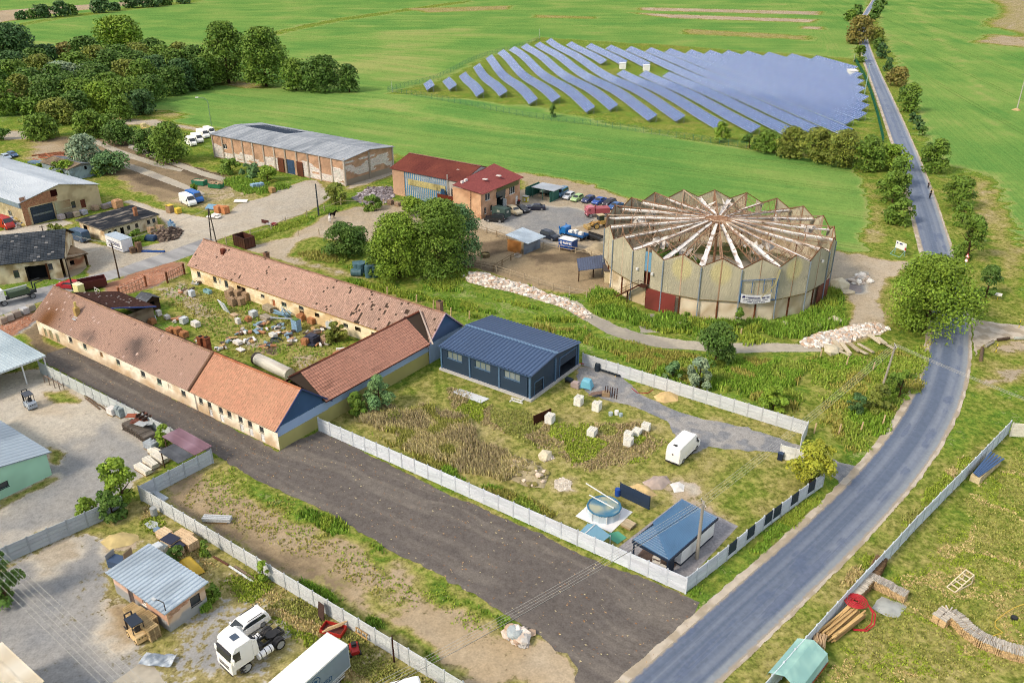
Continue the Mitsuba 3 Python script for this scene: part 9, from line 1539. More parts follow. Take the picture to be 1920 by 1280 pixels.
boxy('farm_cart','grey trailer with upright poles beside the green carport','trailer',[((0,0,.7),(2.4,1.4,.4),s2l(150,170,166)*.62)]+[((-1+.5*i,.5,1.4),(.06,.06,1.6),s2l(140,120,110)*.58)for i in range(5)]+[((x_,y_,.3),(.5,.2,.55),TYRE)for x_ in(-.7,.7)for y_ in(-.7,.7)],at=at((-112.10,170.69)));boxy('dark_bin','dark wheelie bin at the garden gate fence','bin',[((0,0,.5),(.6,.7,.95),s2l(40,56,84)*.55),((0,0,1.02),(.66,.8,.1),s2l(60,84,120)*.58)],at=at((-23.41,89.95)));boxy('low_trailer','low black trailer beside the blue flatbed','trailer',[((0,0,.6),(4.2,1.8,.15),BLACK),((0,.9,.85),(4.2,.06,.4),BLACK),((0,-.9,.85),(4.2,.06,.4),BLACK)]+[((x_,y_,.3),(.6,.2,.58),TYRE)for x_ in(-.4,.5)for y_ in(-1,1)],at=at((-84.89,148.25)),rot=-.2)
# ---------------------------------------------------------------- poles, wires, posts, signs, people and animals
def pole(label,p,h,r=.14,col=s2l(200,192,180)*.68,arms=(),lean=(0,0),name='utility_pole',cat='pole'):
 k=thing(name,label,cat);top=np.array([p[0]+lean[0],p[1]+lean[1],h]);part(k,'shaft',MB(stained(col,col*.8,1.5)).tube([(*p,-.2),tuple(top)],[r*1.25,r*.8],10))
 for z,w,a in arms:
  c=np.array([p[0],p[1],0])+np.array([lean[0],lean[1],0])*z/h;d=np.array([MM.cos(a),MM.sin(a),0]);part(k,'crossarm',MB(s2l(110,100,92)*.56).bar(c+[0,0,z]-d*w/2,c+[0,0,z]+d*w/2,.09));m=MB(s2l(226,226,222)*.75)
  for s in(-.45,-.15,.15,.45):m.cyl(tuple(c+d*w*s+[0,0,z+.03]),.05,.2,6)
  part(k,'insulators',m,PLA,kind='stuff')
 return top
AW=MM.radians(40)
t1=pole('concrete utility pole standing beside the garden cabin',(-24.22,66.89),7.4,.17,arms=((7.1,1.4,2.3),));t2=pole('leaning concrete utility pole on the grass left of the road',(-17.53,114.46),7.6,.15,arms=((7.4,1.3,2.0),),lean=(.5,.5))
t3=pole('wooden pole between the village road and the brick rubble',(-147.35,76.82),7.0,.13,s2l(110,96,84)*.56,((6.7,1.0,.6),));t4=pole('dark pole behind the long barn at the village road',(-148.98,68.55),6.5,.12,s2l(84,76,70)*.52);t5=pole('wooden pole by the crumbling outhouse',(-174.23,77.20),5.2,.11,s2l(100,88,78)*.55,((5.0,1.3,.3),));t6=pole('grey steel pole beside the arena',(-145.46,125.84),7.5,.17,s2l(96,104,112)*.55)
pole('pale green pole at the solar field fence',(-83.27,354.27),13,.16,s2l(170,206,200)*.68,((12.6,2.0,.4),));t8=pole('pale pole alone in the right field',(-30.84,361.30),12.5,.18,s2l(206,204,190)*.7,((12.2,2.2,.4),));solid('pole_foot_grass',MB(stained(s2l(226,200,150)*.66,s2l(190,160,110)*.6,1)).cyl((*(-30.86,360.05),0),1.6,.7,9,r2=.4),'matte','dry grass clump round the pole in the right field','grass clump')
k=thing('double_pole','A-shaped double wooden pole at the village yard corner','pole');x,y=(-150.40,100.49);m=MB(s2l(104,98,96)*.55)
for s in(-1,1):m.tube([(x+s*.9,y,0),(x+s*.12,y,7.2)],.12,8)
m.bar((x-.5,y,2.6),(x+.5,y,2.6),.1);m.bar((x-.3,y,4.8),(x+.3,y,4.8),.08);m.bar((x-.8,y,7.0),(x+.8,y,7.0),.1);part(k,'frame',m);t7=np.array([x,y,7.2])
k=thing('street_lamp','tall curved street lamp on the field edge by the track','street lamp');x,y=(-250.75,174.18);part(k,'column',MB(s2l(130,160,140)*.62).tube([(x,y,0),(x,y,8.2),(x-.7,y-.6,9.2),(x-2.2,y-1.8,9.5)],.10,8),PLA);part(k,'lantern',MB(s2l(236,238,240)*.8).box((x-2.6,y-2.1,9.5),(1.0,.4,.22),.68),PLA)
pole('dark red street pole leaning at the lorry yard fence',(-40.68,38.29),3.2,.07,s2l(92,66,58)*.52);pole('green lamp mast at the upper right corner of the solar fence',(-114.58,454.06),5,.10,s2l(206,220,210)*.7,name='camera_mast',cat='mast');pole('white mast at the left corner of the solar fence',(-242.93,255.64),5,.10,s2l(206,216,206)*.7,name='camera_mast',cat='mast');pole('white mast at the top corner of the solar fence',(-299.89,448.11),6,.12,s2l(206,216,206)*.7,name='camera_mast',cat='mast')
def wire(label,a,b,sag,group,r=.018,col=s2l(206,206,200)*.6):
 a,b=np.asarray(a,float),np.asarray(b,float);t=np.linspace(0,1,25)[:,None];p=a*(1-t)+b*t;p[:,2]-=4*sag*(t*(1-t))[:,0];solid('overhead_wire',MB(col).tube(p,r,4,caps=False),PLA,label,'wire',group)
def span(a,b,n,w,label,group,sag=.5,r=.018,col=s2l(206,206,200)*.6):
 a,b=np.asarray(a),np.asarray(b);d=(b-a)[:2];q=np.array([-d[1],d[0],0])/np.linalg.norm(d)
 for i in range(n):o=q*w*((i+.5)/n-.5);wire(label,a+o,b+o,sag,group,r,col)
span(t1,t2,4,1.2,'thin wire between the cabin pole and the leaning pole','wires between cabin pole and leaning pole');far=np.array([*(-37.41,24.17),7.4]);span(t1,far,4,1.2,'thin wire crossing the dark yard from the cabin pole','wires crossing the dark yard',.8);wire('black cable crossing the dark yard from the cabin pole',t1-[0,0,.3],far-[0,0,.3],1.1,None,.03,BLACK)
e=np.array([*Q("7.5,109.4")[0],6.0]);span(t2,e,3,1.0,'thin wire from the leaning pole across the road','wires across the road',.3)
a,b_=np.array([*Q("-87.9,21.8")[0],7.]),np.array([*Q("-46.4,19.8")[0],7.]);span(a,b_,6,2.6,'overhead wire across the lower left corner','wires across the lower left corner',.2,.016);span(t3,t4,2,.6,'thin wire along the village road','wires along the village road',.4);span(t3,t5,2,.6,'thin wire over the village apron','wires over the village apron',.4);span(t3,t7,2,.6,'thin wire along the village road to the double pole','wires to the double pole',.5)
def post_line(label,pts,step,hgt,col,w=.14,rails=(),name='post_fence',wirec=None,cat='fence'):
 k=thing(name,label,cat);p=np.asarray(pts,float);s=np.r_[0,np.cumsum(np.linalg.norm(np.diff(p,axis=0),axis=1))];n=max(1,int(s[-1]/step));q=np.c_[np.interp(np.linspace(0,s[-1],n+1),s,p[:,0]),np.interp(np.linspace(0,s[-1],n+1),s,p[:,1])];zt=terrain(q[:,0],q[:,1])
 r=np.random.default_rng(int(abs(q[0,0])*10));big=w>=.14
 if big:
  for i in range(n+1):part(k,'post',MB(np.asarray(col)*(1+.3*(r.random()-.5))).bar((*q[i],zt[i]-.2),(q[i,0]+.12*(r.random()-.5),q[i,1],zt[i]+hgt*(.85+.25*r.random())),w))
 else:
  m=MB(col)
  for i in range(n+1):m.bar((*q[i],zt[i]-.2),(*q[i],zt[i]+hgt),w)
  part(k,'posts',m,PLA,kind='stuff')
 if rails:
  m=MB(np.asarray(col)*.9)
  for z in rails:
   for i in range(n):m.bar((*q[i],zt[i]+z*hgt),(*q[i+1],zt[i+1]+z*hgt),w*.55)
  part(k,'rails',m,kind='stuff')
 if wirec is not None:
  m=MB(wirec)
  for i in range(n):
   for z in np.linspace(.1,.98,7):m.bar((*q[i],zt[i]+z*hgt),(*q[i+1],zt[i+1]+z*hgt),.035)
  part(k,'mesh_wires',m,PLA,kind='stuff')
GREENW=s2l(76,136,110)*.58
post_line('green mesh fence along the lower side of the solar field',Q("-244.4,254.7 -220.5,250.9 -192.9,249 -165.4,247.7 -145.2,249.7 -126.3,248.5 -108.8,247.4 -89,246.2"),3.0,2.0,GREENW,.09,(),'mesh_fence',GREENW);post_line('green mesh fence along the upper left side of the solar field',Q("-244.4,254.7 -256.7,292.8 -272.4,343.7 -289.3,399 -296.8,443.5"),4.0,2.0,GREENW,.10,(),'mesh_fence',GREENW);post_line('dense green mesh fence beside the road at the solar field',Q("-113.9,454.5 -97.5,407.9 -84.1,366.9 -69.1,318 -57.3,277.8"),2.2,2.0,s2l(40,120,96)*.56,.12,(.1,.25,.4,.55,.7,.85,1.0),'mesh_fence',s2l(40,120,96)*.56)
WF=s2l(206,190,164)*.66
post_line('wooden rail fence along the lower side of the paddock',Q("-104.2,119.9 -96.4,120 -91.1,120.9 -83.8,120.3 -76,119.4 -69.5,120"),3.2,1.4,WF,.15,(.5,.9),'rail_fence');post_line('rail fence between the horse shelter and the blue trailer',Q("-90.3,137.1 -85.5,138.1 -81.4,138.7 -76,138.7"),3.0,1.4,WF,.15,(.5,.9),'rail_fence');post_line('rail fence between the two paddocks',Q("-91.1,120.9 -91.7,126.9 -91.4,130.8"),3.0,1.3,s2l(150,130,104)*.6,.14,(.5,.9),'rail_fence');post_line('rail fence at the upper edge of the paddock',Q("-108.7,138.5 -104.5,137.9 -99.6,137"),3.0,1.3,s2l(170,150,124)*.62,.14,(.5,.9),'rail_fence')
post_line('post fence along the village road side of the arena',Q("-146.5,100.8 -146,105.3 -145.4,108.3 -145.9,113.2 -147.9,118.7 -146.6,123.1 -147.1,130.2 -147.4,134.8"),5.0,1.6,WF,.16,(.6,),'rail_fence');post_line('post fence behind the arena',Q("-147.4,134.8 -141.3,139.6 -134.7,143.7"),4.0,1.4,WF,.15,(.7,),'rail_fence');post_line('low post fence at the front of the arena',Q("-138.2,113.3 -135,116.5 -127,118.2 -122.5,120.1"),4.0,1.2,WF,.15,(),'rail_fence')
for lab,pts in[('weathered grey post in the grass behind the yard barn',Q("-99.9,100.4 -93.1,100.7 -89,100.5 -81.1,100.6 -87.4,99.7 -84.5,99.8")),('pale wooden post in the grass left of the road',Q("-40.8,120.4 -27.9,120.3 -23.9,120.1 -20.2,120.6 -21.9,98.4 -19.2,100 -17,102.2 -15.1,105.7"))]:
 for p in pts:solid('timber_post',MB(s2l(226,200,160)*.68).bar((*p,-.1),(p[0]+.08,p[1]+.05,1.55),.17),'matte',lab,'post',lab.replace('post','posts',1))
for i,p in enumerate(Q("-6.2,138.3 -4.5,150.3")):solid('marker_post',MB(s2l(236,214,60)*.68).bar((*p,0),(*p,.5),.12).bar((*p,1.0),(*p,1.4),.12).bar((*p,.5),(*p,1.0),.12,col=BLACK),PLA,f'yellow and black marker post at the dirt road mouth, {["lower", "upper"][i]} one','marker post')
for i,(a,c)in enumerate(zip(Q("-7.8,139 -6.6,142.7 -4.5,144.9 -7.6,133.3"),Q("-7.1,141.6 -5.2,144.4 -2.9,146 -8.1,138.1"))):solid('log_barrier',MB(stained([s2l(206,200,186)*.68,s2l(96,80,70)*.54,s2l(206,214,206)*.68,s2l(150,130,110)*.6][i],s2l(110,96,84)*.56,1)).tube([(*a,.25),(*c,.25)],.25,8),'matte',['pale log lying at the dirt road corner','dark log lying along the dirt road','white pipe lying along the dirt road at the right edge','brown log below the dirt road corner'][i],'log')
# signs
def board(label,p,w,h,z,ang,name='notice_board'):
 k=thing(name,label,'sign');R=rz(ang);at_=(*p,0);part(k,'panel',MB(s2l(244,246,248)*.82).box((0,0,z+h/2),(w,.06,h)).move(ang,at_),PLA);m=MB(s2l(150,200,196)*.66)
 for s in(-1,1):m.bar((s*w*.46,.06,0),(s*w*.46,.06,z+h),.1);m.bar((s*w*.46,.06,z),(s*w*.46,-1.2,0),.08)
 m.bar((-w*.46,-1.2,.05),(w*.46,-1.2,.05),.08);part(k,'frame',m.move(ang,at_),PLA);return k,at_
k,at_=board('white advertising board on a turquoise frame beside the road',(-29.05,175.51),2.6,1.5,1.2,-.72+.2);m=MB(s2l(50,56,130)*.6);m.box((0,-.04,2.3),(.7,.02,.3));m.box((-.9,-.04,2.3),(.3,.02,.24));part(k,'lettering_bars',m.move(-.52,at_),PLA,kind='stuff');part(k,'red_corner',MB(s2l(206,60,60)*.62).box((1.2,-.04,1.6),(.3,.02,.6)).move(-.52,at_),PLA)
k=thing('road_sign','triangular warning sign with round sign below it beside the road','sign');x,y=(-16.69,173.68);part(k,'post',MB(s2l(130,170,170)*.62).cyl((x,y,0),.05,3.2,8),PLA);R=.64;m=MB(s2l(206,50,50)*.62);tri3=[(MM.sin(a_)*.62,MM.cos(a_)*.62)for a_ in(0,2.094,4.189)];m.prism(tri3,0,.04);m.move(0,(0,0,0),rx(MM.pi/2));m.move(-R,(x,y-.06,2.95));part(k,'triangle',m,PLA);m=MB(s2l(246,246,246)*.82);m.prism([(q[0]*.62,q[1]*.62)for q in tri3],0,.04);m.move(0,(0,0,0),rx(MM.pi/2));m.move(-R,(x-.02,y-.09,2.95));part(k,'triangle_face',m,PLA)
for q,c,nm,o in((.42,s2l(206,50,50)*.62,'disc',.06),(.32,s2l(246,246,246)*.82,'disc_face',.09)):m=MB(c);m.prism(Point(0,0).buffer(q),0,.04);m.move(0,(0,0,0),rx(MM.pi/2));m.move(-R,(x-(o-.06),y-o,2.0));part(k,nm,m,PLA)
boxy('white_tub','white tub on a short post in the verge right of the road','tub',[((0,0,1.0),(1.1,.8,.3),WH),((0,0,.5),(.1,.1,1.0),s2l(226,206,60)*.66)],at=at((-9.23,161.38)))
# gate and fence pieces at the courtyard entrance
for i,(a,c)in enumerate(zip(Q("-137.9,71.2 -137.6,80.7"),Q("-139.2,77.3 -138.8,85.2"))):
 a,c=np.array(a),np.array(c);k=thing('lattice_gate',f'rusty metal lattice gate leaf at the courtyard entrance, {["left", "right"][i]} one','gate');m=MB(s2l(140,116,100)*.58)
 for z in(.15,1.0,1.9):m.bar((*a,z),(*c,z),.07)
 for j in range(9):t=j/8;p=a*(1-t)+c*t;m.bar((*p,.1),(*p,1.95),.06)
 part(k,'frame',m,PLA)
 for p in(a,c):part(k,'post',MB(stained(s2l(170,112,86)*.6,s2l(130,90,70)*.56)).bar((*p,0),(*p,2.2),.3))
boxy('window_frames','white window frames leaning on the maroon trailer body','window frame',[((0,0,.75),(.9,.06,.08),WH),((0,0,1.45),(.9,.06,.08),WH),((0,0,.05),(.9,.06,.08),WH),((-.45,0,.75),(.08,.06,1.4),WH),((.45,0,.75),(.08,.06,1.4),WH),((1.1,0,.75),(.9,.06,.08),WH),((1.1,0,1.45),(.9,.06,.08),WH),((1.55,0,.75),(.08,.06,1.4),WH)],at=at((-142.95,69.72)),rot=-.1);boxy('yellow_box','pale yellow box at the end of the maroon trailer body','box',[((0,0,.9),(1.8,1.2,1.7),s2l(240,232,170)*.74),((0,0,1.8),(1.9,1.3,.08),s2l(240,236,200)*.76)],at=at((-146.47,68.47)))
# people, bicycles and the horses: each body one skin over jointed bones
import manifold3d as m3
def skin(joints,bones,q=.06,it=6):
 parts=[]
 for a,c in bones:
  (pa,ra),(pc,rc_)=joints[a],joints[c];sp=trimesh.creation.icosphere(1);v=np.vstack([np.array(sp.vertices)*ra+pa,np.array(sp.vertices)*rc_+pc]);parts.append(m3.Manifold.hull_points(v))
 b=m3.Manifold.batch_boolean(parts,m3.OpType.Add).refine_to_length(q);g=b.to_mesh();t=trimesh.Trimesh(np.array(g.vert_properties[:,:3]),np.array(g.tri_verts),process=True);trimesh.smoothing.filter_taubin(t,iterations=it);return t
SKINC=s2l(214,170,140)*.66
def person(label,p,face,joints,shirt,trousers,shoe=BLACK,hair=s2l(70,54,40)*.5,z=0.0):
 k=thing('person',label,'person');J={a:(np.array(c,float),r)for a,(c,r)in joints.items()};R=rz(face);put=lambda t:(np.array(t.vertices)@R.T+[p[0],p[1],z],np.array(t.faces))
 bo=[('hip','chest'),('chest','neck'),('neck','head'),('head','crown'),('head','chin')]+[(f'{a}{s}',f'{b}{s}')for s in 'lr' for a,b in(('sho','elb'),('elb','wri'),('wri','hand'),('hipj','knee'),('knee','ank'),('ank','toe'))]+[('chest',f'sho{s}')for s in 'lr']+[('hip',f'hipj{s}')for s in 'lr']
 t=skin(J,bo,.045);v,f=put(t);hz=J['hip'][0];c=np.tile(SKINC,(len(v),1));L=np.array(t.vertices)
 d=lambda q:np.linalg.norm(L-J[q][0],axis=1);near_=np.stack([d(q)for q in J],1).argmin(1);nm=list(J);cl={'hip':trousers,'hipjl':trousers,'hipjr':trousers,'kneel':trousers,'kneer':trousers,'chest':shirt,'shol':shirt,'shor':shirt,'elbl':shirt,'elbr':shirt,'ankl':shoe,'ankr':shoe,'toel':shoe,'toer':shoe,'crown':hair}
 for i,q in enumerate(nm):
  if q in cl:c[near_==i]=cl[q]
 m=MB();m.add(v,f);m.c[-1]=c;part(k,'body',m,'matte');hp=J['head'][0];m=MB(hair);sp=trimesh.creation.icosphere(2);hv=np.array(sp.vertices)*[.105,.095,.11]+hp+[-.02,0,.055];fm=np.array(sp.faces);fm=fm[(hv[fm].mean(1)[:,2]>hp[2]+.03)|(hv[fm].mean(1)[:,0]<hp[0]-.05)];m.add(hv@R.T+[p[0],p[1],z],fm);part(k,'hair',m)
 m=MB((.03,.02,.02))
 for s in(-1,1):m.box(tuple(hp+[.098,s*.035,.01]),(.02,.022,.012))
 m.box(tuple(hp+[.095,0,-.055]),(.02,.045,.012),col=s2l(150,80,76)*.5);m.box(tuple(hp+[.112,0,-.018]),(.03,.022,.04),col=SKINC);part(k,'face',m.move(face,(p[0],p[1],z)),kind='stuff')
 m=MB(SKINC)
 for s in 'lr':
  h_=J[f'hand{s}'][0];w_=J[f'wri{s}'][0];dd=(h_-w_)/np.linalg.norm(h_-w_);sd=np.cross(dd,[1,0,.2]);sd/=np.linalg.norm(sd)
  for i in range(4):a0=h_+sd*(i-1.5)*.02;L_=(.065,.078,.074,.058)[i];m.tube([a0,a0+dd*L_*.6,a0+dd*L_*.85+[.02,0,-.01]],[.010,.009,.008],5)
  m.tube([h_-dd*.05,h_-dd*.03+[.045,0,0],h_+dd*.01+[.06,0,0]],[.012,.010,.009],5)
 part(k,'fingers',m.move(face,(p[0],p[1],z)),kind='stuff');return k
STAND=dict(hip=((0,0,.95),.14),chest=((0,0,1.30),.15),neck=((0,0,1.50),.06),head=((.02,0,1.64),.095),crown=((.0,0,1.71),.085),chin=((.05,0,1.58),.06),shol=((0,.19,1.42),.065),elbl=((-.03,.26,1.15),.05),wril=((.06,.24,.92),.035),handl=((.09,.23,.84),.035),shor=((0,-.19,1.42),.065),elbr=((-.03,-.26,1.15),.05),wrir=((.06,-.24,.92),.035),handr=((.09,-.23,.84),.035),hipjl=((0,.10,.90),.10),kneel=((.04,.11,.50),.07),ankl=((-.02,.11,.10),.05),toel=((.14,.12,.05),.04),hipjr=((0,-.10,.90),.10),kneer=((.05,-.10,.50),.07),ankr=((.02,-.11,.10),.05),toer=((.18,-.12,.05),.04))
person('person in a white top standing at the brick house entrance',(-115.36,154.63),-.6,STAND,s2l(240,240,240)*.8,s2l(44,50,66)*.5)
RIDE=dict(hip=((-.22,0,1.02),.14),chest=((.08,0,1.38),.15),neck=((.20,0,1.52),.06),head=((.28,0,1.62),.095),crown=((.26,0,1.70),.085),chin=((.33,0,1.56),.06),shol=((.10,.18,1.44),.065),elbl=((.32,.24,1.22),.05),wril=((.50,.22,1.10),.035),handl=((.56,.20,1.06),.035),shor=((.10,-.18,1.44),.065),elbr=((.32,-.24,1.22),.05),wrir=((.50,-.22,1.10),.035),handr=((.56,-.20,1.06),.035),hipjl=((-.20,.10,.98),.10),kneel=((.16,.13,.78),.07),ankl=((.02,.12,.40),.05),toel=((.16,.12,.35),.04),hipjr=((-.20,-.10,.98),.10),kneer=((.12,-.13,.58),.07),ankr=((-.02,-.12,.20),.05),toer=((.12,-.12,.14),.04))
def bicycle(label,p,face):
 k=thing('bicycle',label,'bicycle');at_=(*p,.05);m=MB(s2l(60,70,90)*.55);B,S_,H_,F_,R_=(0,0,.3),(-.2,0,.9),(.48,0,.95),(.55,0,.34),(-.52,0,.34)
 for a,c in((B,S_),(B,H_),(S_,H_),(R_,B),(R_,S_),(H_,F_)):m.bar(a,c,.035)
 m.bar((.5,-.25,1.05),(.5,.25,1.05),.03);part(k,'frame',m.move(face,at_),PLA);part(k,'saddle',MB(BLACK).box((-.22,0,.93),(.26,.14,.06)).move(face,at_),PLA);part(k,'crank',MB(s2l(120,124,128)*.6).bar((.14,.10,.36),(-.10,-.10,.2),.03).tube([(0,-.02,.3),(0,.02,.3)],.1,12).move(face,at_),PLA)
 for x in(-.52,.55):
  m=MB(TYRE);m.tube([(x+.31*MM.cos(a_),0,.34+.31*MM.sin(a_))for a_ in np.linspace(0,2*MM.pi,25)],.025,6,caps=False);w_=part(k,'wheel',m.move(face,at_),PLA);m=MB(s2l(170,174,178)*.6)
  for j in range(8):m.bar((x,0,.34),(x+.3*MM.cos(j*.785),0,.34+.3*MM.sin(j*.785)),.012)
  part(w_,'spokes',m.move(face,at_),PLA,kind='stuff')
p0,p1=np.array((-35.23,231.66)),np.array((-31.71,220.29));hd=MM.atan2(*(p1-p0)[::-1])
for i,(p,sh,lab)in enumerate([((-34.80,230.76),s2l(44,40,50)*.5,'in dark clothes'),((-33.01,224.98),s2l(226,226,150)*.74,'in a pale yellow top'),((-32.53,221.37),s2l(50,54,90)*.5,'in a dark blue top')]):bicycle(f'bicycle ridden by the cyclist {lab}',p,hd);person(f'cyclist {lab} riding on the road',p,hd,RIDE,sh,s2l(30,34,44)*.5,z=.05)
def horse(label,p,face,base,patch,seed):
 k=thing('horse',label,'horse');A=lambda*c:np.array(c,float)
 J=dict(rump=(A(-.62,0,1.22),.28),loin=(A(-.25,0,1.22),.27),rib=(A(.12,0,1.16),.31),chest=(A(.50,0,1.16),.27),with_=(A(.45,0,1.36),.18),neck=(A(.80,0,1.50),.16),poll=(A(1.08,0,1.72),.12),cheek=(A(1.20,0,1.62),.11),muz=(A(1.46,0,1.34),.07),dock=(A(-.88,0,1.32),.06),tail=(A(-.98,0,.75),.07))
 bo=[('rump','loin'),('loin','rib'),('rib','chest'),('chest','with_'),('with_','neck'),('chest','neck'),('neck','poll'),('poll','cheek'),('cheek','muz'),('rump','dock'),('dock','tail')]
 for s,y in(('l',.17),('r',-.17)):
  o=.08 if s=='l' else-.06
  J.update({'st'+s:(A(-.52+o*.3,y,.95),.17),'hk'+s:(A(-.78+o,y,.52),.065),'ft'+s:(A(-.70+o,y,.24),.045),'ho'+s:(A(-.62+o,y,.05),.06),'el'+s:(A(.42-o*.3,y,.92),.13),'kn'+s:(A(.46-o,y,.50),.06),'fe'+s:(A(.45-o,y,.22),.045),'fo'+s:(A(.50-o,y,.05),.06),'ea'+s:(A(1.06,y*.3,1.88),.025)});bo+=[('rump','st'+s),('st'+s,'hk'+s),('hk'+s,'ft'+s),('ft'+s,'ho'+s),('chest','el'+s),('el'+s,'kn'+s),('kn'+s,'fe'+s),('fe'+s,'fo'+s),('poll','ea'+s)]
 t=skin(J,bo,.06);v=np.array(t.vertices);q=np.clip((nz(v,1.1,seed)-.5)*14,0,1)[:,None];m=MB();m.add(v@rz(face).T+[p[0],p[1],0],np.array(t.faces));m.c[-1]=np.asarray(base)*(1-q)+np.asarray(patch)*q;part(k,'body',m)
 m=MB(patch);
 for i in range(9):c=J['with_'][0]*(1-i/8)+J['poll'][0]*i/8+[-.05,0,.12];m.box(tuple(c),(.08,.06,.22))
 part(k,'mane',m.move(face,(*p,0)),kind='stuff')
horse('white horse with dark patches standing in the arena corner',(-139.50,123.72),2.4,s2l(236,232,230)*.8,s2l(50,44,44)*.5,3);horse('dark horse standing just behind the white one in the arena',(-141.03,126.00),1.2,s2l(44,38,38)*.5,s2l(60,50,46)*.5,4)
# ---------------------------------------------------------------- weeds, tall grass and litter
def tufts(label,poly,n,h,kind,seed,cat='weeds',name='tall_weeds',w=.10,jitter=.35,avoid=None,blades=3,curve=.5):
 P=scatter(poly,n,seed);r=np.random.default_rng(seed);dens=nz(np.c_[P,P[:,0]*0],.28,seed,2);pg_=Polygon(poly).buffer(0);ed=np.clip(shapely.distance(pg_.exterior,shapely.points(P))/2.2,0,1);P=P[dens>.36+.2*(r.random(len(P))-.5)+.34*(1-ed)]
 if avoid is not None:P=P[~shapely.contains_xy(avoid,P[:,0],P[:,1])]
 n=len(P);b=blades;c=np.repeat(P,b,0)+r.normal(0,.12,(n*b,2));hh=np.repeat(h*(.5+.9*nz(np.c_[P,P[:,0]*0],.35,seed+3,2)),b)*(.6+.7*r.random(n*b));a=r.random(n*b)*6.28;ln=hh*curve*r.random(n*b);ww=w*(.6+.8*r.random(n*b));z0=terrain(c[:,0],c[:,1])
 dx,dy=np.cos(a),np.sin(a);v=np.stack([np.c_[c[:,0]-dy*ww,c[:,1]+dx*ww,z0-.02],np.c_[c[:,0]+dy*ww,c[:,1]-dx*ww,z0-.02],np.c_[c[:,0]+dx*ln*.35+dy*ww*.8,c[:,1]+dy*ln*.35-dx*ww*.8,z0+hh*.6],np.c_[c[:,0]+dx*ln,c[:,1]+dy*ln,z0+hh]],1)
 kinds=[kind]if isinstance(kind,str)else list(kind);pick=np.clip((nz(np.c_[c,c[:,0]*0],.22,seed+7,2)-.3)*2.5*len(kinds),0,len(kinds)-1).astype(int);base=np.array([GREENS[q]for q in kinds])[pick]*1.42
 col=base*(1+jitter*1.5*(r.random((n*b,1))-.5))*(1+.22*(r.random((n*b,3))-.5));m=MB();m.add(v.reshape(-1,3),(np.arange(n*b)[:,None,None]*4+np.array([[0,1,2],[0,2,3]])[None]).reshape(-1,3));m.c[-1]=np.repeat(col,4,0);solid(name,m,'leaves',label,cat,kind='stuff')
GREENS.update(dry=(.270,.232,.130),hay=(.350,.310,.160),lush=(.140,.235,.030),grass=(.195,.255,.036),drab=(.235,.235,.062))
HOLE=Polygon([pol(RR+.4,x)[:2]for x in np.linspace(0,6.28,40)]).buffer(0)
tufts('lush tall weeds round the foot of the round hall',Q("-72.4,122 -70.8,127.9 -64.2,123.2 -57.2,121 -43.5,126.6 -37.7,134.8 -36.5,148.8 -32.1,150.3 -28.5,141.2 -27.7,134.6 -32.4,124.4 -38.6,117.7 -51.9,114.3 -56.3,114.4 -65.2,114.5"),9000,.95,('lush','mid','grass'),1,avoid=HOLE)
tufts('tall meadow grass between the steel hall and the path',Q("-82.9,101.4 -73.4,105.5 -63.6,108.5 -50.9,108.5 -42.8,110.7 -34.6,116 -28.5,120.3 -24.8,101.6 -39.4,99.3 -60.6,102.6 -79.3,101.3"),13000,.75,('grass','drab','lush','grass'),2,'tall grass','meadow_grass');tufts('tall grass behind the yard barn',Q("-107.7,103.4 -94,104.5 -82.8,105.7 -71.6,107.6 -68.7,111.5 -63.5,109.9 -80.4,102.7 -84.4,101.8 -95.1,99.9 -111.9,100.5"),5000,.7,('lush','grass'),3,'tall grass','meadow_grass');tufts('grass bank beside the rubble and paddock fence',Q("-103.4,118.6 -94.9,118.2 -80.6,119.3 -70.7,120.1 -67.8,116.3 -79.2,117.2 -91.2,116.7 -90.4,110.8 -76.5,111.6 -66,110.7 -71.9,109.8 -86.5,107.5 -96,105.3"),5000,.6,('lush','grass'),4,'tall grass','meadow_grass')
tufts('dry brown weeds in the hall garden',Q("-74.1,65 -72.6,68.6 -68.1,74.5 -60.6,74.6 -51.5,71.7 -47.3,70.3 -48.9,65.8 -54.1,64.2 -64.8,64.4"),9000,.95,('dry','drab','hay','dry'),5,'dry weeds','dry_weeds',.07);tufts('pale flowering weeds beside the wing front',Q("-75.3,66.7 -72.8,72 -67.6,69.6 -69.3,65.2 -73.6,64.5"),1600,.9,('hay','dry','olive'),6,'dry weeds','dry_weeds',.07);tufts('green weeds along the garden side of the long fence',Q("-76.4,63.4 -67.5,63.3 -53.5,62.5 -41.8,62.2 -34.8,62.2 -35.7,63.7 -43.7,65 -55.3,64.7 -70.2,66.1"),6500,.55,('grass','drab','lush'),7);tufts('short garden grass between block stacks and fence',Q("-70.2,80.5 -54.8,81.3 -41.9,87.8 -35.5,86 -34.5,79.4 -40.8,72.2 -49.3,73.2 -64.1,75.5"),6500,.3,('drab','dry','grass'),8,'grass','rough_grass')
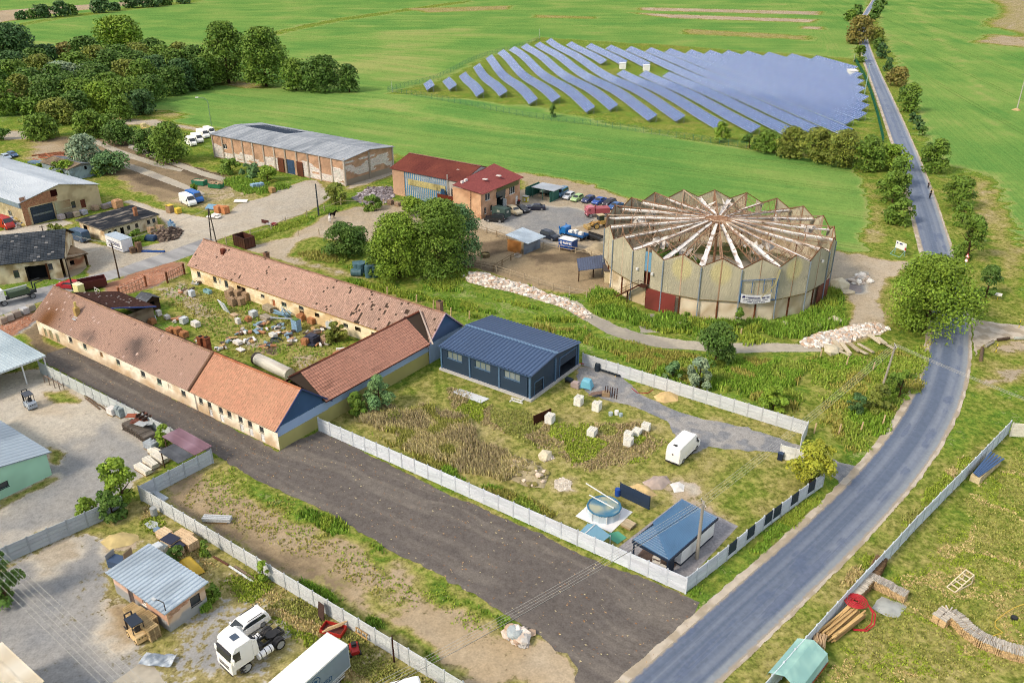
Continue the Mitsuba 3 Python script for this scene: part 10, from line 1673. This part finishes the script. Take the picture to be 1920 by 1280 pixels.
tufts('weeds along the edge of the dark yard',Q("-80.2,49.1 -71.5,49.4 -64.8,50 -59.3,49.8 -54.9,49.5 -48.4,49.3 -43.5,49.3 -37.5,48.9 -33.3,48.4 -31,47.3 -33.7,46.8 -38.8,46.9 -44.3,47 -50.8,47.7 -57,47.5 -63.6,47.3 -70.7,47.1"),5000,.5,('lush','grass','mid'),9);tufts('weeds along the sandy side of the lorry yard fence',Q("-55.7,40.3 -49.1,41.3 -43.6,41.6 -38.2,41.4 -34.2,41.1 -34.6,40 -43.4,39.9 -50.5,39.8"),3800,.6,('mid','lush'),10);tufts('sparse weeds on the sandy strip',Q("-78.4,41 -79.8,48.7 -74.8,48.8 -64.1,49.4 -53.5,48.9 -42.4,48.8 -33.9,47 -35.5,44.3 -47.9,43.1 -62.9,42.2"),1500,.2,('grass','drab'),11,'grass','rough_grass')
tufts('rough yellowed grass in the lorry yard',Q("-80,38.6 -65.6,38.7 -54.4,39.2 -47,39.2 -37.9,39.5 -33.7,38.9 -42.4,33.4 -48.2,33.7 -58.5,34.6 -67.9,34.5 -75.8,35.2"),6500,.26,('drab','hay','grass'),12,'grass','rough_grass');tufts('verge grass between road and garden fence',Q("-22.8,61.6 -21.3,67.6 -19.7,75.6 -18.1,83.2 -17.2,87.9 -15.9,89.2 -16.1,86.9 -17.8,77 -19.5,68.9 -22.1,61.4"),4000,.28,('lush','grass'),13,'grass','verge_grass');tufts('rough lawn beyond the road fence',Q("-.3,110.9 4.8,113.1 8.6,69.7 -9.1,57.1 -8.2,70.4 -5.3,85.3 -1.8,104"),8000,.16,('drab','grass','hay','drab'),14,'grass','rough_lawn');tufts('verge grass right of the road',Q("-6.8,103.3 -1.3,109.4 -7.2,84 -10.7,68.6 -12.6,56.1 -14,53.6 -13.1,61.8 -10.5,75.3 -7.8,91.8"),6000,.28,('drab','grass','hay'),15,'grass','verge_grass')
tufts('meadow grass on the verge left of the road bend',Q("-34.6,116 -26.8,122.6 -18,132.3 -15.1,136.7 -12.9,121 -12.8,106 -14,97.5 -17.1,94.6 -22.2,100.2 -27.5,114.6"),7000,.5,('lush','grass','drab'),16,'tall grass','meadow_grass');tufts('grass and weeds of the junk courtyard',Q("-135.1,74.7 -136.7,83 -101.5,85.6 -90.2,85.5 -87.2,76.6 -89.6,68.3 -104.2,69 -121.6,71.4"),2600,.3,('grass','lush','drab'),17);tufts('weeds between the warehouse and the village yard',Q("-193.5,134.9 -179.9,139.1 -168.2,139.8 -168,132.6 -171.6,125.5 -187.3,129.4"),2600,.8,('lush','mid'),18);tufts('grass along the arena and sand path',Q("-147.8,101.1 -147.4,112.2 -147.1,127.7 -148.4,134.1 -143.9,131.5 -143,117.5 -143,105.7"),2600,.5,('lush','grass'),19,'tall grass','meadow_grass');tufts('grass round the bush left of the arena trees',Q("-132.3,105.9 -127.3,109.4 -113.9,111.3 -106.9,104 -118.7,104.3 -126.2,102.6"),2200,.6,('drab','grass','lush'),20,'tall grass','meadow_grass');tufts('weeds along the foot of the grey hall and outhouse',Q("-186.3,84.8 -180.8,94.2 -168.4,93 -169.9,87.6 -178.9,85.6"),1500,.6,('lush','drab'),21);tufts('creeper along the workshop wall',Q("-63,35.1 -61,34.6 -59.6,32.1 -59.7,31.3 -60.9,33"),700,.6,('lush','mid'),22)
P=scatter(YARD,900,5);m=MB();r=np.random.default_rng(6);a=r.random(len(P))*3.14;s=.05+.09*r.random(len(P))**2;v=np.stack([np.c_[P[:,0]+np.cos(a+k*1.57)*s,P[:,1]+np.sin(a+k*1.57)*s*.6,.03+.03*r.random(len(P))]for k in range(4)],1);m.add(v.reshape(-1,3),np.arange(len(P))[:,None]*4+np.array([0,1,2,3]));m.c[-1]=np.repeat(np.array([s2l(214,176,120)*.66,s2l(226,206,170)*.7,s2l(190,130,90)*.6])[r.integers(0,3,len(P))],4,0);solid('fallen_leaves',m,'matte','fallen leaves and chips scattered over the dark yard','leaves',kind='stuff')
PAL_BUF=mi.Float(np.array(PALETTE,dtype=np.float32).ravel())
